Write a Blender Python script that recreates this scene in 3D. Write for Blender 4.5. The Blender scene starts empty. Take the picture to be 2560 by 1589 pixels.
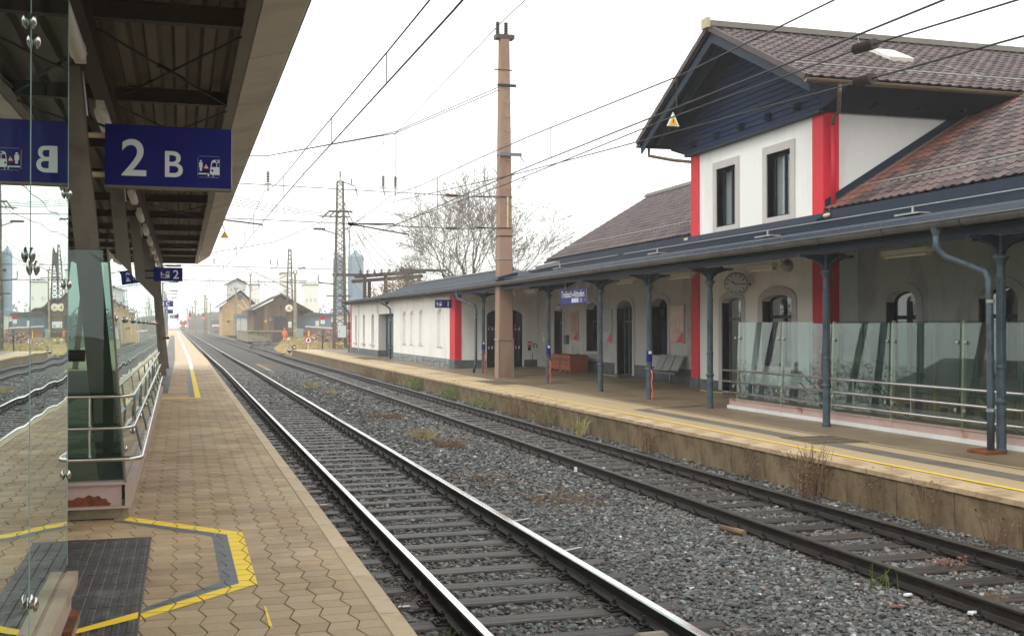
import bpy, bmesh, math, random
import numpy as np
from mathutils import Vector, Matrix
from mathutils.geometry import tessellate_polygon
random.seed(7); rng = np.random.default_rng(11)
sc = bpy.context.scene
col = sc.collection
R = math.radians
# ------------------------------------------------------------------ camera, sky, sun, exposure
CAM_H = 2.23
YAW = 16.642
cd = bpy.data.cameras.new('camera'); cam = bpy.data.objects.new('camera', cd); col.objects.link(cam)
cd.sensor_width = 36.0; cd.lens = 36.0 * 2760 / 2560; cd.clip_start = .05; cd.clip_end = 4000
cam.location = (0, 0, CAM_H); cam.rotation_euler = (R(90 + .446), 0, R(-YAW))
sc.camera = cam
SUN_EL, SUN_AZ = 48., 235.
w = bpy.data.worlds.new('World'); sc.world = w; w.use_nodes = True
wt = w.node_tree; wt.nodes.clear()
wo = wt.nodes.new('ShaderNodeOutputWorld'); wb = wt.nodes.new('ShaderNodeBackground')
sky = wt.nodes.new('ShaderNodeTexSky'); sky.sky_type = 'NISHITA'; sky.sun_disc = False
sky.sun_elevation = R(SUN_EL); sky.sun_rotation = R(SUN_AZ); sky.dust_density = 4; sky.air_density = 1.5
hs = wt.nodes.new('ShaderNodeHueSaturation'); hs.inputs['Saturation'].default_value = .25
mx = wt.nodes.new('ShaderNodeMixRGB'); mx.inputs['Fac'].default_value = .86
mx.inputs['Color2'].default_value = (12.0, 12.1, 11.8, 1)      # even cloud cover over the clear sky
wt.links.new(sky.outputs[0], hs.inputs['Color']); wt.links.new(hs.outputs[0], mx.inputs['Color1'])
wt.links.new(mx.outputs[0], wb.inputs['Color']); wb.inputs['Strength'].default_value = .15
wt.links.new(wb.outputs[0], wo.inputs['Surface'])
sl = bpy.data.lights.new('sun', 'SUN'); sl.energy = 1.2; sl.angle = R(25); sl.color = (1, .97, .92)
so = bpy.data.objects.new('sun', sl); col.objects.link(so)
_a, _e = R(SUN_AZ), R(SUN_EL)
_d = Vector((math.sin(_a) * math.cos(_e), math.cos(_a) * math.cos(_e), math.sin(_e)))
so.rotation_euler = (-_d).to_track_quat('-Z', 'Y').to_euler(); so.location = (0, 0, 60)
sc.view_settings.view_transform = 'Standard'; sc.view_settings.look = 'None'
sc.view_settings.exposure = 0.1; sc.view_settings.gamma = 1.0; sc.view_settings.use_curve_mapping = False
sc.cycles.max_bounces = 8; sc.cycles.transparent_max_bounces = 16; sc.cycles.volume_bounces = 1
sc.cycles.use_adaptive_sampling = True; sc.cycles.adaptive_threshold = .02
sc.cycles.use_denoising = True; sc.cycles.sample_clamp_indirect = 6

# ------------------------------------------------------------------ materials
MATS = {}
def mat(name, c, rough=.75, metal=0., var=.12, vs=2.5, bump=0., bs=60., rnd=0., spec=.5, c2=None, c2s=1.2, c2t=(.5, .62), stretch=None, attr=None, coat=0., wet=None):
    """procedural material: base colour, two noise scales, optional second colour in patches, optional per-object variation"""
    m = bpy.data.materials.new(name); m.use_nodes = True; nt = m.node_tree; N = nt.nodes; L = nt.links
    p = N['Principled BSDF']; p.inputs['Roughness'].default_value = rough; p.inputs['Metallic'].default_value = metal
    p.inputs['Specular IOR Level'].default_value = spec
    if coat: p.inputs['Coat Weight'].default_value = coat; p.inputs['Coat Roughness'].default_value = .15
    tc = N.new('ShaderNodeTexCoord'); src = tc.outputs['Object']
    if stretch:
        mp = N.new('ShaderNodeMapping'); mp.inputs['Scale'].default_value = stretch; L.new(src, mp.inputs['Vector']); src = mp.outputs[0]
    def noise(s, d=5., r=.6):
        n = N.new('ShaderNodeTexNoise'); n.inputs['Scale'].default_value = s; n.inputs['Detail'].default_value = d; n.inputs['Roughness'].default_value = r
        L.new(src, n.inputs['Vector']); return n
    n1 = noise(vs)
    base = None
    if attr:
        at = N.new('ShaderNodeAttribute'); at.attribute_name = attr; base = at.outputs['Color']
    def mixc(fac, a, b, mode='MIX'):
        x = N.new('ShaderNodeMixRGB'); x.blend_type = mode
        for k, v in (('Fac', fac), ('Color1', a), ('Color2', b)):
            if hasattr(v, 'is_output'): L.new(v, x.inputs[k])
            elif k == 'Fac': x.inputs[k].default_value = v
            else: x.inputs[k].default_value = (*v, 1)
        return x.outputs[0]
    if base is None:
        rp = N.new('ShaderNodeValToRGB'); rp.color_ramp.elements[0].position = .3; rp.color_ramp.elements[1].position = .7
        rp.color_ramp.elements[0].color = (*[max(0, x * (1 - var)) for x in c], 1)
        rp.color_ramp.elements[1].color = (*[min(1, x * (1 + var)) for x in c], 1)
        L.new(n1.outputs['Fac'], rp.inputs['Fac']); base = rp.outputs[0]
    if c2:
        n2 = noise(c2s, 8., .65); mr = N.new('ShaderNodeMapRange'); mr.inputs['From Min'].default_value = c2t[0]; mr.inputs['From Max'].default_value = c2t[1]
        L.new(n2.outputs['Fac'], mr.inputs['Value']); base = mixc(mr.outputs[0], base, c2)
    n3 = noise(vs * 14, 3.); fr = N.new('ShaderNodeMapRange'); fr.inputs['To Min'].default_value = 1 - var * .6; fr.inputs['To Max'].default_value = 1 + var * .6
    L.new(n3.outputs['Fac'], fr.inputs['Value']); base = mixc(1., base, fr.outputs[0], 'MULTIPLY')
    if rnd:
        oi = N.new('ShaderNodeObjectInfo'); rr = N.new('ShaderNodeMapRange'); rr.inputs['To Min'].default_value = 1 - rnd; rr.inputs['To Max'].default_value = 1 + rnd
        L.new(oi.outputs['Random'], rr.inputs['Value']); base = mixc(1., base, rr.outputs[0], 'MULTIPLY')
    L.new(base, p.inputs['Base Color'])
    if wet:
        nw = noise(wet[0], 4.); mw = N.new('ShaderNodeMapRange'); mw.inputs['From Min'].default_value = .35; mw.inputs['From Max'].default_value = .65
        mw.inputs['To Min'].default_value = wet[1]; mw.inputs['To Max'].default_value = rough
        L.new(nw.outputs['Fac'], mw.inputs['Value']); L.new(mw.outputs[0], p.inputs['Roughness'])
    if bump:
        nb = noise(bs, 4.); b = N.new('ShaderNodeBump'); b.inputs['Strength'].default_value = bump; b.inputs['Distance'].default_value = .02
        L.new(nb.outputs['Fac'], b.inputs['Height']); L.new(b.outputs[0], p.inputs['Normal'])
    MATS[name] = m; return m
def glass(name, tint=(.8, .9, .87), wave=0., ior=1.5, rough=0., wscale=3., dirt=.0, mul=1.75):
    m = bpy.data.materials.new(name); m.use_nodes = True; nt = m.node_tree; N = nt.nodes; L = nt.links
    N.remove(N['Principled BSDF']); out = N['Material Output']
    tr = N.new('ShaderNodeBsdfTransparent'); tr.inputs['Color'].default_value = (*tint, 1)
    gl = N.new('ShaderNodeBsdfGlossy'); gl.inputs['Roughness'].default_value = rough; gl.inputs['Color'].default_value = (.84, .93, .90, 1)
    fr = N.new('ShaderNodeFresnel'); ge = N.new('ShaderNodeNewGeometry'); im = N.new('ShaderNodeMapRange')   # same reflectance from either side of the pane
    im.inputs['To Min'].default_value = ior; im.inputs['To Max'].default_value = 1 / ior; L.new(ge.outputs['Backfacing'], im.inputs['Value']); L.new(im.outputs[0], fr.inputs['IOR'])
    mu = N.new('ShaderNodeMath'); mu.operation = 'MULTIPLY'; mu.inputs[1].default_value = mul; mu.use_clamp = True   # both faces of the pane reflect
    mix = N.new('ShaderNodeMixShader'); L.new(fr.outputs[0], mu.inputs[0]); L.new(mu.outputs[0], mix.inputs[0])
    L.new(tr.outputs[0], mix.inputs[1]); L.new(gl.outputs[0], mix.inputs[2])
    last = mix
    if dirt:
        df = N.new('ShaderNodeBsdfDiffuse'); df.inputs['Color'].default_value = (.5, .55, .53, 1)
        tc0 = N.new('ShaderNodeTexCoord'); n0 = N.new('ShaderNodeTexNoise'); n0.inputs['Scale'].default_value = 2.2; n0.inputs['Detail'].default_value = 8
        mr = N.new('ShaderNodeMapRange'); mr.inputs['From Min'].default_value = .35; mr.inputs['From Max'].default_value = .75; mr.inputs['To Max'].default_value = dirt
        L.new(tc0.outputs['Object'], n0.inputs['Vector']); L.new(n0.outputs['Fac'], mr.inputs['Value'])
        m2 = N.new('ShaderNodeMixShader'); L.new(mr.outputs[0], m2.inputs[0]); L.new(mix.outputs[0], m2.inputs[1]); L.new(df.outputs[0], m2.inputs[2]); last = m2
    L.new(last.outputs[0], out.inputs['Surface'])
    if wave:
        tc = N.new('ShaderNodeTexCoord'); n = N.new('ShaderNodeTexNoise'); n.inputs['Scale'].default_value = wscale; n.inputs['Detail'].default_value = 1.
        L.new(tc.outputs['Object'], n.inputs['Vector']); b = N.new('ShaderNodeBump'); b.inputs['Strength'].default_value = wave; b.inputs['Distance'].default_value = .02
        L.new(n.outputs['Fac'], b.inputs['Height']); L.new(b.outputs[0], gl.inputs['Normal'])
    MATS[name] = m; return m
def emit(name, c, s):
    m = bpy.data.materials.new(name); m.use_nodes = True; p = m.node_tree.nodes['Principled BSDF']
    p.inputs['Base Color'].default_value = (*c, 1); p.inputs['Emission Color'].default_value = (*c, 1); p.inputs['Emission Strength'].default_value = s
    MATS[name] = m; return m
def srgb(r, g, b): return tuple(((x / 255) / 12.92 if x / 255 <= .04045 else ((x / 255 + .055) / 1.055) ** 2.4) for x in (r, g, b))

for _n, _c, _d in (('paver', (176, 150, 115), (148, 122, 90)), ('paver_dark', (168, 141, 107), (140, 114, 85)), ('paver_pale', (181, 157, 122), (153, 129, 98))):
    mat(_n, srgb(*_c), .7, var=.2, vs=1.3, rnd=.08, c2=srgb(*_d), c2s=.8, c2t=(.46, .66), bump=.3, bs=160, wet=(1.1, .48))
mat('paver_joint', srgb(46, 37, 28), .95, var=.3)
mat('kerb', srgb(188, 165, 132), .7, var=.12, vs=3, rnd=.06, c2=srgb(160, 134, 104), c2s=2.5, bump=.2, bs=120, wet=(2., .5))
mat('yellow_paint', srgb(255, 214, 38), .55, var=.06, vs=6, c2=srgb(196, 160, 60), c2s=9, c2t=(.66, .74))
mat('grey_paint', srgb(92, 100, 108), .5, var=.12, vs=5, c2=srgb(130, 128, 120), c2s=6, c2t=(.6, .7))
mat('tactile_light', srgb(112, 104, 96), .6, var=.12, vs=2, c2=srgb(96, 88, 80), c2s=1.5)
mat('channel', srgb(176, 158, 136), .6, var=.1, vs=3, c2=srgb(150, 130, 110), c2s=2)
mat('tactile', srgb(66, 62, 61), .6, var=.15, vs=5, bump=.2, bs=120, wet=(2, .4), c2=srgb(96, 92, 90), c2s=3)
mat('concrete_wall', srgb(134, 116, 88), .85, var=.26, vs=1.3, rnd=.14, c2=srgb(88, 71, 49), c2s=1.3, c2t=(.42, .6), bump=.4, bs=50)
mat('concrete_old', srgb(150, 140, 118), .9, var=.2, vs=2, c2=srgb(108, 96, 74), c2s=1.5, bump=.5, bs=50)
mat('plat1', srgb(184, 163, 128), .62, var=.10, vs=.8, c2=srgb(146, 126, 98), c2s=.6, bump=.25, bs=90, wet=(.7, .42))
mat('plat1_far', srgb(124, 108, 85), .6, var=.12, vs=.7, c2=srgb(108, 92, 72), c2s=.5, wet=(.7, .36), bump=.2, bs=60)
mat('ground', srgb(110, 102, 88), .95, var=.25, vs=.08, c2=srgb(128, 116, 78), c2s=.05, bump=.5, bs=3)
mat('grassy', srgb(146, 124, 74), .95, var=.25, vs=.4, c2=srgb(110, 104, 58), c2s=.3, bump=.6, bs=6)
mat('ballast', srgb(74, 73, 70), .95, var=.45, vs=9, c2=srgb(78, 66, 54), c2s=.5, c2t=(.5, .7), bump=1., bs=24)
mat('stone', (.2, .2, .2), .5, attr='Col', var=.22, vs=30, bump=.3, bs=90, spec=.5)
mat('rail_side', srgb(34, 29, 26), .55, var=.25, vs=4, c2=srgb(52, 38, 30), c2s=6, spec=.35)
mat('rail_top', (.95, .95, .93), .16, metal=1., var=.03, vs=2, stretch=(8, .4, 1))
mat('rail_top_dull', srgb(84, 80, 72), .4, metal=.7, var=.2, vs=2, stretch=(8, .4, 1))
mat('sleeper', srgb(66, 57, 50), .5, var=.42, vs=5, rnd=.35, stretch=(.5, 9, 3), c2=srgb(34, 28, 25), c2s=1.6, c2t=(.42, .6), bump=.9, bs=9, wet=(1.5, .34))
mat('iron', srgb(30, 27, 26), .5, metal=.1, var=.2, vs=8)
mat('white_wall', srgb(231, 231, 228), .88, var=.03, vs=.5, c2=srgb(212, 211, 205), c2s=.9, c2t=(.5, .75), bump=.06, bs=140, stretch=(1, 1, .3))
mat('white_wall_shade', srgb(190, 190, 186), .88, var=.05, vs=.7, c2=srgb(166, 165, 160), c2s=.9, bump=.06, bs=140, stretch=(1, 1, .4))  # greyer copy of the white wall, under-canopy shade mixed into its colour
mat('red_paint', srgb(212, 34, 54), .65, var=.06, vs=2, c2=srgb(196, 36, 52), c2s=1.2, bump=.08, bs=120, stretch=(1, 1, .3))
mat('trim_grey', srgb(186, 182, 178), .8, var=.05, vs=3)
mat('plinth', srgb(84, 93, 98), .8, var=.12, vs=2, c2=srgb(104, 108, 108), c2s=2, bump=.25, bs=40)
mat('plinth_stone', srgb(128, 134, 134), .8, var=.15, vs=3, rnd=.16, bump=.5, bs=25, c2=srgb(150, 138, 116), c2s=2.5, c2t=(.58, .66))
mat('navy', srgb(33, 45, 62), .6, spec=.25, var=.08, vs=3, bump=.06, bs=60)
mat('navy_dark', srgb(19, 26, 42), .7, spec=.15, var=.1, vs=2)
mat('navy_wood', srgb(29, 43, 68), .7, spec=.15, var=.1, vs=3, rnd=.08, stretch=(1, 1, 8))
mat('canopy_metal', srgb(30, 42, 57), .75, var=.2, vs=1.2, spec=.15, wet=(1.2, .55))
mat('gutter', srgb(92, 92, 92), .45, metal=.4, var=.12, vs=3, c2=srgb(76, 78, 80), c2s=2)
mat('copper', srgb(122, 106, 82), .45, metal=.6, var=.15, vs=4)
mat('tile', srgb(74, 59, 59), .6, var=.16, vs=4, rnd=.2, c2=srgb(58, 47, 49), c2s=3, bump=.15, bs=60)
mat('tile_light', srgb(90, 73, 71), .55, var=.16, vs=4, rnd=.18, c2=srgb(76, 62, 61), c2s=3)
mat('tile_red', srgb(122, 76, 62), .6, var=.14, vs=4, rnd=.16, c2=srgb(100, 68, 60), c2s=3)
mat('ridge_metal', srgb(100, 95, 87), .5, metal=.4, var=.12, vs=2)
mat('steel_post', srgb(118, 110, 96), .5, metal=.15, var=.08, vs=1.5, c2=srgb(96, 86, 76), c2s=1)
mat('bar_dark', srgb(98, 106, 116), .5, metal=.3, var=.1)
mat('steel_bluegrey', srgb(112, 118, 122), .45, metal=.3, var=.08)
mat('stainless', (.62, .60, .57), .24, metal=1., var=.05, vs=4)
mat('galvanised', srgb(168, 170, 168), .42, metal=.7, var=.1, vs=6)
mat('beam_pink', srgb(178, 154, 146), .6, var=.1, vs=2, c2=srgb(140, 78, 42), c2s=1.6, c2t=(.6, .7))
mat('rust', srgb(120, 64, 34), .85, var=.3, vs=6, c2=srgb(70, 40, 26), c2s=5)
mat('olive_steel', srgb(176, 166, 132), .5, metal=.2, var=.08)
mat('roof_deck', srgb(112, 102, 90), .6, var=.18, vs=.7, c2=srgb(96, 86, 74), c2s=.8, stretch=(3, .5, 1))
mat('roof_beam', srgb(70, 60, 54), .6, var=.15, vs=1.5)
mat('fascia', srgb(226, 216, 200), .5, var=.07, vs=.8, c2=srgb(206, 196, 180), c2s=.7, rnd=.04)
mat('cream', srgb(214, 196, 160), .6, var=.08)
mat('lamp_white', srgb(226, 224, 214), .4, var=.04)
mat('sign_blue', srgb(14, 20, 112), .5, var=.03, vs=2, spec=.2)
mat('sign_white', srgb(226, 232, 232), .4, var=.02)
mat('sign_red', srgb(208, 40, 46), .45, var=.03)
mat('sign_yellow', srgb(240, 178, 40), .45, var=.03)
mat('sign_black', srgb(18, 18, 20), .5, var=.03)
mat('concrete_mast', srgb(154, 126, 107), .85, var=.10, vs=1.2, c2=srgb(132, 102, 86), c2s=.8, c2t=(.5, .66), bump=.35, bs=45, stretch=(1, 1, .35))
mat('wire', srgb(40, 40, 40), .6, var=.1)
mat('insulator', srgb(70, 62, 58), .35, var=.1)
mat('lattice', srgb(104, 98, 86), .6, metal=.25, var=.2, vs=1.2, c2=srgb(92, 84, 70), c2s=.8)
mat('lattice_dark', srgb(74, 66, 56), .6, metal=.2, var=.2, vs=1.2)
mat('bark', srgb(72, 64, 55), .95, var=.25, vs=3)
mat('twig', srgb(108, 100, 90), .95, var=.2, vs=3)
mat('leaf_brown', srgb(120, 98, 58), .9, var=.3, vs=4)
mat('leaf_green', srgb(92, 112, 52), .9, var=.3, vs=4, attr=None)
mat('dry_grass', srgb(164, 148, 100), .95, var=.25, vs=4)
mat('dry_weed', srgb(112, 88, 66), .95, var=.3, vs=4)
mat('wood_brown', srgb(150, 82, 50), .7, var=.2, vs=3, rnd=.12, stretch=(1, 6, 6))
mat('wood_old', srgb(104, 82, 66), .9, var=.2, vs=1.5, rnd=.14, stretch=(3, 3, .4), c2=srgb(128, 104, 74), c2s=.5)
mat('tan_wall', srgb(196, 164, 118), .9, var=.1, vs=.6, c2=srgb(176, 148, 112), c2s=.4)
mat('pale_wall', srgb(214, 216, 216), .9, var=.06, vs=.5, c2=srgb(190, 192, 192), c2s=.4)
mat('slate', srgb(84, 80, 72), .95, spec=.1, var=.15, vs=1)
mat('blue_grey', srgb(104, 124, 142), .7, var=.1, vs=.6)
mat('silo_blue', srgb(124, 146, 164), .5, metal=.3, var=.08, vs=.8, stretch=(3, 3, .2))
mat('door_grey', srgb(96, 106, 112), .55, var=.06)
mat('door_pale', srgb(204, 212, 210), .6, var=.04)
mat('dark_glass', (.012, .014, .017), .06, var=.02, spec=.8)
mat('interior', srgb(60, 58, 56), .9)
mat('curtain', srgb(216, 216, 212), .9, var=.08, stretch=(12, 12, .5))
mat('orange', srgb(255, 104, 32), .7, var=.08)
mat('reflective', srgb(214, 218, 200), .4)
mat('skin', srgb(190, 132, 100), .6, var=.05)
mat('black_cloth', srgb(24, 24, 27), .8, var=.1)
mat('navy_cloth', srgb(30, 38, 66), .85, var=.1)
mat('hose_orange', srgb(228, 110, 60), .5, var=.05)
mat('poster', srgb(190, 156, 136), .35, var=.2, vs=9)
mat('poster_blue', srgb(168, 184, 186), .35, var=.14, vs=9)
mat('poster_face', srgb(196, 160, 142), .35, var=.3, vs=3.5)
mat('loco_red', srgb(206, 40, 36), .4, var=.06)
mat('loco_white', srgb(226, 222, 216), .4, var=.06)
mat('manhole', srgb(100, 87, 70), .7, var=.2)
mat('moss', srgb(120, 122, 60), .95, var=.3)
mat('firewood', srgb(158, 126, 104), .9, var=.25, vs=4, rnd=.25)
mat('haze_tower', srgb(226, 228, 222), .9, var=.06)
mat('treeline', srgb(92, 100, 92), .95, var=.3, vs=.5)
mat('tank', srgb(150, 178, 176), .5, var=.06)
glass('glass_near', (.28, .42, .38), wave=.09, wscale=1.1, dirt=.05, mul=2.2)
glass('glass_screen', (.45, .58, .54), wave=.09, wscale=1.2, dirt=.04, mul=2.2)
glass('glass_end', (.21, .35, .30), wave=.03, dirt=.04)
glass('glass_p1', (.46, .62, .60), wave=.03, wscale=1.0, dirt=.04, mul=1.8)
glass('pane', (.62, .66, .66), wave=.02)
mat('house_wall', srgb(150, 138, 120), .9, var=.08)
mat('frame_wood', srgb(74, 60, 52), .95, var=.2, vs=1.5, stretch=(2, 2, .5))
emit('headlight', (1, .93, .8), 14.)
emit('signal_red', (1, .08, .05), 5.)

# ------------------------------------------------------------------ geometry helpers
ORG = {}
def _link(o, parent, org):
    col.objects.link(o)
    if parent is not None:
        o.parent = parent; po = ORG[parent.name]; o.location = Vector(org) - Vector(po)
    else: o.location = org
    ORG[o.name] = tuple(org)
    return o
def thing(name, label, cat, at=(0, 0, 0), group=None):
    o = bpy.data.objects.new(name, None); o.empty_display_size = .3; _link(o, None, at)
    tag(o, label, cat, group); return o
def tag(o, label=None, cat=None, group=None, kind=None):
    if label: o['label'] = label
    if cat: o['category'] = cat
    if group: o['group'] = group
    if kind: o['kind'] = kind
    return o
def part(name, parent):
    o = bpy.data.objects.new(name, None); o.empty_display_size = .1
    return _link(o, parent, ORG[parent.name])
class MB:
    def __init__(s): s.v = []; s.f = []
    def add(s, vs, fs):
        n = len(s.v); s.v.extend(tuple(p) for p in vs); s.f.extend(tuple(i + n for i in f) for f in fs); return s
    def box(s, x0, x1, y0, y1, z0, z1):
        return s.add([(x0, y0, z0), (x1, y0, z0), (x1, y1, z0), (x0, y1, z0), (x0, y0, z1), (x1, y0, z1), (x1, y1, z1), (x0, y1, z1)],
                     [(0, 3, 2, 1), (4, 5, 6, 7), (0, 1, 5, 4), (1, 2, 6, 5), (2, 3, 7, 6), (3, 0, 4, 7)])
    def bev(s, x0, x1, y0, y1, z0, z1, b):
        """box with its top edges chamfered"""
        vs = [(x0, y0, z0), (x1, y0, z0), (x1, y1, z0), (x0, y1, z0), (x0, y0, z1 - b), (x1, y0, z1 - b), (x1, y1, z1 - b), (x0, y1, z1 - b),
              (x0 + b, y0 + b, z1), (x1 - b, y0 + b, z1), (x1 - b, y1 - b, z1), (x0 + b, y1 - b, z1)]
        return s.add(vs, [(0, 3, 2, 1), (8, 9, 10, 11)] + [(i, (i + 1) % 4, 4 + (i + 1) % 4, 4 + i) for i in range(4)] + [(4 + i, 4 + (i + 1) % 4, 8 + (i + 1) % 4, 8 + i) for i in range(4)])
    def quad(s, a, b, c, d): return s.add([a, b, c, d], [(0, 1, 2, 3)])
    def poly(s, pts): return s.add(pts, [tuple(range(len(pts)))])
    def tube(s, p, q, r, n=6, r2=None, caps=True):
        p, q = Vector(p), Vector(q); d = q - p
        if d.length < 1e-6: return s
        d.normalize(); a = d.orthogonal().normalized() if abs(d.z) > .999 else Vector((0, 0, 1)).cross(d).normalized(); b = d.cross(a)
        r2 = r if r2 is None else r2; vs = []
        for c, rr in ((p, r), (q, r2)):
            for i in range(n):
                t = 2 * math.pi * i / n; vs.append(c + (a * math.cos(t) + b * math.sin(t)) * rr)
        fs = [(i, (i + 1) % n, n + (i + 1) % n, n + i) for i in range(n)]
        if caps: fs += [tuple(range(n - 1, -1, -1)), tuple(range(n, 2 * n))]
        return s.add(vs, fs)
    def path(s, pts, r, n=6):
        pts = [Vector(p) for p in pts]; vs = []; m = len(pts); a0 = None
        for k, p in enumerate(pts):
            d = (pts[min(k + 1, m - 1)] - pts[max(k - 1, 0)]).normalized()
            if a0 is None: a0 = d.orthogonal().normalized()
            a = (a0 - d * a0.dot(d)).normalized(); a0 = a; b = d.cross(a)
            rr = r[k] if isinstance(r, (list, tuple)) else r
            for i in range(n):
                t = 2 * math.pi * i / n; vs.append(p + (a * math.cos(t) + b * math.sin(t)) * rr)
        fs = [(k * n + i, k * n + (i + 1) % n, (k + 1) * n + (i + 1) % n, (k + 1) * n + i) for k in range(m - 1) for i in range(n)]
        fs += [tuple(range(n - 1, -1, -1)), tuple(range((m - 1) * n, m * n))]
        return s.add(vs, fs)
    def lathe(s, prof, at=(0, 0, 0), n=12, axis='z'):
        vs = []
        for r, h in prof:
            for i in range(n):
                t = 2 * math.pi * i / n; x, y = r * math.cos(t), r * math.sin(t)
                p = (x, y, h) if axis == 'z' else ((x, h, y) if axis == 'y' else (h, x, y))
                vs.append((p[0] + at[0], p[1] + at[1], p[2] + at[2]))
        m = len(prof)
        fs = [(k * n + i, k * n + (i + 1) % n, (k + 1) * n + (i + 1) % n, (k + 1) * n + i) for k in range(m - 1) for i in range(n)]
        fs += [tuple(range(n - 1, -1, -1)), tuple(range((m - 1) * n, m * n))]
        return s.add(vs, fs)
    def prism(s, pts, ext):
        """closed 3D polygon pts swept by vector ext"""
        n = len(pts); e = Vector(ext); vs = [Vector(p) for p in pts] + [Vector(p) + e for p in pts]
        tri = tessellate_polygon([[Vector(p) for p in pts]])
        fs = [tuple(t) for t in tri] + [tuple(i + n for i in reversed(t)) for t in tri] + [(i, (i + 1) % n, n + (i + 1) % n, n + i) for i in range(n)]
        return s.add(vs, fs)
    def sheet(s, outer, holes, fn, depth=None):
        """2D polygon with holes mapped by fn(a,b)->3D; depth vector gives reveals round the holes"""
        loops = [outer] + list(holes); flat = [p for l in loops for p in l]
        tri = tessellate_polygon([[Vector((a, b, 0)) for a, b in l] for l in loops])
        s.add([fn(a, b) for a, b in flat], [tuple(t) for t in tri])
        if depth is not None:
            e = Vector(depth)
            for h in holes:
                q = [Vector(fn(a, b)) for a, b in h]; n = len(q)
                s.add(q + [x + e for x in q], [(i, (i + 1) % n, n + (i + 1) % n, n + i) for i in range(n)])
        return s
    def build(s, name, m, parent=None, at=None, smooth=False, fixn=True):
        return mk(name, s.v, s.f, m, parent, at, smooth, fixn)
def mk(name, v, f, m, parent=None, at=None, smooth=False, fixn=True):
    if at is None:
        if parent is not None: at = ORG[parent.name]
        else:
            a = np.array(v); at = tuple((float((a[:, 0].min() + a[:, 0].max()) / 2), float((a[:, 1].min() + a[:, 1].max()) / 2), float(a[:, 2].min())))
    me = bpy.data.meshes.new(name); ax, ay, az = at
    me.from_pydata([(x - ax, y - ay, z - az) for x, y, z in v], [], f)
    if fixn:
        b = bmesh.new(); b.from_mesh(me); bmesh.ops.recalc_face_normals(b, faces=b.faces); b.to_mesh(me); b.free()
    if smooth: me.polygons.foreach_set('use_smooth', [True] * len(me.polygons))
    me.materials.append(MATS[m] if isinstance(m, str) else m)
    o = bpy.data.objects.new(name, me); _link(o, parent, at)
    return o
def piece(name, me, parent, M):
    """light copy: an object that shares a mesh, placed by matrix M in world space"""
    o = bpy.data.objects.new(name, me); col.objects.link(o); o.parent = parent
    o.matrix_local = Matrix.Translation(-Vector(ORG[parent.name])) @ M
    return o
def mesh_only(mb, name, m, smooth=False):
    me = bpy.data.meshes.new(name); me.from_pydata(mb.v, [], mb.f)
    b = bmesh.new(); b.from_mesh(me); bmesh.ops.recalc_face_normals(b, faces=b.faces); b.to_mesh(me); b.free()
    if smooth: me.polygons.foreach_set('use_smooth', [True] * len(me.polygons))
    me.materials.append(MATS[m]); return me
def copy_tree(o, loc, parent=None):
    c = o.copy(); col.objects.link(c)
    if parent is not None: c.parent = parent
    if loc is not None: c.location = loc; ORG[c.name] = tuple(loc)
    for ch in o.children: copy_tree(ch, None, c)
    return c
def joined(mb, Ms):
    """merge transformed copies of one small mesh into vertex and face lists (fast)"""
    v = np.array(mb.v, float); v = np.hstack([v, np.ones((len(v), 1))]); V = []; F = []; k = 0
    for M in Ms:
        V.append((v @ np.array(M).T)[:, :3]); F += [tuple(i + k for i in f) for f in mb.f]; k += len(v)
    return [tuple(p) for p in np.vstack(V)], F
def struct(o): o['kind'] = 'structure'; return o
def warp(y): return (-.0065 * max(0, y - 60), .002 * max(0, y - 80))
def text_mesh(txt, size, m, name, M, parent, bold=0., sx=1.):
    cu = bpy.data.curves.new(name, 'FONT'); cu.body = txt; cu.size = size; cu.offset = bold; cu.align_x = 'LEFT'
    t = bpy.data.objects.new(name + '_tmp', cu); col.objects.link(t)
    dg = bpy.context.evaluated_depsgraph_get(); me = bpy.data.meshes.new_from_object(t.evaluated_get(dg))
    bpy.data.objects.remove(t); me.name = name; me.materials.clear(); me.materials.append(MATS[m])
    me.transform(Matrix.Diagonal((sx, 1, 1, 1)))
    return piece(name, me, parent, M)
def arch(a0, a1, b0, bs, rise, n=8):
    """opening outline: straight sides from b0 to bs, segmental arch of the given rise"""
    pts = [(a0, b0), (a1, b0)]; c = (a0 + a1) / 2; h = (a1 - a0) / 2
    for i in range(n + 1):
        t = math.pi * i / n; pts.append((c + h * math.cos(t), bs + rise * math.sin(t)))
    return pts
HAZE = .0010
# ------------------------------------------------------------------ ground, ballast, terrain
YS = [3, 20, 40, 60, 80, 97, 110, 125, 140, 160, 180, 200, 230, 260, 300, 350, 400, 460, 520]
def strip(name, prof, ys, m, useWarp=True):
    """long sheet: cross profile [(x,z)] carried along ys"""
    v = []; f = []; n = len(prof)
    for y in ys:
        dx, dz = warp(y) if useWarp else (0, 0)
        v += [(x + dx, y, z + dz) for x, z in prof]
    for k in range(len(ys) - 1):
        for i in range(n - 1): f.append((k * n + i, k * n + i + 1, (k + 1) * n + i + 1, (k + 1) * n + i))
    return mk(name, v, f, m, at=(0, 0, 0), fixn=False)
gx = [-900, -300, -100, -30, -8, 0, 10, 30, 100, 300, 900]; gy = [-300, -50, 0, 40, 80, 150, 250, 400, 600, 900]
struct(mk('ground', [(x, y, -.75 + .002 * max(0, y - 80)) for y in gy for x in gx],
          [(j * 11 + i, j * 11 + i + 1, (j + 1) * 11 + i + 1, (j + 1) * 11 + i) for j in range(9) for i in range(10)], 'ground', at=(0, 0, 0), fixn=False))
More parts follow.
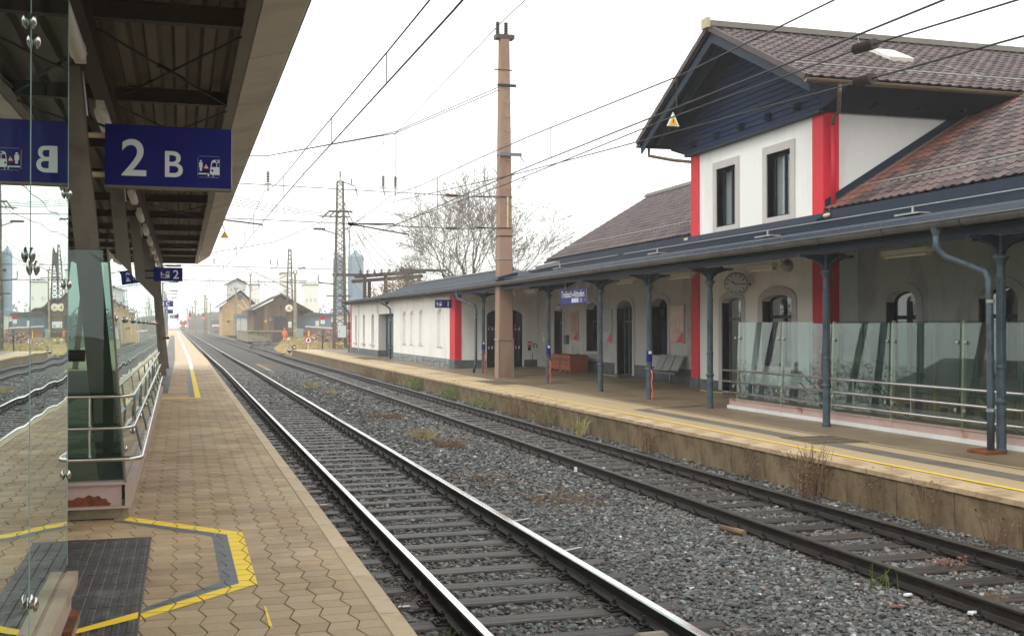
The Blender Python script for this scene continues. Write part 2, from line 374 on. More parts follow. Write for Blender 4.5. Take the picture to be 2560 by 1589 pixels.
BP = [(-.2, -.6), (1.0, -.33), (1.5, -.26), (1.7, -.215), (3.7, -.212), (4.3, -.20), (4.9, -.25), (5.6, -.31), (6.1, -.335), (6.62, -.345), (6.9, -.392), (8.8, -.392), (9.15, -.33), (9.3, -.30)]
def surf(x): return float(np.interp(x, [p[0] for p in BP], [p[1] for p in BP]))
struct(strip('ballast_bed', BP, YS, 'ballast'))
# the rough verge beyond the far end of the station platform
SIDING = [(7.57, 112), (7.75, 118), (8.3, 126), (9.3, 137), (10.6, 150), (11.6, 165), (12.2, 185), (12.4, 210), (12.4, 260), (12, 330), (11, 420)]
def vz(x, y):
    xo = 8.9 if y < 113 else float(np.interp(y, [c[1] for c in SIDING], [c[0] for c in SIDING])) + 1.8
    a = min(1, max(0, (x - xo) / (2.2 if y < 113 else 1.2))); b = min(1, max(0, (y - 97) / 60))
    return -.42 + a * (.55 + .45 * b) + .08 * math.sin(x * .9 + y * .13) * a + .05 * math.sin(y * .31) * a
vx_ = [8.7, 9.2, 9.8, 10.5, 11.3, 12.5, 13.2, 16, 18, 21, 25, 32, 45, 70, 120]; vy_ = [97.6, 99, 102, 106, 111, 117, 124, 132, 140, 150, 160, 175, 200, 240, 300, 400]
struct(mk('grass_verge', [(x + warp(y)[0] * (x < 12), y, vz(x, y)) for y in vy_ for x in vx_],
          [(j * 15 + i, j * 15 + i + 1, (j + 1) * 15 + i + 1, (j + 1) * 15 + i) for j in range(15) for i in range(14)], 'grassy', at=(0, 0, 0), smooth=True, fixn=False))
# loose ballast stones: too many to count, one object
def stones(name, n, xr, yr, rmin, rmax, ico, zf=surf, reject=None, pal=None, mtl='stone'):
    if ico:
        b = bmesh.new(); bmesh.ops.create_icosphere(b, subdivisions=1, radius=1); base = np.array([v.co[:] for v in b.verts]); fc = np.array([[v.index for v in f.verts] for f in b.faces]); b.free()
    else:
        base = np.array([(x, y, z) for z in (-.7, .7) for x, y in ((-.75, -.7), (.75, -.7), (.7, .75), (-.7, .7))]); fc = np.array([(0, 2, 1), (0, 3, 2), (4, 5, 6), (4, 6, 7), (0, 1, 5), (0, 5, 4), (1, 2, 6), (1, 6, 5), (2, 3, 7), (2, 7, 6), (3, 0, 4), (3, 4, 7)])
    x = rng.uniform(xr[0], xr[1], n); y = rng.uniform(yr[0], yr[1], n)
    if reject is not None:
        k = ~reject(x, y); x, y = x[k], y[k]
    n = len(x); nv = len(base)
    z = np.interp(x, [p[0] for p in BP], [p[1] for p in BP]) if zf is surf else np.array([zf(a, c) for a, c in zip(x, y)])
    r = rmin + (rmax - rmin) * rng.random(n) ** 1.6
    z = z + rng.uniform(-.2, .55, n) * r
    V = base[None] * (1 + rng.uniform(-.38, .38, (n, nv, 1))) * np.stack([rng.uniform(.8, 1.45, n), rng.uniform(.7, 1.1, n), rng.uniform(.45, .85, n)], 1)[:, None, :] * r[:, None, None]
    a = rng.uniform(0, 6.283, n); t = rng.normal(0, .45, n); ca, sa, ct, st = np.cos(a), np.sin(a), np.cos(t), np.sin(t)
    X, Y, Z = V[..., 0], V[..., 1], V[..., 2]
    Y, Z = Y * ct[:, None] - Z * st[:, None], Y * st[:, None] + Z * ct[:, None]
    X, Y = X * ca[:, None] - Y * sa[:, None], X * sa[:, None] + Y * ca[:, None]
    V = np.stack([X + x[:, None], Y + y[:, None], Z + z[:, None]], -1).reshape(-1, 3)
    F = (fc[None] + (np.arange(n) * nv)[:, None, None]).reshape(-1, 3)
    me = bpy.data.meshes.new(name); me.vertices.add(len(V)); me.vertices.foreach_set('co', V.astype(np.float32).ravel())
    me.loops.add(F.size); me.loops.foreach_set('vertex_index', F.astype(np.int32).ravel())
    me.polygons.add(len(F)); me.polygons.foreach_set('loop_start', np.arange(0, F.size, 3, dtype=np.int32))
    me.update()
    pal = pal or [(srgb(112, 114, 114), .30), (srgb(92, 94, 95), .26), (srgb(132, 132, 130), .12), (srgb(104, 98, 92), .14), (srgb(118, 106, 98), .08), (srgb(96, 106, 106), .075), (srgb(190, 188, 182), .005), (srgb(118, 92, 78), .012)]
    pr = np.array([p[1] for p in pal]); pr = pr / pr.sum(); idx = rng.choice(len(pal), n, p=pr)
    C = np.array([p[0] for p in pal])[idx] * np.exp(rng.normal(-.52, .48, (n, 1)))
    # rusty brake dust close to the rails
    dmin = np.min(np.abs(x[:, None] - np.array([2.13, 3.63, 6.82, 8.32])[None]), 1); k = np.clip(1 - dmin / .5, 0, 1)[:, None] * .45
    if zf is surf: C = C * (1 - k) + np.array(srgb(84, 70, 58)) * k
    ca_ = me.color_attributes.new('Col', 'FLOAT_COLOR', 'POINT')
    cc = np.ones((n, nv, 4), np.float32); cc[..., :3] = C[:, None, :]; ca_.data.foreach_set('color', cc.ravel())
    me.polygons.foreach_set('use_smooth', np.zeros(len(F), bool)); me.materials.append(MATS[mtl]); me.validate()
    o = bpy.data.objects.new(name, me); col.objects.link(o); return o
SP = .6256; Y0S = 5.02
def on_sleeper(x, y):
    ph = np.mod(y - Y0S + .115, SP) < .23
    return (ph & (((x > 1.58) & (x < 3.75 + .4 * rng.random(len(x)))) | ((x > 6.72) & (x < 8.9)))) & (rng.random(len(x)) < .97)
tag(stones('ballast_stone', 40000, (1.25, 9.2), (5.5, 14.5), .017, .036, True, reject=on_sleeper), 'sharp grey ballast stones around the near sleepers', 'gravel', kind='stuff')
tag(stones('ballast_stone', 42000, (1.25, 9.2), (14.5, 30), .022, .042, False, reject=on_sleeper), 'grey ballast stones between the tracks further out', 'gravel', kind='stuff')
tag(stones('ballast_stone', 24000, (1.25, 9.2), (30, 62), .03, .06, False, reject=on_sleeper), 'distant grey ballast between the two tracks', 'gravel', kind='stuff')

# ------------------------------------------------------------------ tracks
RP = [(-.07, -.159), (.07, -.159), (.07, -.146), (.02, -.128), (.009, -.11), (.009, -.05), (.034, -.036), (.036, -.014), (.03, -.004), (-.03, -.004), (-.036, -.014), (-.034, -.036), (-.009, -.05), (-.009, -.11), (-.02, -.128), (-.07, -.146)]
YR = [4.] + YS[1:]
slv = []
for k in range(3):
    m = MB(); m.bev(-1.3, 1.3, -.115, .115, -.20, 0, .012 + .004 * k)
    slv.append(mesh_only(m, 'sleeper', 'sleeper'))
fm = MB()      # ribbed base plate, two clamp plates, bolts with nuts, four spikes
fm.bev(-.17, .17, -.085, .085, 0, .016, .004)
for sx in (-1, 1):
    fm.bev(sx * .098 - .028, sx * .098 + .028, -.04, .04, .016, .05, .008)
    fm.tube((sx * .098, 0, .05), (sx * .098, 0, .085), .019, 6); fm.tube((sx * .098, 0, .085), (sx * .098, 0, .105), .010, 6)
    for sy in (-1, 1): fm.tube((sx * .145, sy * .055, .016), (sx * .145, sy * .055, .034), .016, 6)
fast = mesh_only(fm, 'rail_fastening', 'iron')
def track(name, label, xc, zt, top, n, gap=.0):
    T = thing(name, label, 'railway track', (xc, 4, zt))
    for sx in (-.75, .75):
        v = []; f = []; k = len(RP)
        for y in YR:
            dx, dz = warp(y); v += [(xc + sx + dx + px, y, zt + pz + dz) for px, pz in RP]
        for j in range(len(YR) - 1): f += [(j * k + i, j * k + (i + 1) % k, (j + 1) * k + (i + 1) % k, (j + 1) * k + i) for i in range(k)]
        f += [tuple(range(k))]
        r = mk('rail', v, f, 'rail_side', T)
        v = []; f = []
        for y in YR:
            dx, dz = warp(y); v += [(xc + sx + dx + a, y, zt + b + dz) for a, b in ((-.0375, -.012), (-.031, .0008), (.031, .0008), (.0375, -.012))]
        for j in range(len(YR) - 1): f += [(j * 4 + i, j * 4 + i + 1, (j + 1) * 4 + i + 1, (j + 1) * 4 + i) for i in range(3)]
        mk('running_surface', v, f, top, r, fixn=False)
    for i in range(n):
        y = Y0S + SP * i; dx, dz = warp(y); jx = random.uniform(-.05, .05)
        piece('sleeper', slv[i % 3], T, Matrix.Translation((xc + dx + jx, y + random.uniform(-.015, .015), zt - .176 + dz + random.uniform(-.006, .006))) @ Matrix.Rotation(random.uniform(-.012, .012), 4, 'Z'))
        if i < 150:
            for sx in (-.75, .75): piece('rail_fastening', fast, T, Matrix.Translation((xc + sx + dx, y, zt - .176 + dz)))
    return T
T2 = track('railway_track', 'near railway track with bright polished rails on dark wooden sleepers', 2.88, 0., 'rail_top', 290)
T1 = track('railway_track', 'far railway track with dull dark rails beside the station platform', 7.57, -.17, 'rail_top_dull', 290)
# joint plates / point detector boxes lying by the near rails, white sleeper markers
for i, (x, y) in enumerate([(1.72, 9.55), (1.72, 15.3), (4.02, 11.32), (4.02, 13.1)]):
    piece('cable_strap', bpy.data.meshes.get('cable_strap') or mesh_only(MB().bev(-.16, .16, -.02, .02, 0, .012, .004), 'cable_strap', 'galvanised'), T2, Matrix.Translation((x, Y0S + SP * round((y - Y0S) / SP) - .06, -.17)) @ Matrix.Rotation(.5 if i > 1 else 0, 4, 'Z'))
# siding that leaves the far track by the turnout
S_ = thing('siding_track', 'rusty siding curving away from the turnout towards the shed', 'railway track', (8, 118, -.2))
cl = SIDING
for sx in (-.72, .72):
    v = []; f = []
    for x, y in cl:
        dz = warp(y)[1]; v += [(x + sx + warp(y)[0] * (y < 150) + a, y, -.17 + dz + .12 * (y > 135) + b) for a, b in ((-.035, -.15), (-.035, 0), (.035, 0), (.035, -.15))]
    for j in range(len(cl) - 1): f += [(j * 4 + i, j * 4 + i + 1, (j + 1) * 4 + i + 1, (j + 1) * 4 + i) for i in range(3)]
    mk('rail', v, f, 'rail_side', S_)
for i in range(34):
    y = 113 + i * 1.25; x = np.interp(y, [c[1] for c in cl], [c[0] for c in cl])
    piece('sleeper', slv[i % 3], S_, Matrix.Translation((x + .3, y, -.33 + warp(y)[1] + .12 * (y > 135))))
bedm = MB(); 
for j in range(len(cl) - 1):
    (x0, y0), (x1, y1) = cl[j], cl[j + 1]; z0, z1 = [-.36 + warp(y)[1] + .12 * (y > 135) for y in (y0, y1)]
    bedm.quad((x0 - 1.7, y0, z0), (x0 + 1.7, y0, z0), (x1 + 1.7, y1, z1), (x1 - 1.7, y1, z1))
bedm.build('siding_bed', 'ballast', S_)

# ------------------------------------------------------------------ island platform on the left
PZ = .55
struct(strip('island_platform', [(-7.2, -.6), (-7.2, PZ - .02), (1.12, PZ - .02), (1.12, PZ - .12), (1.05, -.6)], YS[:-3], 'paver_joint'))
ipl = bpy.data.objects['island_platform']
far = strip('far_paving', [(-7.2, PZ), (1.12, PZ)], [44.9] + YS[3:-3], 'kerb'); far.parent = ipl
W = .168; LR = .171; G = .0034; AM = .021
pvs = []
for s in (1, -1):
    m = MB(); t = .03; b = .0028
    def pp(g, z, s=s): return [(g - s * AM, g, z), (W - g - s * AM, g, z), (W - g + s * AM, LR - g, z), (g + s * AM, LR - g, z)]
    o, i_ = pp(G, -b), pp(G + b, 0); lo = pp(G, -t)
    m.add(lo + o + i_, [(8, 9, 10, 11)] + [(4 + i, 4 + (i + 1) % 4, 8 + (i + 1) % 4, 8 + i) for i in range(4)] + [(i, (i + 1) % 4, 4 + (i + 1) % 4, 4 + i) for i in range(4)])
    pvs.append(m)
PM = ('paver', 'paver', 'paver', 'paver_dark', 'paver_pale')
pme = [{k: mesh_only(m, 'paver', k) for k in set(PM)} for m in pvs]
cells = []
for j in range(int(41 / LR)):
    y = 4.1 + j * LR
    for i in range(19):
        x = 1.125 - (i + 1) * W
        if y > 10.1 and x < -.56: continue
        cells.append((x, y, j % 2))
cells.sort(key=lambda c: abs(c[1] - 5.6) + .3 * abs(c[0]))
Mx = lambda c: Matrix.Translation((c[0], c[1], PZ + random.uniform(-.0012, .0012))) @ Matrix.Rotation(random.uniform(-.004, .004), 4, 'X')
for c in cells[:300]: piece('paver', pme[c[2]][random.choice(PM)], ipl, Mx(c))
tone = {c: random.choice(PM) for c in cells[300:]}
for tn in ('paver', 'paver_dark', 'paver_pale'):
    V = []; F = []
    for k in (0, 1):
        v, f = joined(pvs[k], [Mx(c) for c in cells[300:] if c[2] == k and tone[c] == tn]); F += [tuple(i + len(V) for i in q) for q in f]; V += v
    o = mk('paver_field', V, F, tn, ipl, at=(0, 0, 0), fixn=False); o['kind'] = 'stuff'
kb = mesh_only(MB().bev(1.10, 1.233, .003, .997, -.22, .005, .006), 'kerb_stone', 'kerb')
for i in range(70):
    y = 4.4 + i; piece('kerb_stone', kb, ipl, Matrix.Translation((warp(y)[0], y, PZ + random.uniform(0, .003))))
kf = strip('far_kerb', [(1.10, PZ - .2), (1.10, PZ + .005), (1.233, PZ + .005), (1.233, PZ - .2)], [74.4] + YS[4:-3], 'kerb'); kf.parent = ipl
# painted markings: cut along the paver joints, so the joints stay open
def clip(poly, q):
    for i in range(len(q)):
        a, b = q[i], q[(i + 1) % len(q)]; out = []
        for k in range(len(poly)):
            p, r = poly[k], poly[(k + 1) % len(poly)]
            sp = (b[0] - a[0]) * (p[1] - a[1]) - (b[1] - a[1]) * (p[0] - a[0]); sr = (b[0] - a[0]) * (r[1] - a[1]) - (b[1] - a[1]) * (r[0] - a[0])
            if sp >= 0: out.append(p)
            if (sp >= 0) != (sr >= 0):
                t = sp / (sp - sr); out.append((p[0] + (r[0] - p[0]) * t, p[1] + (r[1] - p[1]) * t))
        poly = out
        if len(poly) < 3: return []
    return poly
def ccw(q): return q if sum((q[i][0] * q[(i + 1) % len(q)][1] - q[(i + 1) % len(q)][0] * q[i][1]) for i in range(len(q))) > 0 else q[::-1]
def paint(name, quads, m, label):
    mb = MB(); quads = [ccw(q) for q in quads]
    lo = min(p[1] for q in quads for p in q) - .3; hi = max(p[1] for q in quads for p in q) + .3
    for x, y, s in cells:
        if not lo < y < hi: continue
        s = 1 if s == 0 else -1; g = G + .0012
        P = [(x + g - s * AM, y + g), (x + W - g - s * AM, y + g), (x + W - g + s * AM, y + LR - g), (x + g + s * AM, y + LR - g)]
        for q in quads:
            c = clip(P, q)
            if c: mb.poly([(a, b, PZ + .0025) for a, b in c])
    o = mb.build(name, m, at=(0, 8, PZ), fixn=False); return tag(o, label, 'road marking')
O = [(-.443, 10.31), (.478, 9.29), (.477, 7.40), (-.224, 6.69), (-.60, 6.40)]; I = [(-.484, 10.15), (.351, 9.22), (.361, 7.45), (-.226, 6.84), (-.60, 6.49)]
Gq = [(-.567, 10.12), (.237, 9.19), (.249, 7.52), (-.194, 6.99)]
paint('yellow_line', [[O[i], O[i + 1], I[i + 1], I[i]] for i in range(4)], 'yellow_paint', 'yellow painted line bending round the dark tactile mat on the near paving')
paint('grey_line', [[I[i], I[i + 1], Gq[i + 1], Gq[i]] for i in range(3)], 'grey_paint', 'dark grey painted band inside the bent yellow line')
paint('yellow_line', [[(-.5, 27.0), (.433, 27.0), (.433, 27.23), (-.5, 27.23)], [(.297, 27.2), (.433, 27.2), (.433, 45), (.297, 45)]], 'yellow_paint', 'yellow safety line starting beyond the glass shelter on the left platform')
paint('yellow_line', [[(.47, 6.3), (.49, 6.3), (.486, 6.8), (.476, 6.8)]], 'yellow_paint', 'thin yellow paint drip on the paving at the bottom')
paint('grey_line', [[(.17, 27.25), (.295, 27.25), (.295, 45), (.17, 45)]], 'grey_paint', 'grey painted strip beside the long yellow line')
def longline(name, x0, x1, z, ys, m, label):
    o = strip(name, [(x0, z), (x1, z)], ys, m); tag(o, label, 'road marking'); return o
longline('yellow_line', .297, .433, PZ + .004, [45] + YS[3:-3], 'sign_white', 'pale far stretch of the platform safety line running to the horizon')
longline('tactile_strip', -.92, -.34, PZ + .006, [29] + YS[2:11] + [190], 'tactile', 'dark grey tactile guidance strip along the left platform')
# ribbed tactile mat in the doorway of the shelters
tm = thing('tactile_mat', 'dark ribbed tactile mat between the glass shelters', 'floor mat', (-.5, 7.5, PZ))
MB().bev(-.87, -.227, 4.4, 9.28, PZ - .01, PZ + .007, .003).build('base', 'tactile', tm)
for i in range(8):
    x = -.83 + i * .077; y1 = 8.2 if x < -.69 else 9.25
    for j in range(int((y1 - 4.5) / .31)): MB().bev(x, x + .038, 4.52 + j * .31, 4.82 + j * .31, PZ + .006, PZ + .0125, .003).build('rib', 'tactile', tm)
for j in range(13): MB().bev(-.86, -.70, 8.26 + j * .08, 8.31 + j * .08, PZ + .006, PZ + .0125, .003).build('cross_rib', 'tactile', tm)
tag(MB().quad((-.60, 6.40, PZ + .0135), (-.24, 6.68, PZ + .0135), (-.24, 6.83, PZ + .0135), (-.60, 6.49, PZ + .0135)).build('yellow_line', 'yellow_paint', fixn=False), 'stretch of yellow line painted across the tactile mat', 'road marking')

# ------------------------------------------------------------------ station platform on the right
def p1z(x): return .24 + .02 * max(0, x - 12.3)
yy = [4, 97.4]
struct(strip('station_platform', [(9.34, -.7), (9.34, .20), (9.235, .238), (11.2, .238)], yy, 'plat1', False))
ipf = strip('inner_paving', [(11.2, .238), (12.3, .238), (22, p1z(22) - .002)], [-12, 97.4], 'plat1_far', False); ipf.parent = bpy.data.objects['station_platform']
spl = bpy.data.objects['station_platform']
wp = mesh_only(MB().bev(9.215, 9.36, .007, 1.158, -.62, .20, .01), 'wall_panel', 'concrete_wall')
for i in range(79): piece('wall_panel', wp, spl, Matrix.Translation((random.uniform(-.004, .004), 5.78 + 1.165 * i, 0)))
ah = mesh_only(MB().lathe([(.016, -.004), (.0, -.005)], (9.215, 0, 0), 8, 'x'), 'anchor_hole', 'sign_black')
for i in range(24):
    for a in (.3, .82): piece('anchor_hole', ah, spl, Matrix.Translation((-.001, 5.78 + 1.165 * i + a + random.uniform(-.06, .06), random.uniform(-.02, .06))))
cp = mesh_only(MB().bev(9.19, 9.62, .004, .996, .17, .243, .008), 'coping_slab', 'kerb')
for i in range(92): piece('coping_slab', cp, spl, Matrix.Translation((0, 5.2 + i, random.uniform(0, .002))))
# paving slabs where the platform is close enough to tell them apart
ps = mesh_only(MB().bev(.004, .496, .004, .496, -.03, 0, .004), 'paving_slab', 'plat1')
V = []
for i in range(50):
    for k in range(3): piece('paving_slab', ps, spl, Matrix.Translation((9.83 + k * .5 - .0, 8 + i * .5, .243 + random.uniform(0, .0015))))
tag(strip('yellow_line', [(9.71, .2485), (9.775, .2485)], yy, 'yellow_paint', False), 'thin yellow safety line along the edge of the station platform', 'road marking')
tag(strip('tactile_strip', [(10.34, .2488), (10.74, .2488)], [4, 24.5], 'tactile_light', False), 'dark grey tactile strip on the station platform', 'road marking')
tag(MB().quad((10.34, 24.5, .2488), (10.74, 24.5, .2488), (13.2, 25.9, .2605), (13.2, 25.5, .2605)).build('tactile_strip', 'tactile_light', fixn=False), 'dark tactile branch turning towards the station door', 'road marking')
dr = thing('drain_channel', 'narrow dark drain channel along the station platform', 'drain', (11.2, 5, .24))
for i in range(60): MB().box(11.16, 11.24, 5 + i * 1.5, 6.47 + i * 1.5, .20, .2455).build('grate', 'manhole', dr)
for i, (x0, x1, y0, y1, lb) in enumerate([(10.25, 11.3, 16.4, 17.6, 'dark rectangular inspection cover on the near station platform'), (10.3, 11.3, 36.5, 39.2, 'worn inspection cover on the platform opposite the mast'), (10.5, 11.5, 66, 71, 'dark cover on the far end of the station platform')]):
    t = thing('inspection_cover', lb, 'cover', (x0, y0, .24)); MB().box(x0, x1, y0, y1, .2, .2525).build('plate', 'manhole', t)
    for k in range(3): MB().box(x0 + .05, x1 - .05, y0 + (k + .4) * (y1 - y0) / 3, y0 + (k + .46) * (y1 - y0) / 3, .25, .257).build('rib', 'iron', t)
# ------------------------------------------------------------------ station building
SB = thing('station_building', 'white station building with red corner strips, navy gable and brown tiled roofs', 'building', (15.5, 28.1, .2))
XC, YA, YB = 15.5, 24.38, 31.86
XW = 16.48
def wallX(x):            # maps (y,z) to a wall facing the tracks
    return lambda a, b: (x, a, b)
def window(par, x, y0, y1, z0, zs, rise, sur=.2, depth=.28, bars=(), transom=None, sill=True, name='window', frame='navy', pane='pane', surround=True, back='interior', flat=False):
    """opening in a wall facing -X at plane x: surround proud of the wall, frame, pane"""
    W_ = part(name, par)
    o = arch(y0, y1, z0, zs, rise) if not flat else [(y0, z0), (y1, z0), (y1, zs), (y0, zs)]
    if surround:
        oo = arch(y0 - sur, y1 + sur, z0 - (sur if flat else 0), zs, rise + sur) if not flat else [(y0 - sur, z0 - sur), (y1 + sur, z0 - sur), (y1 + sur, zs + sur), (y0 - sur, zs + sur)]
        m = MB(); m.sheet(oo, [o], wallX(x - .035), (depth, 0, 0))
        n = len(oo); q = [Vector((x - .035, a, b)) for a, b in oo]; m.add(q + [p + Vector((.05, 0, 0)) for p in q], [(i, (i + 1) % n, n + (i + 1) % n, n + i) for i in range(n)])
        m.build('surround', 'trim_grey', W_, fixn=False)
    t = .07; xi = x + depth - .06
    ii = arch(y0 + t, y1 - t, z0 + t, zs - t * .2, rise - t * .6) if not flat else [(y0 + t, z0 + t), (y1 - t, z0 + t), (y1 - t, zs - t), (y0 + t, zs - t)]
    m = MB(); m.sheet(o, [ii], wallX(xi), (.05, 0, 0))
    for b in bars: m.box(xi - .015, xi + .05, b - .03, b + .03, z0 + t, zs)
    if transom: m.box(xi - .02, xi + .05, y0 + t, y1 - t, transom - .045, transom + .045)
    m.build('frame', frame, W_, fixn=False)
    MB().add([(xi + .03, a, b) for a, b in o], [tuple(range(len(o)))]).build('glass_pane', pane, W_)
    MB().add([(xi + (.09 if back == 'curtain' else .35), a, b) for a, b in o], [tuple(range(len(o)))]).build('blind', back, W_)
    if sill: MB().bev(x - .12, x + .05, y0 - sur - .05, y1 + sur + .05, z0 - .12, z0, .01).build('sill', 'trim_grey', W_)
    return W_
def hole(y0, y1, z0, zs, rise, sur=.2): return arch(y0, y1, z0, zs, rise)
# central block, front wall with its openings
up = [(29.0, 30.2, 5.22, 6.97), (25.96, 27.2, 5.22, 6.97)]
gw = arch(25.9, 27.45, 1.15, 2.93, .16); gd = arch(28.65, 29.85, .2, 2.93, .16)
m = MB(); m.sheet([(YA, .1), (YB, .1), (YB, 7.75), (YA, 7.75)], [[(a, c), (b, c), (b, d), (a, d)] for a, b, c, d in up] + [gw, gd], wallX(XC), (.3, 0, 0))
m.build('front_wall', 'white_wall', SB, fixn=False)
MB().quad((XC, YA, .1), (27, YA, .1), (27, YA, 8.3), (XC, YA, 8.3)).build('side_wall', 'white_wall', SB)
MB().quad((XC, YB, .1), (27, YB, .1), (27, YB, 8.3), (XC, YB, 8.3)).build('side_wall', 'white_wall', SB)
for a, b, c, d in up:
    window(SB, XC, a, b, c, d, 0, sur=.22, depth=.26, bars=((a + b) / 2,), flat=True, sill=False, back='curtain')
window(SB, XC, 25.9, 27.45, 1.15, 2.93, .16, sur=.24, bars=(26.67,), transom=2.5)
window(SB, XC, 28.65, 29.85, .22, 2.93, .16, sur=.2, transom=2.45, sill=False, name='door', frame='door_grey')
for y0, y1, ys in ((31.36, YB + .03, 0), (YA - .03, 24.86, 1)):
    MB().box(XC - .045, XC + .41, y0, y1, .62, 7.72).build('red_corner_strip', 'red_paint', SB)
MB().box(XC - .065, XC + .43, 31.34, YB + .05, .05, .62).build('plinth', 'plinth', SB); MB().box(XC - .065, XC + .43, YA - .05, 24.88, .05, .62).build('plinth', 'plinth', SB)
MB().box(XC - .03, XC + .02, 29.95, 31.33, .05, .6).build('plinth', 'plinth', SB); MB().box(XC - .03, XC + .02, 24.88, 28.5, .05, .6).build('plinth', 'plinth', SB)
# gable: boards, purlin ends, soffit and barge boards
RZ, EZ, YM = 10.60, 8.16, 28.06; SLP = (RZ - EZ) / 5.0
def under(y, drop=.24): return RZ - drop - abs(y - YM) * SLP
nb = 17
for i in range(nb):
    z0 = 7.66 + i * .155; z1 = z0 + .150; y0, y1 = YA - .12, YB + .12
    if under(y0) < z1: y0 = YM - (RZ - .24 - z1) / SLP; y1 = YM + (RZ - .24 - z1) / SLP
    if y1 - y0 < .3: break
    m = MB(); m.prism([(15.30, y0, z0), (15.285, y0, z0 + .01), (15.31, y0, z1), (15.36, y0, z1), (15.36, y0, z0)], (0, y1 - y0, 0)); m.build('siding_board', 'navy_wood', SB)
MB().box(15.27, XC - .0, YA - .14, YB + .14, 7.60, 7.655).build('siding_base', 'navy', SB)
for y in np.linspace(25.2, 31.2, 5):
    m = MB(); m.prism([(15.31, y - .07, 7.8), (15.12, y - .07, 7.85), (15.12, y - .07, 7.98), (15.31, y - .07, 8.04)], (0, .14, 0)); m.build('purlin_end', 'navy_dark', SB)
for s in (-1, 1):
    e = YM + s * 5.0
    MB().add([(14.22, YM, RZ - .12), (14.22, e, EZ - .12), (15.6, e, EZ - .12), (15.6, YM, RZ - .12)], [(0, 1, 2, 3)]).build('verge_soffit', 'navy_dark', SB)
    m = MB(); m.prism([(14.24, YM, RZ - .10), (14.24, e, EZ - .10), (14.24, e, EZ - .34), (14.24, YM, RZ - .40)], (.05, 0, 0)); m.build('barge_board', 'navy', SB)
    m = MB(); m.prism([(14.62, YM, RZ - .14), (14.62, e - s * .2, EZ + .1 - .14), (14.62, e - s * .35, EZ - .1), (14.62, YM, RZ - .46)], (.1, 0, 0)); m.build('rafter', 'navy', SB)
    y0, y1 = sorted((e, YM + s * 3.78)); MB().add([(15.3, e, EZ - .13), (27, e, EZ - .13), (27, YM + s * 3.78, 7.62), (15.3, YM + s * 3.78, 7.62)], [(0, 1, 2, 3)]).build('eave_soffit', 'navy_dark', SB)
    m = MB(); m.prism([(15.3, YM + s * 3.7, 7.60), (15.3, YM + s * 3.7, 8.7), (15.3, YM + s * 4.98, EZ - .06), (15.3, YM + s * 4.98, EZ - .2)], (.06, 0, 0)); m.build('eave_return', 'navy_wood', SB)
    for x in (16.6, 17.9, 19.2, 20.5): MB().box(x - .06, x + .06, *sorted((YM + s * 3.8, YM + s * 4.35)), 7.70, 7.86).build('rafter_end', 'navy_dark', SB)
    g = MB()       # half-round eave gutter with spout and bent downpipe
    n = 8; prof = [(math.cos(math.pi + math.pi * i / n) * .085, math.sin(math.pi + math.pi * i / n) * .085) for i in range(n + 1)]
    v = [(x, e + s * .06 + a, EZ - .06 + b) for x in (14.12, 27) for a, b in prof]
    g.add(v, [(i, i + 1, n + 2 + i, n + 1 + i) for i in range(n)] + [tuple(range(n + 1))])
    g.tube((14.12, e + s * .145, EZ - .06), (27, e + s * .145, EZ - .06), .012, 5)
    g.build('eave_gutter', 'copper', SB, fixn=False)
    xd = 14.55 if s > 0 else 15.05
    ye = YM + s * 3.88
    g = MB(); g.path([(xd, e + s * .06, EZ - .12), (xd, e + s * .06, EZ - .38), (xd + .5, e - s * .75, EZ - .62), (15.62, ye + s * .02, 7.45), (15.62, ye + s * .02, 7.2)], .05, 8)
    g.build('downpipe', 'copper', SB, smooth=True)
    g = MB(); g.tube((15.62, ye + s * .02, 7.25), (15.62, ye + s * .02, 5.2), .055, 8); g.build('downpipe', 'red_paint', SB, smooth=True); g = MB(); g.path([(15.62, ye + s * .02, 5.2), (15.6, ye + s * .05, 5.05), (15.3, ye + s * .12, 4.98)], .05, 8); g.build('spout', 'cream', SB, smooth=True)

# roof tiles: one pan tile, laid row by row
TW, TL, TE = .30, .42, .335
tmB = MB(); xs = [0, .03, .07, .11, .15, .18, .22, .26, .30]; zz = [.012, .034, .040, .034, .010, .008, .010, .012, .020]
for y, dz in ((0, .030), (TL, .004)): tmB.v += [(x, y, z + dz) for x, z in zip(xs, zz)]
tmB.v += [(x, 0, z + .030 - .028) for x, z in zip(xs, zz)]
k9 = len(xs)
tmB.f += [(i, i + 1, k9 + i + 1, k9 + i) for i in range(k9 - 1)] + [(2 * k9 + i, 2 * k9 + i + 1, i + 1, i) for i in range(k9 - 1)]
def tiles(par, P0, U, Vv, nu, nv, limit, keep=None, mfun=None, base='tile', rake=None):
    U, Vv = Vector(U).normalized(), Vector(Vv).normalized(); Nn = U.cross(Vv).normalized()
    Rm = Matrix((U, Vv, Nn)).transposed().to_4x4(); L = []
    for j in range(nv):
        for i in range(nu):
            p = Vector(P0) + U * (i * TW) + Vv * (j * TE)
            if keep and not keep(p, i, j): continue
            L.append((p, mfun(p, i, j) if mfun else base))
    L.sort(key=lambda t: (t[0] - Vector((0, 0, 2))).length)
    mm = {}
    def M_(p): return Matrix.Translation(p + Nn * random.uniform(0, .006)) @ Rm @ Matrix.Rotation(random.uniform(-.012, .012), 4, 'Z') @ Matrix.Rotation(random.uniform(-.01, .01), 4, 'X')
    rest = {}
    for q, (p, mt) in enumerate(L):
        if q < limit:
            if mt not in mm: mm[mt] = mesh_only(tmB, 'tile', mt)
            piece('tile', mm[mt], par, M_(p))
        else: rest.setdefault(mt, []).append(M_(p))
    for mt, Ms in rest.items():
        v, f = joined(tmB, Ms); o = mk('tile_field', v, f, mt, par, fixn=False); o['kind'] = 'stuff'
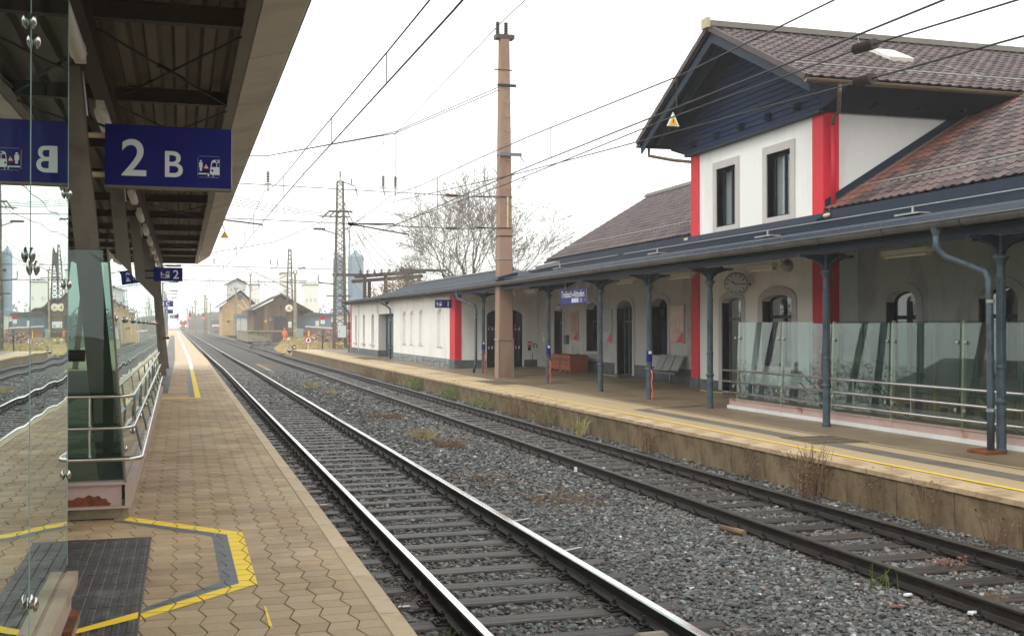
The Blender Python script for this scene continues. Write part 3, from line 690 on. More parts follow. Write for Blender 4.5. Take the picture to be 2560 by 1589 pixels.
def roofslab(par, name, pts, th, m='navy_dark'):
    mb = MB(); mb.prism(pts, (0, 0, -th)); return mb.build(name, m, par)
def speck(p, i, j): return 'tile_light' if random.random() < .3 else 'tile'
mr = part('main_roof', SB)
xr1 = 28.
for s in (-1, 1):
    e = YM + s * 5.0
    roofslab(mr, 'roof_deck', [(14.2, YM, RZ), (14.2, e, EZ), (xr1, e, EZ), (xr1, YM, RZ)], .10)
sl_ = math.hypot(5.0, RZ - EZ)
tiles(mr, (14.18, YM - 5.06, EZ - .01), (1, 0, 0), (0, 5.0, RZ - EZ), int((xr1 - 14.2) / TW), int(sl_ / TE) + 1, 300, mfun=speck)
tiles(mr, (14.18 + TW * int((xr1 - 14.2) / TW), YM + 5.06, EZ - .01), (-1, 0, 0), (0, -5.0, RZ - EZ), int((xr1 - 14.2) / TW), int(sl_ / TE) + 1, 0)
vt = MB(); vt.prism([(0, 0, -.09), (.10, 0, -.09), (.10, 0, .055), (0, 0, .055)], (0, .36, 0)); vme = mesh_only(vt, 'verge_tile', 'tile')
for s in (-1, 1):
    d = Vector((0, -s * 5.0, RZ - EZ)).normalized(); q = Vector((0, 1, 0)).rotation_difference(d).to_matrix().to_4x4()
    for j in range(int(sl_ / TE) + 1):
        piece('verge_tile', vme, mr, Matrix.Translation(Vector((14.10, YM + s * 5.06, EZ)) + d * (j * TE) + Vector((0, 0, .006 * (j % 2)))) @ q)
m = MB(); m.box(14.0, 14.12, YM - .17, YM + .17, RZ - .02, RZ + .26); m.build('ridge_end', 'olive_steel', mr)
m = MB(); m.prism([(14.12, YM - .2, RZ + .02), (14.12, YM - .13, RZ + .20), (14.12, YM + .13, RZ + .20), (14.12, YM + .2, RZ + .02)], (14, 0, 0)); m.build('ridge_cap', 'ridge_metal', mr)
def skylight(par, c, U, Vv, w_, l_, frame='lamp_white'):
    U, Vv = Vector(U).normalized(), Vector(Vv).normalized(); N_ = U.cross(Vv); c = Vector(c)
    P = [c - U * w_ / 2 - Vv * l_ / 2, c + U * w_ / 2 - Vv * l_ / 2, c + U * w_ / 2 + Vv * l_ / 2, c - U * w_ / 2 + Vv * l_ / 2]
    m = MB(); m.prism([p + N_ * .02 for p in P], N_ * .14); o = m.build('skylight', frame, par)
    m = MB(); m.add([c + (p - c) * .86 + N_ * .165 for p in P], [(0, 1, 2, 3)]); m.build('skylight_glass', 'lamp_white', o)
Vs = Vector((0, 5.0, RZ - EZ)).normalized()
skylight(mr, Vector((18.5, YM - 5.0, EZ)) + Vs * 3.1, (1, 0, 0), Vs, .75, 1.0)
def snowguard(par, A, B, N_, h=.1, n=8):
    m = MB(); A, B, N_ = Vector(A), Vector(B), Vector(N_)
    m.tube(A + N_ * h, B + N_ * h, .014, 5); m.tube(A + N_ * (h + .07), B + N_ * (h + .07), .014, 5)
    for i in range(n):
        p = A.lerp(B, (i + .5) / n); m.tube(p, p + N_ * (h + .09), .012, 4)
    m.build('snow_guard', 'galvanised', par)
snowguard(mr, Vector((14.3, YM - 5.0, EZ)) + Vs * 1.0, Vector((27, YM - 5.0, EZ)) + Vs * 1.0, (0, -.43, .9), .06, 14)
m = MB(); m.path([(18.9, YM - .1, RZ + .14), (18.6, YM - .6, RZ - .22), (20.8, YM - 4.9, EZ + .1), (20.9, YM - 5.1, EZ - .4)], .012, 4); m.build('lightning_wire', 'galvanised', mr)
for x in (15.9, 18.9): m = MB(); m.tube((x, YM, RZ + .1), (x, YM, RZ + .5), .01, 4); m.build('lightning_rod', 'galvanised', mr)

# wings
XE, ZE, ZS = 15.55, 5.16, .604
XR = 20.5; ZR = ZE + ZS * (XR - XE)
wr = part('wing_roof', SB)
roofslab(wr, 'roof_deck', [(XE, -14., ZE), (XE, YA, ZE), (XR, YA, ZR), (XR, -14., ZR)], .08)
Vw = Vector((XR - XE, 0, ZR - ZE)).normalized(); slw = math.hypot(XR - XE, ZR - ZE)
def redw(p, i, j):
    d = (YA - p.y) - .12 * (p.x - XE)
    return 'tile_red' if d < .45 + .7 * random.random() and p.y < YA else ('tile_light' if random.random() < .55 else 'tile')
tiles(wr, Vector((XE - .06, YA - .02, ZE - .01)), (0, -1, 0), Vw, int((YA - 6) / TW), int(slw / TE) + 1, 300, mfun=redw)
m = MB(); q0 = Vector((XE - .05, YA - .05, ZE + .0)); d = Vw * (slw - .1); m.prism([q0 + Vector((0, 0, .02)), q0 + d + Vector((0, 0, .02)), q0 + d + Vector((0, 0, .26)), q0 + Vector((0, 0, .26))], (0, .03, 0)); m.build('valley_flashing', 'navy', wr)
snowguard(wr, Vector((XE, YA - .4, ZE)) + Vw * .95, Vector((XE, 7., ZE)) + Vw * .95, Vector((-.5, 0, .86)), .06, 18)
m = MB(); m.path([Vector((XE, YA - .3, ZE)) + Vw * 5.4 + Vector((0, 0, .12)), Vector((XE, YA - .45, ZE)) + Vw * 2.8 + Vector((0, 0, .14)), Vector((XE - .05, YA - .25, ZE + .05)), Vector((XE - .1, YA - .2, ZE - .3))], .011, 4); m.build('lightning_wire', 'galvanised', wr)
lw = part('wing_roof', SB)
YG = 46.7
roofslab(lw, 'roof_deck', [(XE, YB, ZE), (XE, YG, ZE), (XR, YG, ZR), (XR, YB, ZR)], .08)
MB().quad((XR, YB, ZR), (XR, YG, ZR), (XR + 5, YG, ZE), (XR + 5, YB, ZE)).build('rear_slope', 'tile', lw)
tiles(lw, Vector((XE - .06, YB + TW * int((YG - YB) / TW), ZE - .01)), (0, -1, 0), Vw, int((YG - YB) / TW), int(slw / TE) + 1, 300, mfun=lambda p, i, j: 'tile_red' if (p.y - YB) < .5 and p.x < 16.6 and random.random() < .8 else ('tile_light' if random.random() < .6 else 'tile'))
m = MB(); m.prism([(XR - .2, YB, ZR + .0), (XR - .12, YB, ZR + .16), (XR + .12, YB, ZR + .16), (XR + .2, YB, ZR)], (0, YG - YB + .1, 0)); m.build('ridge_cap', 'ridge_metal', lw)
snowguard(lw, Vector((XE, YB + .1, ZE)) + Vw * .95, Vector((XE, YG - .2, ZE)) + Vw * .95, Vector((-.5, 0, .86)), .06, 14)
skylight(lw, Vector((XE, 35.6, ZE)) + Vw * 3.6, (0, -1, 0), Vw, .8, 1.1)
MB().prism([(XE, YG, ZE - .1), (XR, YG, ZR - .1), (XR + 5, YG, ZE - .1)], (0, -.1, 0)).build('gable_wall', 'white_wall', lw)
for y0, y1 in ((-14., YA - .02), (YB + .02, YG)):
    MB().box(XE - .10, XE - .02, y0, y1, ZE - .34, ZE - .035).build('eave_fascia', 'navy', SB)
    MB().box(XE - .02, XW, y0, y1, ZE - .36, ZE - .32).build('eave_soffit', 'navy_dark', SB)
# wing walls with arched openings (y0,y1,z0,spring,rise)
RW = [(22.03, 23.2), (18.75, 19.93), (15.5, 16.7), (12.2, 13.4)]
m = MB(); m.sheet([(-14, .1), (YA, .1), (YA, 4.9), (-14, 4.9)], [arch(a, b, 1.15, 2.83, .26) for a, b in RW], wallX(XW), (.3, 0, 0)); m.build('wing_wall', 'white_wall_shade', SB, fixn=False)
for a, b in RW: window(SB, XW, a, b, 1.15, 2.83, .26, sur=.22, bars=((a + b) / 2,), transom=2.45)
LWn = [(42.7, 44.0, 1.2, 'window'), (35.85, 37.25, 1.2, 'window'), (32.5, 33.7, 1.2, 'window'), (39.05, 40.6, .3, 'door'), (47.1, 48.25, .3, 'door')]
m = MB(); m.sheet([(YB, .1), (50.9, .1), (50.9, 4.9), (YB, 4.9)], [arch(a, b, c, 2.95, .3) for a, b, c, _ in LWn], wallX(XW), (.34, 0, 0)); m.build('wing_wall', 'white_wall_shade', SB, fixn=False)
for a, b, c, nm in LWn:
    W_ = window(SB, XW, a, b, c, 2.95, .3, sur=.2, depth=.34, transom=2.42, bars=(((a + b) / 2,) if nm == 'window' else ((a * .35 + b * .65),)), sill=nm == 'window', name=nm, frame='navy_dark' if nm == 'window' else 'door_grey', pane='dark_glass')
    if nm == 'door': m = MB(); m.box(XW + .18, XW + .3, a + .42, a + .56, 1.25, 1.5); m.build('handle', 'iron', W_)
MB().box(XW - .03, XW + .02, YB + .05, 38.85, .05, .78).build('plinth', 'plinth', SB); MB().box(XW - .03, XW + .02, 40.8, 46.9, .05, .78).build('plinth', 'plinth', SB)
MB().box(XW - .03, XW + .02, -14., YA - .05, .05, .7).build('plinth', 'plinth', SB)
MB().box(XW - .75, XW + .3, 38.7, 40.9, .1, .36).build('door_step', 'plinth', SB); MB().box(XW - .72, XW - .66, 38.9, 40.7, .36, .372).build('step_stripe', 'yellow_paint', SB)
MB().box(XC - .7, XC, 28.5, 30.0, .1, .33).build('door_step', 'plinth', SB); MB().box(XC - .69, XC - .62, 28.55, 29.95, .33, .342).build('step_stripe', 'yellow_paint', SB)

# ------------------------------------------------------------------ low annex at the far end
AX = thing('annex_building', 'low white annex with narrow arched niches and a red corner at the platform end', 'building', (12.45, 68, .2))
XA, Y1, Y2 = 12.45, 50.88, 84.9
nich = [(62.85, 63.85), (60.7, 61.75), (58.1, 59.25), (53.5, 54.75)]; win3 = [(81.9, 82.85), (78.1, 79.1), (74.25, 75.35)]
m = MB(); m.sheet([(Y1, .1), (66.77, .1), (66.77, 4.05), (Y1, 4.05)], [arch(a, b, 1.2, 2.85, .3) for a, b in nich], wallX(XA - .06), (.16, 0, 0)); m.build('front_wall', 'white_wall', AX, fixn=False)
for a, b in nich:
    MB().add([(XA + .095, p, q) for p, q in arch(a, b, 1.2, 2.85, .3)], [tuple(range(11))]).build('blind_niche', 'white_wall', AX); MB().bev(XA - .09, XA + .09, a - .02, b + .02, 1.17, 1.2, .008).build('niche_sill', 'trim_grey', AX)
m = MB(); m.sheet([(72.54, .1), (Y2, .1), (Y2, 4.2), (72.54, 4.2)], [arch(a, b, 1.05, 2.8, .3) for a, b in win3], wallX(XA), (.25, 0, 0)); m.build('front_wall', 'white_wall', AX, fixn=False)
for a, b in win3: window(AX, XA, a, b, 1.05, 2.8, .3, sur=.1, depth=.25, transom=2.2, surround=False, frame='door_grey', pane='dark_glass')
MB().box(XA + .02, XA + .1, 66.77, 72.54, 3.05, 4.15).build('lintel', 'white_wall', AX)
MB().quad((XA, 72.54, .1), (XA + .7, 72.54, .1), (XA + .7, 72.54, 3.05), (XA, 72.54, 3.05)).build('jamb', 'white_wall_shade', AX)
dd = part('door', AX)
MB().box(XA + .5, XA + .56, 66.8, 72.5, .2, 3.05).build('door_frame', 'navy', dd)
for k in range(2): MB().box(XA + .46, XA + .5, 68.7 + k * 1.42, 70.08 + k * 1.42, .3, 2.85).build('door_leaf', 'door_grey', dd)
for k in range(7): MB().box(XA + .44, XA + .46, 68.85, 71.35, .42 + k * .09, .47 + k * .09).build('louvre', 'navy', dd)
m = MB(); m.sheet([(XA, .1), (XW + .1, .1), (XW + .1, 4.5), (XA, 4.2)], [arch(13.95, 15.77, .25, 2.75, .32)], lambda a, b: (a, Y1, b), (0, .3, 0)); m.build('end_wall', 'white_wall', AX, fixn=False)
MB().quad((XA, Y2, .1), (XW, Y2, .1), (XW, Y2, 4.3), (XA, Y2, 4.3)).build('end_wall', 'white_wall', AX)
MB().quad((XW + .1, Y1, .1), (XW + .1, Y2, .1), (XW + .1, Y2, 4.2), (XW + .1, Y1, 4.2)).build('rear_wall', 'white_wall', AX)
dd = part('door', AX); o_ = arch(13.95, 15.77, .25, 2.75, .32)
hs_ = [[(a, .45), (a + .66, .45), (a + .66, 2.3), (a, 2.3)] for a in (14.08, 14.98)]
m = MB(); m.sheet(o_, hs_, lambda a, b: (a, Y1 + .16, b), (0, .05, 0)); m.build('door_frame', 'navy_dark', dd, fixn=False)
MB().add([(a, Y1 + .19, b) for a, b in o_], [tuple(range(len(o_)))]).build('door_glass', 'dark_glass', dd)
for z in (1.15, 2.05):
    for k in range(10):
        x = 14.06 + k * .168; MB().box(x, x + .06, Y1 + .14, Y1 + .158, z, z + .14).build('safety_mark', 'sign_white', dd)
MB().box(XA - .075, XA + .24, Y1 - .03, 51.91, .64, 4.1).build('red_corner_strip', 'red_paint', AX)
MB().box(XA - .04, XA + .2, 84.5, Y2 + .04, .64, 4.2).build('red_corner_strip', 'red_paint', AX)
MB().box(XA - .1, XA + .27, Y1 - .05, 51.95, .05, .64).build('plinth', 'plinth', AX)
MB().box(XA + .27, 13.9, Y1 - .03, Y1 + .02, .05, .64).build('plinth', 'plinth', AX); MB().box(15.82, XW, Y1 - .03, Y1 + .02, .05, .64).build('plinth', 'plinth', AX)
MB().box(XA - .03, XA + .02, 72.54, Y2, .05, .66).build('plinth', 'plinth', AX); MB().box(XA + .02, XA + .7, 72.51, 72.56, .05, .66).build('plinth', 'plinth', AX)
MB().box(XA - .065, XA + .02, 51.95, 66.77, .05, .66).build('plinth', 'plinth', AX)
y = 52.0; k = 0
while y < 66.4:                                # rubble facing on the near stretch of the plinth
    w_ = random.uniform(.45, 1.0); zs_ = [.20, random.uniform(.33, .5), .66] if random.random() < .8 else [.20, .66]
    for z0, z1 in zip(zs_, zs_[1:]):
        a, b = y + random.uniform(0, .05), y + w_ - random.uniform(.01, .06); dd_ = random.uniform(.02, .05)
        m = MB(); x0 = XA - .066
        c = [(a + random.uniform(0, .07), z0 + random.uniform(.005, .03)), (b - random.uniform(0, .07), z0 + random.uniform(.005, .03)), (b - random.uniform(0, .07), z1 - random.uniform(.005, .03)), (a + random.uniform(0, .07), z1 - random.uniform(.005, .03))]
        cc = ((a + b) / 2, (z0 + z1) / 2); i_ = [(cc[0] + (p - cc[0]) * .88, cc[1] + (q - cc[1]) * .85) for p, q in c]
        m.add([(x0, p, q) for p, q in c] + [(x0 - dd_, p, q) for p, q in i_], [(4, 5, 6, 7)] + [(i, (i + 1) % 4, 4 + (i + 1) % 4, 4 + i) for i in range(4)]); m.build('plinth_stone', 'plinth_stone', AX)
    y += w_
for yy_, zz_ in ((54.0, 3.78), (57.2, 3.78), (63.6, 3.78)):
    MB().box(XA - .35, XA - .07, yy_ - .6, yy_ + .6, zz_, zz_ + .09).build('wall_lamp', 'lamp_white', AX)
m = MB(); m.tube((XA - .3, 67.6, 3.72), (XA - .05, 67.6, 3.8), .02, 5); m.tube((XA - .42, 67.6, 3.66), (XA - .22, 67.6, 3.7), .1, 8, .06); m.build('camera_dome', 'iron', AX)
m = MB(); m.path([(XA - .05, 72.6, 4.0), (XA - .05, 72.6, 3.1)], .02, 5); m.path([(XA - .05, 80.7, 4.0), (XA - .05, 80.7, .5)], .025, 5); m.build('cable_conduit', 'trim_grey', AX)

# ------------------------------------------------------------------ platform canopy in front of the station
CA = thing('station_canopy', 'long navy metal canopy on cast iron columns before the station', 'canopy', (12.3, 40, .2))
def gz(y): return 3.93 + .22 * max(0, (y - 48) / 37)
ysC = [-14, 5, 12, 20, 30, 40, 46.8, 52, 60, 69.3, 77, 84.5]
GX = 11.72
v = []; f = []
for y in ysC:
    t = 0 if y <= 69.3 else (y - 69.3) / 15.2
    if y < 46.8: pr = [(GX + .03, gz(y) + .02), (12.9, gz(y) + .30), (XW + .1, gz(y) + .02 + .245 * (XW + .07 - GX))]
    else:
        xr_ = 14.1 - 0 * t; zr_ = gz(y) + .80 * (1 - t) + .05; pr = [(GX + .03, gz(y) + .02), (xr_, zr_), (XW + .4, gz(y) + .06)]
    v += [(a, y, b) for a, b in pr]
f = [(j * 3 + i, j * 3 + i + 1, j * 3 + i + 4, j * 3 + i + 3) for j in range(len(ysC) - 1) for i in range(2)]
ro = mk('roof_sheet', v, f, 'canopy_metal', CA, fixn=False)
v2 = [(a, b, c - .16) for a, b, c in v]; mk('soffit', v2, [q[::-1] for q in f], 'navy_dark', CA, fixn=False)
m = MB()
for j in range(len(ysC) - 1):
    y0, y1 = ysC[j], ysC[j + 1]
    m.add([(11.95, y0, gz(y0) - .28), (12.05, y0, gz(y0) - .28), (12.05, y0, gz(y0) - .05), (11.95, y0, gz(y0) - .05), (11.95, y1, gz(y1) - .28), (12.05, y1, gz(y1) - .28), (12.05, y1, gz(y1) - .05), (11.95, y1, gz(y1) - .05)], [(0, 1, 5, 4), (1, 2, 6, 5), (3, 0, 4, 7)])
m.build('fascia_beam', 'navy', CA)
m = MB(); n = 7
for j in range(len(ysC) - 1):
    y0, y1 = ysC[j], ysC[j + 1]; q = []
    for y in (y0, y1): q += [(GX - .0 + math.cos(math.pi + math.pi * i / n) * .10, y, gz(y) + .0 + math.sin(math.pi + math.pi * i / n) * .12) for i in range(n + 1)]
    m.add(q, [(i, i + 1, n + 2 + i, n + 1 + i) for i in range(n)])
    m.tube((GX - .10, y0, gz(y0)), (GX - .10, y1, gz(y1)), .016, 6)
g_ = m.build('gutter', 'gutter', CA, fixn=False)
for k in range(40):
    y = 6.5 + k * 2.0; m = MB(); q = []
    for d_ in (0, .035): q += [(GX + math.cos(math.pi + math.pi * i / n) * .104, y + d_, gz(y) + math.sin(math.pi + math.pi * i / n) * .124) for i in range(n + 1)]
    m.add(q, [(i, i + 1, n + 2 + i, n + 1 + i) for i in range(n)]); m.build('gutter_joint', 'navy', g_, fixn=False)
def cz(x, y): return gz(y) + .02 + (.245 * (x - GX) if y < 46.8 else .33 * (x - GX)) + .035
for xo in (12.0, 12.25):
    m = MB(); m.path([(xo, y, cz(xo, y) + .035) for y in ysC[:10]], .010, 5)
    for k in range(76): y = 6 + k * .85; m.tube((xo, y, cz(xo, y) - .03), (xo, y, cz(xo, y) + .045), .010, 4)
    m.build('snow_bar', 'bar_dark', CA)
for k in range(9):
    xo = 12.5 + k * .32; m = MB(); m.path([(xo, y, cz(xo, y) - .01) for y in ysC[:6]] + [(xo, 46.7, cz(xo, 46.7) - .01)], .012, 4); m.build('roof_seam', 'canopy_metal', CA)
m = MB(); m.path([(14.1, y, gz(y) + .88) for y in (47, 52, 60, 69.3)], .07, 6); m.build('ridge_cap', 'gutter', CA)
m = MB(); m.path([(13.0, y, cz(13.0, y) + .16) for y in (5, 20, 31.5)], .012, 4); m.path([(13.0, y, cz(13.0, y) + .16) for y in (32, 40, 46)], .012, 4)
for y in (17.5, 22.8, 29.0, 37.5): m.box(12.85, 13.15, y - .35, y + .35, cz(13, y) - .0, cz(13, y) + .03); m.tube((13, y, cz(13, y)), (13, y, cz(13, y) + .17), .025, 5)
m.build('safety_cable', 'galvanised', CA)
m = MB(); m.prism([(XC - .06, YA - .1, 4.86), (XC - .30, YA - .1, 4.86), (XC - .28, YA - .1, 4.94), (XC - .12, YA - .1, 4.97), (XC - .10, YA - .1, 5.07), (XC - .05, YA - .1, 5.07)], (0, YB - YA + .25, 0)); m.build('wall_flashing', 'navy', CA)
skylight(CA, (14.6, 43.6, cz(14.6, 43.6)), (0, -1, 0), (1, 0, .245), .9, .8, 'galvanised')
# cast iron columns
COLY = [14.42, 19.33, 24.4, 28.05, 31.75, 36.78, 45.5]
names = ['cast iron canopy column at the right edge beside a drainpipe', 'cast iron canopy column standing before the glass stair screen', 'cast iron column just left of the glass stair screen', 'cast iron column with blue notice and orange hose in front of the bench', 'plain cast iron column right of the station name sign', 'cast iron column with blue notice and orange hose near the wooden crates', 'cast iron column beside the red annex corner and drainpipe']
prof = [(.105, .0), (.105, .06), (.092, .08), (.092, .76), (.10, .78), (.118, .80), (.118, .83), (.10, .85), (.088, .87), (.09, 1.32), (.10, 1.34), (.10, 1.37), (.082, 1.39), (.072, 2.72), (.082, 2.74), (.085, 2.78), (.075, 2.80), (.072, 2.95), (.09, 3.0), (.135, 3.06), (.15, 3.07), (.15, 3.10), (.10, 3.12), (.07, 3.14), (.07, 3.42)]
ct = thing('canopy_column', names[0], 'column', (12.33, COLY[0], .235), 'cast iron canopy columns')
x0, y0 = 12.33, COLY[0]
MB().lathe([(r * .82, h + .235) for r, h in prof], (x0, y0, 0), 14).build('shaft', 'steel_bluegrey', ct, smooth=False)
ct.children[0].data.materials[0] = mat('column_paint', srgb(62, 78, 88), .55, var=.14, vs=5, c2=srgb(44, 55, 63), c2s=4)
for k in range(10):
    a = 2 * math.pi * k / 10; p, q = math.cos(a) * .062, math.sin(a) * .062
    MB().tube((x0 + p, y0 + q, 1.64), (x0 + p, y0 + q, 2.94), .011, 4).build('flute', 'column_paint', ct)
for s in (-1, 1):
    for ax in (0, 1):
        pts = [(.06, 3.36), (.10, 3.44), (.20, 3.52), (.36, 3.57), (.46, 3.60), (.62, 3.61), (.62, 3.66), (.06, 3.66)]
        m = MB(); m.prism([((x0 + s * a, y0 - .03, b) if ax else (x0 - .03, y0 + s * a, b)) for a, b in pts], (0, .06, 0) if ax else (.06, 0, 0)); m.build('bracket', 'navy', ct)
for i, y in enumerate(COLY[1:], 1):
    c = copy_tree(ct, (12.33, y, .235)); c['label'] = names[i]
for i in (3, 5, 6):
    y = COLY[i]; t = tag(MB().path([(12.33 + .0, y - .12, 1.05), (12.36, y - .15, .9), (12.33, y - .14, .7), (12.35, y - .17, .5), (12.33, y - .16, .3), (12.33, y - .2, .25)], .018, 6).build('hose', 'hose_orange', smooth=True), ['', '', '', 'orange hose hanging on the column in front of the bench', '', 'orange hose on the column beside the wooden crates', 'orange hose on the column by the annex drainpipe'][i], 'hose')
    o = thing('notice', ['', '', '', 'small blue notice on the column in front of the bench', '', 'small blue notice on the column beside the crates', 'small blue notice on the column by the annex'][i], 'notice', (12.33, y, 1.2))
    MB().lathe([(.084, 1.26), (.084, 1.58)], (12.33, y, 0), 12).build('sheet', 'sign_blue', o); MB().box(12.27, 12.36, y - .09, y - .085, 1.48, 1.56).build('symbol', 'sign_white', o)
# drainpipes
PIPE1 = [(11.74, 15.2, 3.72), (11.74, 15.2, 3.52), (11.86, 15.15, 3.37), (12.08, 14.72, 3.17), (12.13, 14.52, 3.10), (12.13, 14.44, 2.95), (12.13, 14.42, 1.2), (12.13, 14.42, .25)]
def drain(label, pts, base=True):
    m = MB(); m.path(pts, .058, 8); o = m.build('drainpipe', 'column_paint', smooth=True); tag(o, label, 'drainpipe')
    g = MB(); p = Vector(pts[0]); g.lathe([(.06, -.02), (.10, .14), (.10, .2)], tuple(p), 8); g.build('funnel', 'column_paint', o)
    for z in (.9, 2.6):
        q = pts[-2]; g = MB(); g.lathe([(.066, z), (.066, z + .05)], (q[0], q[1], 0), 8); g.build('clamp', 'galvanised', o)
drain('thick grey drainpipe bending to the column at the right edge', PIPE1)
drain('grey drainpipe bending down to the column by the red annex corner', [(11.72, 47.9, 3.75), (11.75, 47.8, 3.5), (11.95, 47, 3.3), (12.15, 46.3, 3.15), (12.18, 46.2, 2.95), (12.18, 46.2, .75), (12.1, 46.1, .5), (12.05, 46.1, .25)])
drain('dark drainpipe on the annex wall beside the grey doors', [(11.72, 67.5, 3.9), (11.72, 67.5, 3.7), (12.1, 67.45, 3.5), (12.3, 67.4, 3.3), (12.32, 67.4, 3.0), (12.32, 67.4, .25)])
drain('dark drainpipe at the far end of the annex', [(11.72, 84.4, 4.0), (11.72, 84.4, 3.8), (12.0, 84.6, 3.55), (12.3, 85.0, 3.3), (12.32, 85.0, 3.0), (12.32, 85.0, .25)])
tag(MB().bev(11.95, 12.3, 14.3, 14.75, .235, .30, .02).build('drain_cover', 'rust'), 'rusty drain cover at the foot of the thick drainpipe', 'drain cover')
# lamps under the canopy
lampL = ['second fluorescent lamp from the right under the station canopy', 'fluorescent lamp beside the loudspeaker under the canopy', 'fluorescent lamp right of the bench under the canopy', 'fluorescent lamp above the door right of the name sign', 'fluorescent lamp left of the name sign under the canopy', 'small lamp behind the concrete mast under the canopy', 'fluorescent lamp near the annex door under the canopy']
for i, (a, b) in enumerate([(18.3, 19.8), (24.2, 25.5), (28.8, 30.4), (33.0, 34.5), (43.3, 44.8), (46.2, 47.2), (48.4, 49.4)]):
    t = thing('canopy_lamp', lampL[i], 'lamp', (14, a, 3.6), 'fluorescent lamps under the station canopy')
    MB().bev(13.92, 14.08, a, b, 3.70, 3.80, .01).build('housing', 'lamp_white', t); MB().tube((14, a + .05, 3.66), (14, b - .05, 3.66), .028, 8).build('fluorescent_tube', 'lamp_white', t)
    for yy_ in (a + .04, b - .04): MB().box(13.95, 14.05, yy_ - .03, yy_ + .03, 3.62, 3.71).build('lamp_holder', 'cream', t)
# clock, loudspeaker
t = thing('station_clock', 'round double-faced station clock hanging beside the station door', 'clock', (15.05, 28.2, 3.1))
M0 = Matrix.Translation((15.05, 28.15, 3.43)) @ Matrix.Rotation(R(55), 4, 'Z')
def ck(mb, name, m): 
    o = mb.build(name, m, t, at=(15.05, 28.2, 3.1)); mm = Matrix.Translation((0, 0, 0))
    o.matrix_local = Matrix.Translation(Vector((15.05, 28.2, 3.1)) * -1) @ M0 @ Matrix.Translation((15.05, 28.2, 3.1)); return o
ck(MB().lathe([(.30, -.09), (.34, -.07), (.34, .07), (.30, .09)], (0, 0, 0), 24, 'x'), 'case', 'galvanised')
ck(MB().lathe([(.29, -.095), (.0, -.096)], (0, 0, 0), 24, 'x'), 'dial', 'pale_wall')
for k in range(12):
    a = k * math.pi / 6; c_, s_ = math.cos(a), math.sin(a)
    ck(MB().tube((-.1, s_ * .21, c_ * .21), (-.1, s_ * .27, c_ * .27), .012, 4), 'hour_mark', 'sign_black')
ck(MB().tube((-.104, 0, 0), (-.104, .135, .08), .014, 4), 'hour_hand', 'sign_black'); ck(MB().tube((-.106, 0, 0), (-.106, -.22, .0), .010, 4), 'minute_hand', 'sign_black')
MB().tube((15.05, 28.15, 3.43), (15.5, 28.15, 3.43), .03, 6).build('bracket', 'iron', t)
t = thing('loudspeaker', 'grey horn loudspeaker under the canopy right of the lamp', 'loudspeaker', (14, 23.7, 3.6))
MB().lathe([(.03, .3), (.05, .16), (.10, .05), (.16, 0)], (14, 23.6, 3.7), 14, 'y').build('horn', 'trim_grey', t, smooth=True)
MB().lathe([(.04, .06), (.045, .02)], (14, 23.6, 3.7), 10, 'y').build('driver', 'iron', t); MB().tube((14, 23.8, 3.7), (14, 23.9, 3.85), .02, 5).build('bracket', 'galvanised', t)
# ------------------------------------------------------------------ things on the station platform
def pictogram(par, o, U, V_, s):
    """passenger, warning triangle, train and platform edge symbol in a rounded frame; o lower left corner"""
    o, U, V_ = Vector(o), Vector(U), Vector(V_); N_ = U.cross(V_).normalized()
    def P(a, b, k=1): return o + U * (a * s) + V_ * (b * s) + N_ * (.003 * k)
    def poly(pts, m, nm, k=1): MB().poly([P(a, b, k) for a, b in pts]).build(nm, m, par, fixn=False)
    def circ(cx, cy, r, n=12): return [(cx + r * math.cos(2 * math.pi * i / n), cy + r * math.sin(2 * math.pi * i / n)) for i in range(n)]
    for a0, a1, b0, b1 in ((.06, .94, 0, .012), (.06, .94, .988, 1), (0, .012, .06, .94), (.988, 1, .06, .94)): poly([(a0, b0), (a1, b0), (a1, b1), (a0, b1)], 'trim_grey', 'symbol_frame')
    poly([(.56, .16), (.66, .13), (.98, .13), (.98, .84), (.72, .84), (.62, .76), (.56, .42)], 'sign_white', 'train_symbol')
    poly([(.62, .5), (.66, .7), (.84, .7), (.84, .5)], 'sign_blue', 'train_window', 2); poly([(.88, .5), (.88, .7), (.975, .7), (.975, .5)], 'sign_blue', 'train_window', 2)
    poly(circ(.86, .77, .05), 'sign_blue', 'train_lamp', 2); poly(circ(.66, .33, .055), 'sign_blue', 'train_lamp', 2)
    poly([(.68, .02), (.71, .02), (.71, .13), (.68, .13)], 'sign_white', 'train_foot')
    poly(circ(.14, .76, .05), 'sign_white', 'person_symbol'); poly([(.06, .70), (.22, .70), (.22, .46), (.19, .46), (.19, .3), (.09, .3), (.09, .46), (.06, .46)], 'sign_white', 'person_symbol')
    poly([(.03, .20), (.52, .20), (.52, .05), (.46, .05), (.46, .14), (.03, .14)], 'sign_white', 'platform_symbol'); poly([(.36, .205), (.50, .205), (.50, .17), (.36, .17)], 'sign_yellow', 'platform_edge', 2)
    poly([(.24, .40), (.52, .40), (.38, .66)], 'sign_red', 'warning_triangle', 1.5); poly([(.29, .43), (.47, .43), (.38, .60)], 'sign_white', 'warning_field', 2.2); poly([(.37, .45), (.39, .45), (.39, .55), (.37, .55)], 'sign_black', 'warning_mark', 3)
def TM(o, U, V_):
    U, V_ = Vector(U).normalized(), Vector(V_).normalized(); N_ = U.cross(V_); m = Matrix((U, V_, N_)).transposed().to_4x4(); return Matrix.Translation(Vector(o) + N_ * .004) @ m
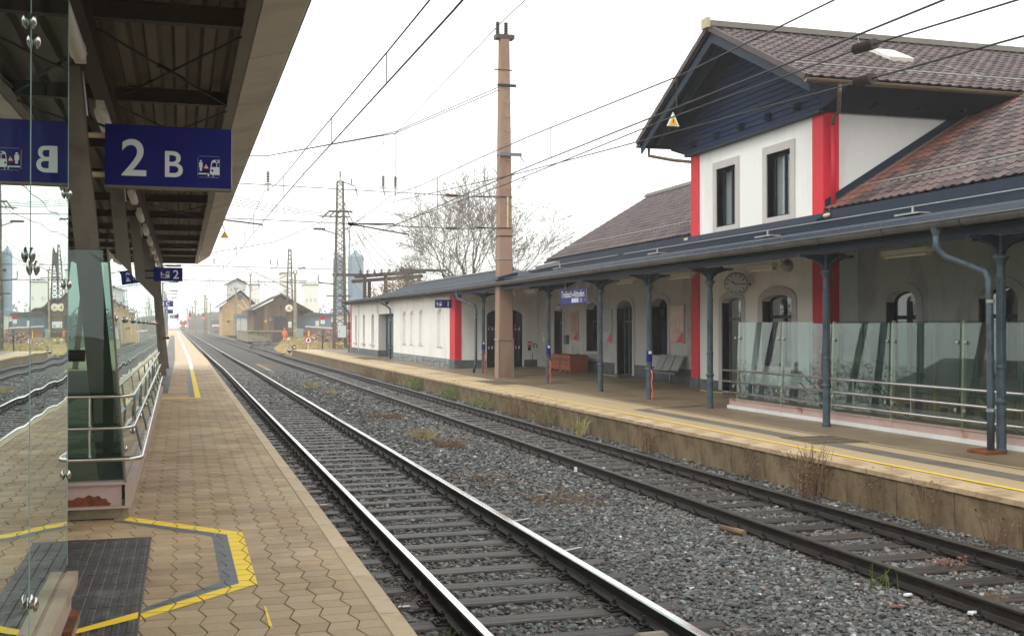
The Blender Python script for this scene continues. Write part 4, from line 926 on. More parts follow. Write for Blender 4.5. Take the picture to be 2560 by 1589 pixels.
# station name board, parallel to the track
t = thing('name_sign', 'blue hanging station name board under the canopy', 'sign', (12.3, 33.9, 2.96))
MB().box(12.2, 12.32, 32.63, 35.21, 2.965, 3.45).build('panel', 'sign_blue', t); MB().box(12.19, 12.33, 32.59, 32.63, 2.955, 3.46).build('end_cap', 'steel_bluegrey', t)
text_mesh('Treibach-Althofen', .30, 'sign_white', 'lettering', TM((12.198, 35.02, 3.19), (0, -1, 0), (0, 0, 1)), t, .004, 1.0)
text_mesh('2-3', .17, 'sign_white', 'lettering', TM((12.198, 33.22, 3.02), (0, -1, 0), (0, 0, 1)), t, .002)
for k in range(4): MB().box(12.19, 12.199, 33.36 + k * .17, 33.48 + k * .17, 3.01, 3.15).build('symbol', 'sign_white', t)
MB().box(12.19, 12.199, 32.70, 32.80, 3.06, 3.10).build('symbol', 'sign_red', t); MB().box(12.19, 12.199, 32.73, 32.77, 3.03, 3.13).build('symbol', 'sign_red', t)
for y in (32.75, 33.7, 34.9): MB().tube((12.3, y, 3.45), (12.3, y, 3.7), .02, 5).build('hanger', 'galvanised', t)
# flag sign 1
t = thing('platform_sign', 'blue sign with the number 1 on the annex corner', 'sign', (11.9, 51.4, 3.1))
MB().box(11.54, 12.34, 51.35, 51.45, 3.12, 3.51).build('panel', 'sign_blue', t)
text_mesh('1', .34, 'sign_white', 'lettering', TM((12.08, 51.345, 3.2), (1, 0, 0), (0, 0, 1)), t, .008)
pictogram(t, (11.60, 51.345, 3.19), (1, 0, 0), (0, 0, 1), .25)
# notice posters on the wing wall
def poster(y0, y1, z0, z1, m, lb):
    t = thing('poster', lb, 'poster', (XW, (y0 + y1) / 2, z0))
    MB().box(XW - .05, XW - .005, y0 - .04, y1 + .04, z0 - .04, z1 + .04).build('frame', 'trim_grey', t); MB().quad((XW - .052, y0, z0), (XW - .052, y1, z0), (XW - .052, y1, z1), (XW - .052, y0, z1)).build('sheet', m, t)
    MB().poly([(XW - .055, y0, z0), (XW - .055, y0 + (y1 - y0) * .55, z0), (XW - .055, y0, z0 + (z1 - z0) * .32)]).build('red_corner', 'sign_red', t)
    for k in range(9):
        z = z1 - .12 - k * .09
        if m != 'poster_face': MB().box(XW - .056, XW - .053, y0 + .08, y1 - .1, z, z + .02).build('text_line', 'wood_old', t)
poster(45.05, 46.0, 1.65, 2.88, 'poster', 'tall framed timetable poster with red corner by the crates'); poster(41.15, 42.05, 1.62, 2.88, 'poster_blue', 'pale blue framed poster with red corner behind the plain column'); poster(34.5, 35.55, 1.68, 2.95, 'poster_face', 'framed advertising poster with red corner above the bench')
for y, z, lb in ((49.5, 1.53, 'small white wall box left of the crates'), (46.45, 1.45, 'grey wall box right of the first station door')):
    t = thing('wall_box', lb, 'wall box', (XW, y, z)); MB().bev(XW - .14, XW, y - .17, y + .17, z, z + .4, .01).build('housing', 'lamp_white' if y > 48 else 'door_grey', t); MB().box(XW - .145, XW - .14, y - .08, y + .08, z + .25, z + .3).build('slot', 'iron', t)
# wooden pallet boxes
def crate(x0, y0, lb, full):
    t = thing('pallet_box', lb, 'crate', (x0, y0, .3)); L_, D_ = .8, 1.2
    for k in range(3): MB().box(x0, x0 + L_, y0 + k * (D_ - .12) / 2, y0 + k * (D_ - .12) / 2 + .12, .30, .42).build('pallet_runner', 'wood_brown', t)
    MB().box(x0, x0 + L_, y0, y0 + D_, .42, .445).build('pallet_deck', 'wood_brown', t)
    for k in range(3):
        z0, z1 = .45 + k * .2, .64 + k * .2
        MB().box(x0 + .001, x0 + L_ - .001, y0, y0 + .025, z0, z1).build('side_board', 'wood_brown', t); MB().box(x0 + .001, x0 + L_ - .001, y0 + D_ - .025, y0 + D_, z0, z1).build('side_board', 'wood_brown', t)
        MB().box(x0, x0 + .025, y0 + .026, y0 + D_ - .026, z0, z1).build('side_board', 'wood_brown', t); MB().box(x0 + L_ - .025, x0 + L_, y0 + .026, y0 + D_ - .026, z0, z1).build('side_board', 'wood_brown', t)
    for yy_ in (y0 + .2, y0 + .55, y0 + .9): MB().box(x0 - .012, x0, yy_, yy_ + .08, .78, .92).build('metal_hinge', 'iron', t)
    if full:
        m = MB()
        for k in range(14):
            a, b = x0 + random.uniform(.1, .7), y0 + random.uniform(.1, 1.1); m.path([(a, b, .95), (a + random.uniform(-.2, .2), b + random.uniform(-.2, .2), 1.06), (a + random.uniform(-.3, .3), b + random.uniform(-.3, .3), 1.0)], .025, 5)
        m.build('contents', 'leaf_brown', t)
crate(15.35, 43.0, 'nearer brown wooden pallet box filled with hoses', True); crate(15.45, 44.6, 'brown wooden pallet box behind the fuller one', False)
# three-seat metal bench
t = thing('bench', 'grey perforated metal bench with three seats by the station wall', 'bench', (16.0, 35.2, .3))
for k in range(3):
    y = 34.25 + k * .68
    m = MB(); m.prism([(15.72, y, .74), (16.12, y, .71), (16.13, y, .73), (15.72, y, .765)], (0, .6, 0)); m.build('seat', 'galvanised', t)
    m = MB(); m.prism([(16.10, y, .74), (16.34, y, 1.24), (16.36, y, 1.23), (16.13, y, .73)], (0, .6, 0)); m.build('backrest', 'galvanised', t)
MB().box(15.9, 15.98, 34.1, 36.35, .60, .68).build('beam', 'steel_bluegrey', t)
for y in (34.5, 35.9): MB().box(15.91, 15.97, y - .04, y + .04, .3, .6).build('leg', 'steel_bluegrey', t); MB().box(15.7, 16.2, y - .04, y + .04, .29, .33).build('foot', 'steel_bluegrey', t)
# mobile sign board with red symbol and Tr
t = thing('signal_board', 'small white board on a stand with red symbol and letters', 'sign', (15.9, 49.2, .3))
MB().box(15.45, 15.95, 49.18, 49.22, 1.0, 1.55).build('board', 'lamp_white', t); MB().box(15.46, 15.66, 49.165, 49.178, 1.3, 1.54).build('red_field', 'sign_red', t)
MB().poly([(15.48, 49.16, 1.35), (15.56, 49.16, 1.42), (15.64, 49.16, 1.35), (15.64, 49.16, 1.5), (15.56, 49.16, 1.43), (15.48, 49.16, 1.5)]).build('symbol', 'sign_white', t, fixn=False)
MB().box(15.48, 15.62, 49.165, 49.178, 1.12, 1.28).build('black_field', 'sign_black', t)
text_mesh('Tr', .3, 'sign_black', 'lettering', TM((15.68, 49.175, 1.24), (1, 0, 0), (0, 0, 1)), t, .006)
MB().tube((15.7, 49.2, .33), (15.7, 49.2, 1.0), .015, 6).build('stand', 'iron', t)
for a in (0, 2.1, 4.2): MB().tube((15.7, 49.2, .38), (15.7 + .35 * math.cos(a), 49.2 + .35 * math.sin(a), .31), .014, 5).build('foot', 'rust', t)
# ------------------------------------------------------------------ glass screen round the stairs
G1 = thing('stair_screen', 'glass windbreak with steel handrails round the platform stairs', 'glass screen', (12.9, 18, .24))
XS = 12.88; GY = [24.15, 22.12, 20.1, 18.1, 16.1, 14.1, 12.1, 10.1]
MB().box(12.76, 13.15, 10., 24.35, .1, .325).build('curb', 'pale_wall', G1)
MB().box(12.80, 12.86, 10., 24.3, .33, .47).build('base_beam', 'beam_pink', G1); MB().box(12.78, 12.92, 10., 24.31, .465, .485).build('beam_flange', 'beam_pink', G1); MB().box(12.78, 12.92, 10., 24.31, .326, .338).build('beam_flange', 'beam_pink', G1)
for y in (18.0,): MB().box(12.785, 12.80, y - .15, y + .15, .345, .455).build('splice_plate', 'beam_pink', G1)
for y0, y1 in zip(GY, GY[1:]):
    m = MB(); m.add([(XS, y0 - .02, .5), (XS, y1 + .02, .5), (XS + .12, y1 + .10, 2.33), (XS + .12, y0 + .06, 2.33)], [(0, 1, 2, 3)]); m.build('glass_panel', 'glass_p1', G1)
for i, y in enumerate(GY):
    m = MB(); m.add([(XS + .04, y, .47), (XS + .10, y, .47), (XS + .10, y - .05, .47), (XS + .04, y - .05, .47), (XS + .15, y + .08, 2.34), (XS + .21, y + .08, 2.34), (XS + .21, y + .03, 2.34), (XS + .15, y + .03, 2.34)], [(0, 1, 2, 3), (4, 5, 6, 7), (0, 1, 5, 4), (1, 2, 6, 5), (2, 3, 7, 6), (3, 0, 4, 7)])
    m.build('post', 'olive_steel', G1)
    for z in (.78, 1.95):
        for dy in (-.14, .08):
            MB().lathe([(.012, -.02), (.035, -.018), (.035, -.006), (.0, .0)], (XS - .012 + .12 * (z - .5) / 1.83, y + dy + .05 * (z > 1), z), 8, 'x').build('bolt', 'stainless', G1)
for z in (.645, .905, 1.17): MB().path([(12.70, 24.45, z), (12.70, 17, z - .003), (12.70, 10, z - .01)], .024, 8).build('handrail', 'stainless', G1, smooth=True)
for y in (23.0, 19.0, 17.2, 15.0, 13.0): MB().tube((12.72, y, .64), (12.72, y, 1.17), .010, 6).build('baluster', 'stainless', G1)
for k, (y, z) in enumerate([(23.4, 1.15), (20.5, 1.05), (17.2, .9)]):
    for dz in (0, -.27): MB().tube((14.2, y, z + dz), (14.2, y - 2.6, z + dz - 1.4), .022, 7).build('stair_rail', 'stainless', G1)
m = MB(); m.sheet([(10, .45), (24.3, .45), (24.3, 2.3), (10, 2.3)], [], lambda a, b: (15.0, a, b)); m.build('rear_glass', 'glass_p1', G1, fixn=False)
for y in (22, 19.5, 17, 14.5, 12): MB().box(15.0, 15.08, y - .03, y + .03, .3, 2.32).build('rear_post', 'olive_steel', G1)
MB().box(14.9, 15.1, 10, 24.3, .24, .47).build('rear_curb', 'beam_pink', G1)
MB().box(12.9, 15, 24.28, 24.31, .3, .48).build('end_curb', 'beam_pink', G1)

# ------------------------------------------------------------------ concrete catenary mast in front of the station
MS = thing('catenary_mast', 'tall pinkish concrete catenary mast rising through the canopy', 'mast', (12.12, 41.65, .24))
def octo(cx, cy, w_, d_, ch, z): 
    a, b = w_ / 2, d_ / 2; return [(cx - a + ch, cy - b, z), (cx + a - ch, cy - b, z), (cx + a, cy - b + ch, z), (cx + a, cy + b - ch, z), (cx + a - ch, cy + b, z), (cx - a + ch, cy + b, z), (cx - a, cy + b - ch, z), (cx - a, cy - b + ch, z)]
def tower(par, name, m, secs, cx, cy):
    v = []; f = []
    for w_, d_, ch, z in secs: v += octo(cx, cy, w_, d_, ch, z)
    for k in range(len(secs) - 1): f += [(k * 8 + i, k * 8 + (i + 1) % 8, (k + 1) * 8 + (i + 1) % 8, (k + 1) * 8 + i) for i in range(8)]
    f += [tuple(range(8)), tuple(range(len(v) - 8, len(v)))]
    return mk(name, v, f, m, par)
tower(MS, 'shaft', 'concrete_mast', [(.60, .62, .025, .1), (.585, .6, .025, 1.7), (.55, .56, .025, 3.9), (.5, .5, .025, 7), (.36, .36, .02, 13.55)], 12.12, 41.65)
for sx in (-1, 1):
    m = MB(); m.box(12.12 + sx * .3 - .015, 12.12 + sx * .3 + .015, 41.33, 41.37, .1, 1.72); m.build('edge_angle', 'galvanised', MS)
m = MB(); m.box(11.80, 12.44, 41.32, 41.98, 1.70, 1.745); m.build('band', 'galvanised', MS)
for z, s in ((4.85, .56), (5.75, .54), (6.06, .53), (7.28, .51), (8.95, .46)): MB().box(12.12 - s / 2 - .012, 12.12 + s / 2 + .012, 41.65 - s / 2 - .012, 41.65 + s / 2 + .012, z, z + .035).build('band', 'galvanised' if z < 5 else 'iron', MS)
m = MB(); m.prism([(11.7, 41.2, 4.02), (12.55, 41.2, 4.22), (12.55, 41.2, 4.36), (11.78, 41.2, 4.16)], (0, .9, 0)); m.build('flashing', 'navy', MS)
for z in np.arange(6.5, 12.6, .56):
    w_ = .52 - .022 * (z - 6); m = MB(); x1 = 12.12 + .02; yf = 41.65 - w_ / 2
    m.path([(x1, yf, z), (x1, yf - .12, z), (x1 + .2, yf - .12, z), (x1 + .2, yf, z)], .011, 5); m.build('climbing_rung', 'galvanised', MS)
MB().box(12.16, 12.22, 41.36, 41.39, 6.1, 7.3).build('ladder_strip', 'cream', MS)
for z in (6.06, 7.28):
    MB().box(11.45, 11.9, 41.45, 41.5, z - .02, z + .05).build('tension_arm', 'steel_bluegrey', MS); MB().tube((11.0, 41.6, z + .02), (11.5, 41.6, z + .02), .03, 6).build('turnbuckle', 'iron', MS)
MB().box(11.85, 12.75, 41.32, 41.4, 8.9, 9.02).build('bracket', 'steel_bluegrey', MS); MB().tube((12.72, 41.4, 8.9), (12.85, 41.3, 8.65), .02, 5).build('hanger', 'rust', MS)
MB().box(11.75, 12.5, 41.45, 41.85, 13.52, 13.68).build('head_beam', 'lattice_dark', MS)
MB().box(11.8, 12.55, 41.4, 41.5, 11.62, 11.72).build('bracket', 'iron', MS); MB().box(11.68, 12.4, 41.45, 41.5, 12.25, 12.3).build('bracket', 'rust', MS)
def insul(mb, p, q, n=7, r=.055, rod=.012):
    r *= 1.1; rod *= 1.3
    p, q = Vector(p), Vector(q); mb.tube(p, q, rod, 5)
    for i in range(n):
        c = p.lerp(q, .15 + .7 * i / (n - 1)); d = (q - p).normalized() * (.7 * (q - p).length / n * .32); mb.tube(c - d, c + d, r, 8, r * .6)
m = MB(); insul(m, (11.86, 41.65, 13.68), (11.86, 41.65, 14.25), 7, .09); m.build('insulator', 'insulator', MS)
m = MB(); insul(m, (12.20, 41.65, 13.68), (12.20, 41.65, 14.25), 7, .09); m.build('insulator', 'insulator', MS)
MB().box(11.81, 11.83, 41.4, 41.5, 1.25, 1.6).build('number_plate', 'galvanised', MS)

# ------------------------------------------------------------------ overhead line
def wire(name, pts, lb, r=.009, parts=(), grp='overhead wires', m='wire'):
    yy = sum(p[1] for p in pts) / len(pts); r = r * (1.25 if name in ('messenger_wire', 'contact_wire', 'strain_wire') else (1.9 if yy < 60 else 2.4)); o = MB().path(pts, r, 5).build(name, m, smooth=True, at=pts[0]); tag(o, lb, 'wire', grp); return o
def sag(a, b, s, n=10):
    a, b = Vector(a), Vector(b); return [a.lerp(b, i / n) - Vector((0, 0, s * 4 * (i / n) * (1 - i / n))) for i in range(n + 1)]
def dropper(par, x, y, z0, z1): MB().tube((x, y, z0), (x, y, z1), .007 + .00015 * y, 4).build('dropper', 'wire', par)
YC = 41.6
def zl(pts):
    return lambda y: float(np.interp(y, [p[0] for p in pts], [p[1] for p in pts]))
def catenary(xc, mess, cont, lbm, lbc, far):
    ms, cs = zl(mess), zl(cont); ys = [4, 8, 12, 16, 20, 24, 28, 32, 36, 41.6, 50, 60, 70, 82, 97, 110, 125, 140, 155, 180, 210, 250, 300, 360, 440]
    a = wire('messenger_wire', [(xc + warp(y)[0], y, ms(y) + warp(y)[1]) for y in ys], lbm, .010); b = wire('contact_wire', [(xc + warp(y)[0], y, cs(y) + warp(y)[1]) for y in ys], lbc, .011)
    for y in (8, 16.2, 22.5, 28, 33.5, 48, 55, 63, 72, 80, 104, 112, 122, 132): dropper(a, xc + warp(y)[0], y, ms(y) + warp(y)[1], cs(y) + warp(y)[1])
catenary(2.9, [(0, 6.15), (13.2, 6.21), (27, 6.58), (35.4, 6.75), (41.6, 7.2), (55, 6.75), (69, 6.6), (84, 6.75), (97, 7.2), (125, 6.6), (152, 7.2), (200, 6.6), (250, 7.2), (300, 6.6), (440, 7.2)], [(0, 5.72), (11.6, 5.755), (29, 6.05), (45.7, 6.2), (76, 6.2), (440, 6.0)], 'sagging catenary wire over the near track', 'contact wire over the near track', 0)
catenary(7.6, [(0, 6.15), (15.9, 6.22), (25.8, 6.65), (36, 6.92), (41.6, 7.2), (69, 6.55), (97, 7.2), (125, 6.6), (152, 7.2), (200, 6.6), (250, 7.2), (440, 7.2)], [(0, 5.55), (9.8, 5.62), (24.7, 5.9), (41.6, 6.0), (97, 6.0), (440, 6.0)], 'sagging catenary wire over the station track', 'contact wire over the station track', 0)
# second pair with strain insulators that leaves to the right
w1 = wire('strain_wire', [(7.57, 8.0, 5.28), (7.57, 11.05, 5.466), (7.45, 16.5, 5.56), (7.4, 25.2, 5.62), (7.35, 41.6, 5.95), (7.3, 97, 6.0)], 'upper strained wire with ribbed insulator before the tiled roof')
m = MB(); insul(m, (7.57, 10.8, 5.45), (7.55, 11.3, 5.48), 8, .06); m.build('insulator', 'insulator', w1)
w2 = wire('strain_wire', [(7.57, 7.8, 4.92), (7.57, 11.05, 5.078), (7.57, 16.4, 5.36), (7.57, 25, 5.836), (7.4, 41.6, 6.9), (7.3, 60, 6.7), (7.3, 97, 7.15)], 'lower strained wire with ribbed insulator before the station gable')
m = MB(); insul(m, (7.57, 10.85, 5.067), (7.57, 11.3, 5.092), 8, .06); m.build('insulator', 'insulator', w2)
for (x, y, z) in ((7.57, 16.3, 5.62), (7.57, 16.6, 5.38)): pass
t = thing('warning_triangle', 'yellow and white high voltage warning triangle hanging from the wires before the gable', 'sign', (7.57, 16.35, 5.48))
MB().prism([(7.50, 16.35, 5.47), (7.72, 16.35, 5.47), (7.61, 16.35, 5.70)], (0, .015, 0)).build('plate', 'sign_white', t)
MB().prism([(7.535, 16.342, 5.485), (7.685, 16.342, 5.485), (7.61, 16.342, 5.64)], (0, .006, 0)).build('yellow_field', 'sign_yellow', t)
MB().prism([(7.60, 16.338, 5.50), (7.63, 16.338, 5.555), (7.612, 16.338, 5.55), (7.625, 16.338, 5.60), (7.59, 16.338, 5.54), (7.608, 16.338, 5.545)], (0, .003, 0)).build('flash_symbol', 'sign_black', t)
for x in (7.53, 7.69): MB().tube((x, 16.35, 5.36), (x, 16.35, 5.47), .004, 4).build('hanger', 'wire', t)
MB().tube((7.61, 16.35, 5.70), (7.61, 16.35, 6.2), .004, 4).build('hanger', 'wire', t)
# feeder over the mast tops
wire('feeder_wire', [(12.1, 5, 14.0), (12.1, 41.6, 14.28), (12.7, 69, 14.2), (13.3, 97.2, 15.5)], 'feeder wire passing over the top of the concrete mast', .010)
for k, dz in enumerate((0, .06)): wire('span_wire', [(11.9, YC, 11.5 + dz * 2), (7.79, YC, 9.60 + dz), (7.32, YC, 9.49 + dz * .6), (3.03, YC, 8.533), (2.3, YC, 8.49), (-5.5, YC, 9.6)], ['lower of the twin head span ropes carried by the concrete mast', 'upper of the twin head span ropes carried by the concrete mast'][k], .009)
sp1 = wire('span_wire', [(11.2, YC, 7.28), (10.02, YC, 7.297), (2.32, YC, 7.468), (-5.5, YC, 7.6)], 'upper cross span wire with brown insulator at the concrete mast', .008)
sp2 = wire('span_wire', [(11.2, YC, 6.05), (9.99, YC, 6.028), (2.32, YC, 6.172), (-5.5, YC, 6.25)], 'lower cross span wire with dark insulator at the concrete mast', .008)
m = MB(); insul(m, (9.72, YC, 7.3), (10.28, YC, 7.3), 9, .07); m.build('insulator', 'rust', sp1)
m = MB(); insul(m, (9.70, YC, 6.03), (10.26, YC, 6.03), 9, .07); m.build('insulator', 'insulator', sp2)
for x, zt, lb in ((3.03, 8.53, 'hanging insulator over the near track'), (7.32, 9.49, 'left one of two hanging insulators over the station track'), (7.79, 9.6, 'right one of two hanging insulators over the station track')):
    t = thing('hanging_insulator', lb, 'insulator', (x, YC, 7.4), 'insulators hung from the head span'); MB().tube((x, YC, 7.95 if x < 5 else 8.05), (x, YC, zt), .013, 4).build('rod', 'wire', t)
    m = MB(); insul(m, (x, YC, 7.5), (x, YC, 8.0), 7, .075); m.build('ribbed_body', 'insulator', t); m = MB(); m.tube((x - .13, YC, 7.5), (x + .13, YC, 7.5), .022, 5); m.tube((x, YC, 7.5), (x + (.08 if x < 7.5 and x > 5 else 0), YC, 7.2), .03, 5); m.build('clamp', 'galvanised', t)
for (a, b, lb) in (((6.1, YC, 6.1), (7.75, YC, 6.14), 'upper registration arm over the station track'), ((6.15, YC, 6.08), (8.25, YC - .3, 5.72), 'lower registration arm over the station track'), ((1.2, YC, 6.15), (2.85, YC, 5.98), 'registration arm over the near track')):
    t = thing('registration_arm', lb, 'registration arm', a); MB().tube(a, b, .03, 6).build('arm', 'wire', t); MB().box(a[0] - .12, a[0] + .12, a[1] - .03, a[1] + .03, a[2] - .05, a[2] + .05).build('clamp', 'iron', t); MB().tube(b, (b[0], b[1], b[2] - .12), .014, 5).build('steady_arm', 'wire', t)
for x0, lb in ((4.3, 'droppers'), (8.3, '')):
    pass
# ------------------------------------------------------------------ lattice mast by the platform end and its spans
def lattice(name, lb, cx, cy, z0, z1, wb, wt_, m, n=14, rot=0.):
    T = thing(name, lb, 'lattice mast', (cx, cy, z0)); P = []
    for k in range(n + 1):
        t = k / n; w_ = (wb * (1 - t) + wt_ * t) / 2; z = z0 + (z1 - z0) * t; P.append([Vector((cx + a * w_, cy + b * w_, z)) for a, b in ((-1, -1), (1, -1), (1, 1), (-1, 1))])
    for i in range(4): MB().tube(P[0][i], P[n][i], .11 * (wb / 1.1), 4, .075 * (wb / 1.1)).build('leg', m, T)
    for i in range(4):
        mb = MB()
        for k in range(n):
            a, b = (i, (i + 1) % 4) if k % 2 == 0 else ((i + 1) % 4, i); mb.tube(P[k][a], P[k + 1][b], .042 * (wb / 1.1), 4)
        mb.build('bracing', m, T)
    for k in (0, n // 2, n): MB().path(P[k] + [P[k][0]], .03, 4).build('ring', m, T)
    return T
LM = lattice('lattice_mast', 'big steel lattice mast beyond the annex with grey cabinet', 13.3, 97.3, .2, 15.0, 1.05, .5, 'lattice', 26)
MB().box(12.7, 13.9, 96.7, 97.9, 0, .35).build('foundation', 'concrete_old', LM)
cb = MB().bev(13.02, 13.72, 96.35, 96.7, 1.28, 2.30, .02).build('cabinet', 'door_pale', LM); MB().box(13.1, 13.14, 96.33, 96.35, 1.7, 1.9).build('cabinet_handle', 'iron', cb)
m = MB(); m.box(12.1, 14.2, 97.2, 97.4, 4.85, 4.95); m.build('crossarm', 'lattice_dark', LM)
m = MB(); m.box(12.2, 14.3, 96.6, 96.75, 12.2, 12.35); m.box(11.4, 14.1, 96.5, 96.6, 11.75, 11.85)
for k in range(4): m.tube((11.6 + k * .6, 96.2, 11.6 + k * .15), (12.4 + k * .5, 97.0, 12.4), .06, 5)
m.build('crossarm', 'lattice_dark', LM)
m = MB(); m.tube((13.3, 97.3, 15.0), (13.3, 97.3, 15.35), .05, 5); insul(m, (13.3, 97.3, 15.3), (13.3, 97.3, 15.95), 6, .1); m.tube((13.4, 97.3, 15), (14.6, 97.2, 14.6), .05, 5); insul(m, (14.3, 97.2, 14.75), (14.3, 97.2, 15.3), 6, .1); insul(m, (14.6, 97.2, 14.55), (14.85, 97.2, 13.7), 6, .09); m.build('insulator', 'insulator', LM)
m = MB(); m.tube((13.0, 97, 10.3), (11.3, 96.6, 10.75), .05, 5); m.bev(10.9, 11.9, 96.3, 96.8, 10.62, 10.78, .04); m.build('floodlight', 'lattice_dark', LM)
m = MB(); insul(m, (11.4, 97.2, 6.1), (11.4, 97.2, 6.8), 6, .1); m.tube((11.4, 97.2, 6.1), (13, 97.2, 5.9), .05, 5); m.build('insulator', 'insulator', LM)
for z, nm in ((8.7, 'a'), (7.2, 'b'), (6.0, 'c')):
    pass
wire('span_wire', [(13.0, 97.2, 12.0), (7.6, 97.2, 9.5), (2.4, 97.2, 8.5), (-5, 97.2, 9.3)], 'distant head span rope reaching left from the lattice mast', .012)
for z, lb in ((7.3, 'upper distant cross span wire left of the lattice mast'), (6.05, 'lower distant cross span wire left of the lattice mast')):
    o = wire('span_wire', [(12.8, 97.2, z - .05), (-5, 97.2, z + .15)], lb, .011); m = MB(); insul(m, (9.6, 97.2, z), (10.4, 97.2, z), 8, .08); m.build('insulator', 'insulator', o)
for x in (2.6, 7.3, 7.9):
    t = thing('hanging_insulator', {2.6: 'distant hanging insulator left over the near track', 7.3: 'left one of two distant hanging insulators', 7.9: 'right one of two distant hanging insulators'}[x], 'insulator', (x, 97.2, 7.4), 'distant insulators hung from the head span')
    z9 = 8.5 if x < 5 else 9.5; MB().tube((x, 97.2, 8), (x, 97.2, z9), .01, 4).build('rod', 'wire', t); m = MB(); insul(m, (x, 97.2, 7.5), (x, 97.2, 8.05), 6, .08); m.build('ribbed_body', 'insulator', t)
# wooden dead-end frame behind the annex roof with its incoming lines
DF = thing('line_frame', 'old wooden portal frame with insulators behind the annex roof', 'frame', (18.5, 104, 0))
for k, (x, y) in enumerate(((16.95, 106.5), (18.6, 104.3), (20.2, 102.0), (17.6, 107.8))): MB().box(x - .16, x + .16, y - .16, y + .16, 0, 7.3 if k < 3 else 6.9).build('post', 'frame_wood', DF)
for dz, dx in ((6.65, 0), (7.1, .25)):
    m = MB(); m.tube((16.0 + dx, 108 - dx, dz), (21.3 + dx, 100.6 - dx, dz + .25), .2, 6); m.build('beam', 'frame_wood', DF)
m = MB(); m.box(13.9, 18.0, 106.8, 107.1, 7.1, 7.35); m.build('beam', 'frame_wood', DF); m = MB(); m.box(19.5, 24.0, 101.9, 102.2, 7.4, 7.65); m.build('beam', 'frame_wood', DF)
for k in range(8):
    t_ = k / 7; x, y = 16.6 + 3.9 * t_, 107 - 5.6 * t_; m = MB(); insul(m, (x, y, 7.0), (x, y, 7.75), 5, .2, .04); m.build('insulator', 'insulator', DF)
for k in range(6):
    t_ = k / 5; wire('drop_line', sag((13.6, 97.2, 12.2 + .5 * (k % 3)), (16.8 + 3.4 * t_, 106.6 - 4.8 * t_, 7.2), .4, 8), ['first', 'second', 'third', 'fourth', 'fifth', 'sixth'][k] + ' line from the left slanting from the lattice mast down to the wooden frame', .011)
for k in range(4): wire('drop_line', [(17.6 + k * .75, 105.6 - k * 1.1, 6.4), (17.75 + k * .75, 105.5 - k * 1.1, 2.5)], ['first', 'second', 'third', 'fourth'][k] + ' vertical lead from the left under the wooden frame', .012)
for k in range(4): wire('feeder_wire', sag((12.3, 97, 12.2 - .12 * k), (-6 - k, 70 - 3 * k, 13.2 - .5 * k), .8, 10), ['first', 'second', 'third', 'fourth'][k] + ' feeder from the top leaving the lattice mast to the left', .010)
# ------------------------------------------------------------------ canopy over the island platform
RC = thing('platform_canopy', 'steel canopy with dark ribbed underside over the left platform', 'canopy', (-2.2, 27, PZ))
DZ = 5.02; Y_0, Y_1 = -2.0, 48.0
v = []; f = []; x = -5.2; k = 0; pr = []
while x < .62:                                   # trapezoid sheet, ribs running along the platform
    pr += [(x, DZ), (x + .10, DZ), (x + .135, DZ + .09), (x + .235, DZ + .09), (x + .27, DZ)]; x += .27
pr = sorted(set((round(a, 4), b) for a, b in pr))
pr2 = [(a + (.0), b) for a, b in pr if a < .63]
n = len(pr2)
deck = mk('roof_deck', [(a, y, b) for y in (Y_0, Y_1) for a, b in pr2], [(i, i + 1, n + i + 1, n + i) for i in range(n - 1)], 'roof_deck', RC, fixn=False)
MB().box(-5.3, 1.0, Y_0, 44.2, DZ + .12, DZ + .16).build('roof_skin', 'slate', RC); MB().box(-5.3, .6, 44.2, 48.05, DZ + .12, DZ + .16).build('roof_skin', 'slate', RC)
BY = [2.8, 6.4, 10.0, 13.6, 17.2, 20.8, 24.4, 28.0, 31.6, 35.2, 38.8, 42.4, 46.0, 47.9]
for y in BY:
    m = MB(); m.box(-4.9, .60, y - .006, y + .012, DZ - .155, DZ - .012); m.box(-4.9, .60, y - .055, y + .055, DZ - .168, DZ - .155); m.box(-4.9, .60, y - .055, y + .055, DZ - .012, DZ - .002); m.build('cross_beam', 'roof_beam', RC)
for x in (-.80, -3.75):
    m = MB(); m.box(x - .01, x + .01, Y_0, 47.95, DZ - .40, DZ - .18); m.box(x - .08, x + .08, Y_0, 47.95, DZ - .415, DZ - .40); m.box(x - .08, x + .08, Y_0, 47.95, DZ - .185, DZ - .17); m.build('long_beam', 'roof_beam', RC)
MB().box(.595, .615, Y_0, 47.9, DZ - .18, DZ + .02).build('edge_channel', 'steel_post', RC); MB().box(.50, .60, Y_0, 47.9, DZ - .182, DZ - .172).build('edge_flange', 'steel_post', RC)
for j in range(len(BY) - 1): MB().box(.505, .59, BY[j] + .2, BY[j + 1] - .2, DZ - .125, DZ - .118).build('closing_strip', 'cream', RC)
y = -1.0
while y < 44:
    y1 = min(y + 2.4, 44.15); m = MB(); m.prism([(.62, y + .012, DZ - .19), (1.0, y + .012, DZ - .10), (1.02, y + .012, DZ - .06), (1.02, y + .012, DZ + .1), (1.0, y + .012, DZ - .08), (.62, y + .012, DZ - .17)], (0, y1 - y - .024, 0)); m.build('fascia_panel', 'fascia', RC); y += 2.4
MB().add([(.62, 44.16, DZ - .19), (1.0, 44.16, DZ - .10), (.62, 48.0, DZ - .17), (.60, 48.0, DZ - .19)], [(0, 1, 2, 3)]).build('fascia_panel', 'fascia', RC)
MB().box(1.018, 1.032, Y_0, 44.16, DZ - .07, DZ + .16).build('edge_trim', 'steel_post', RC)
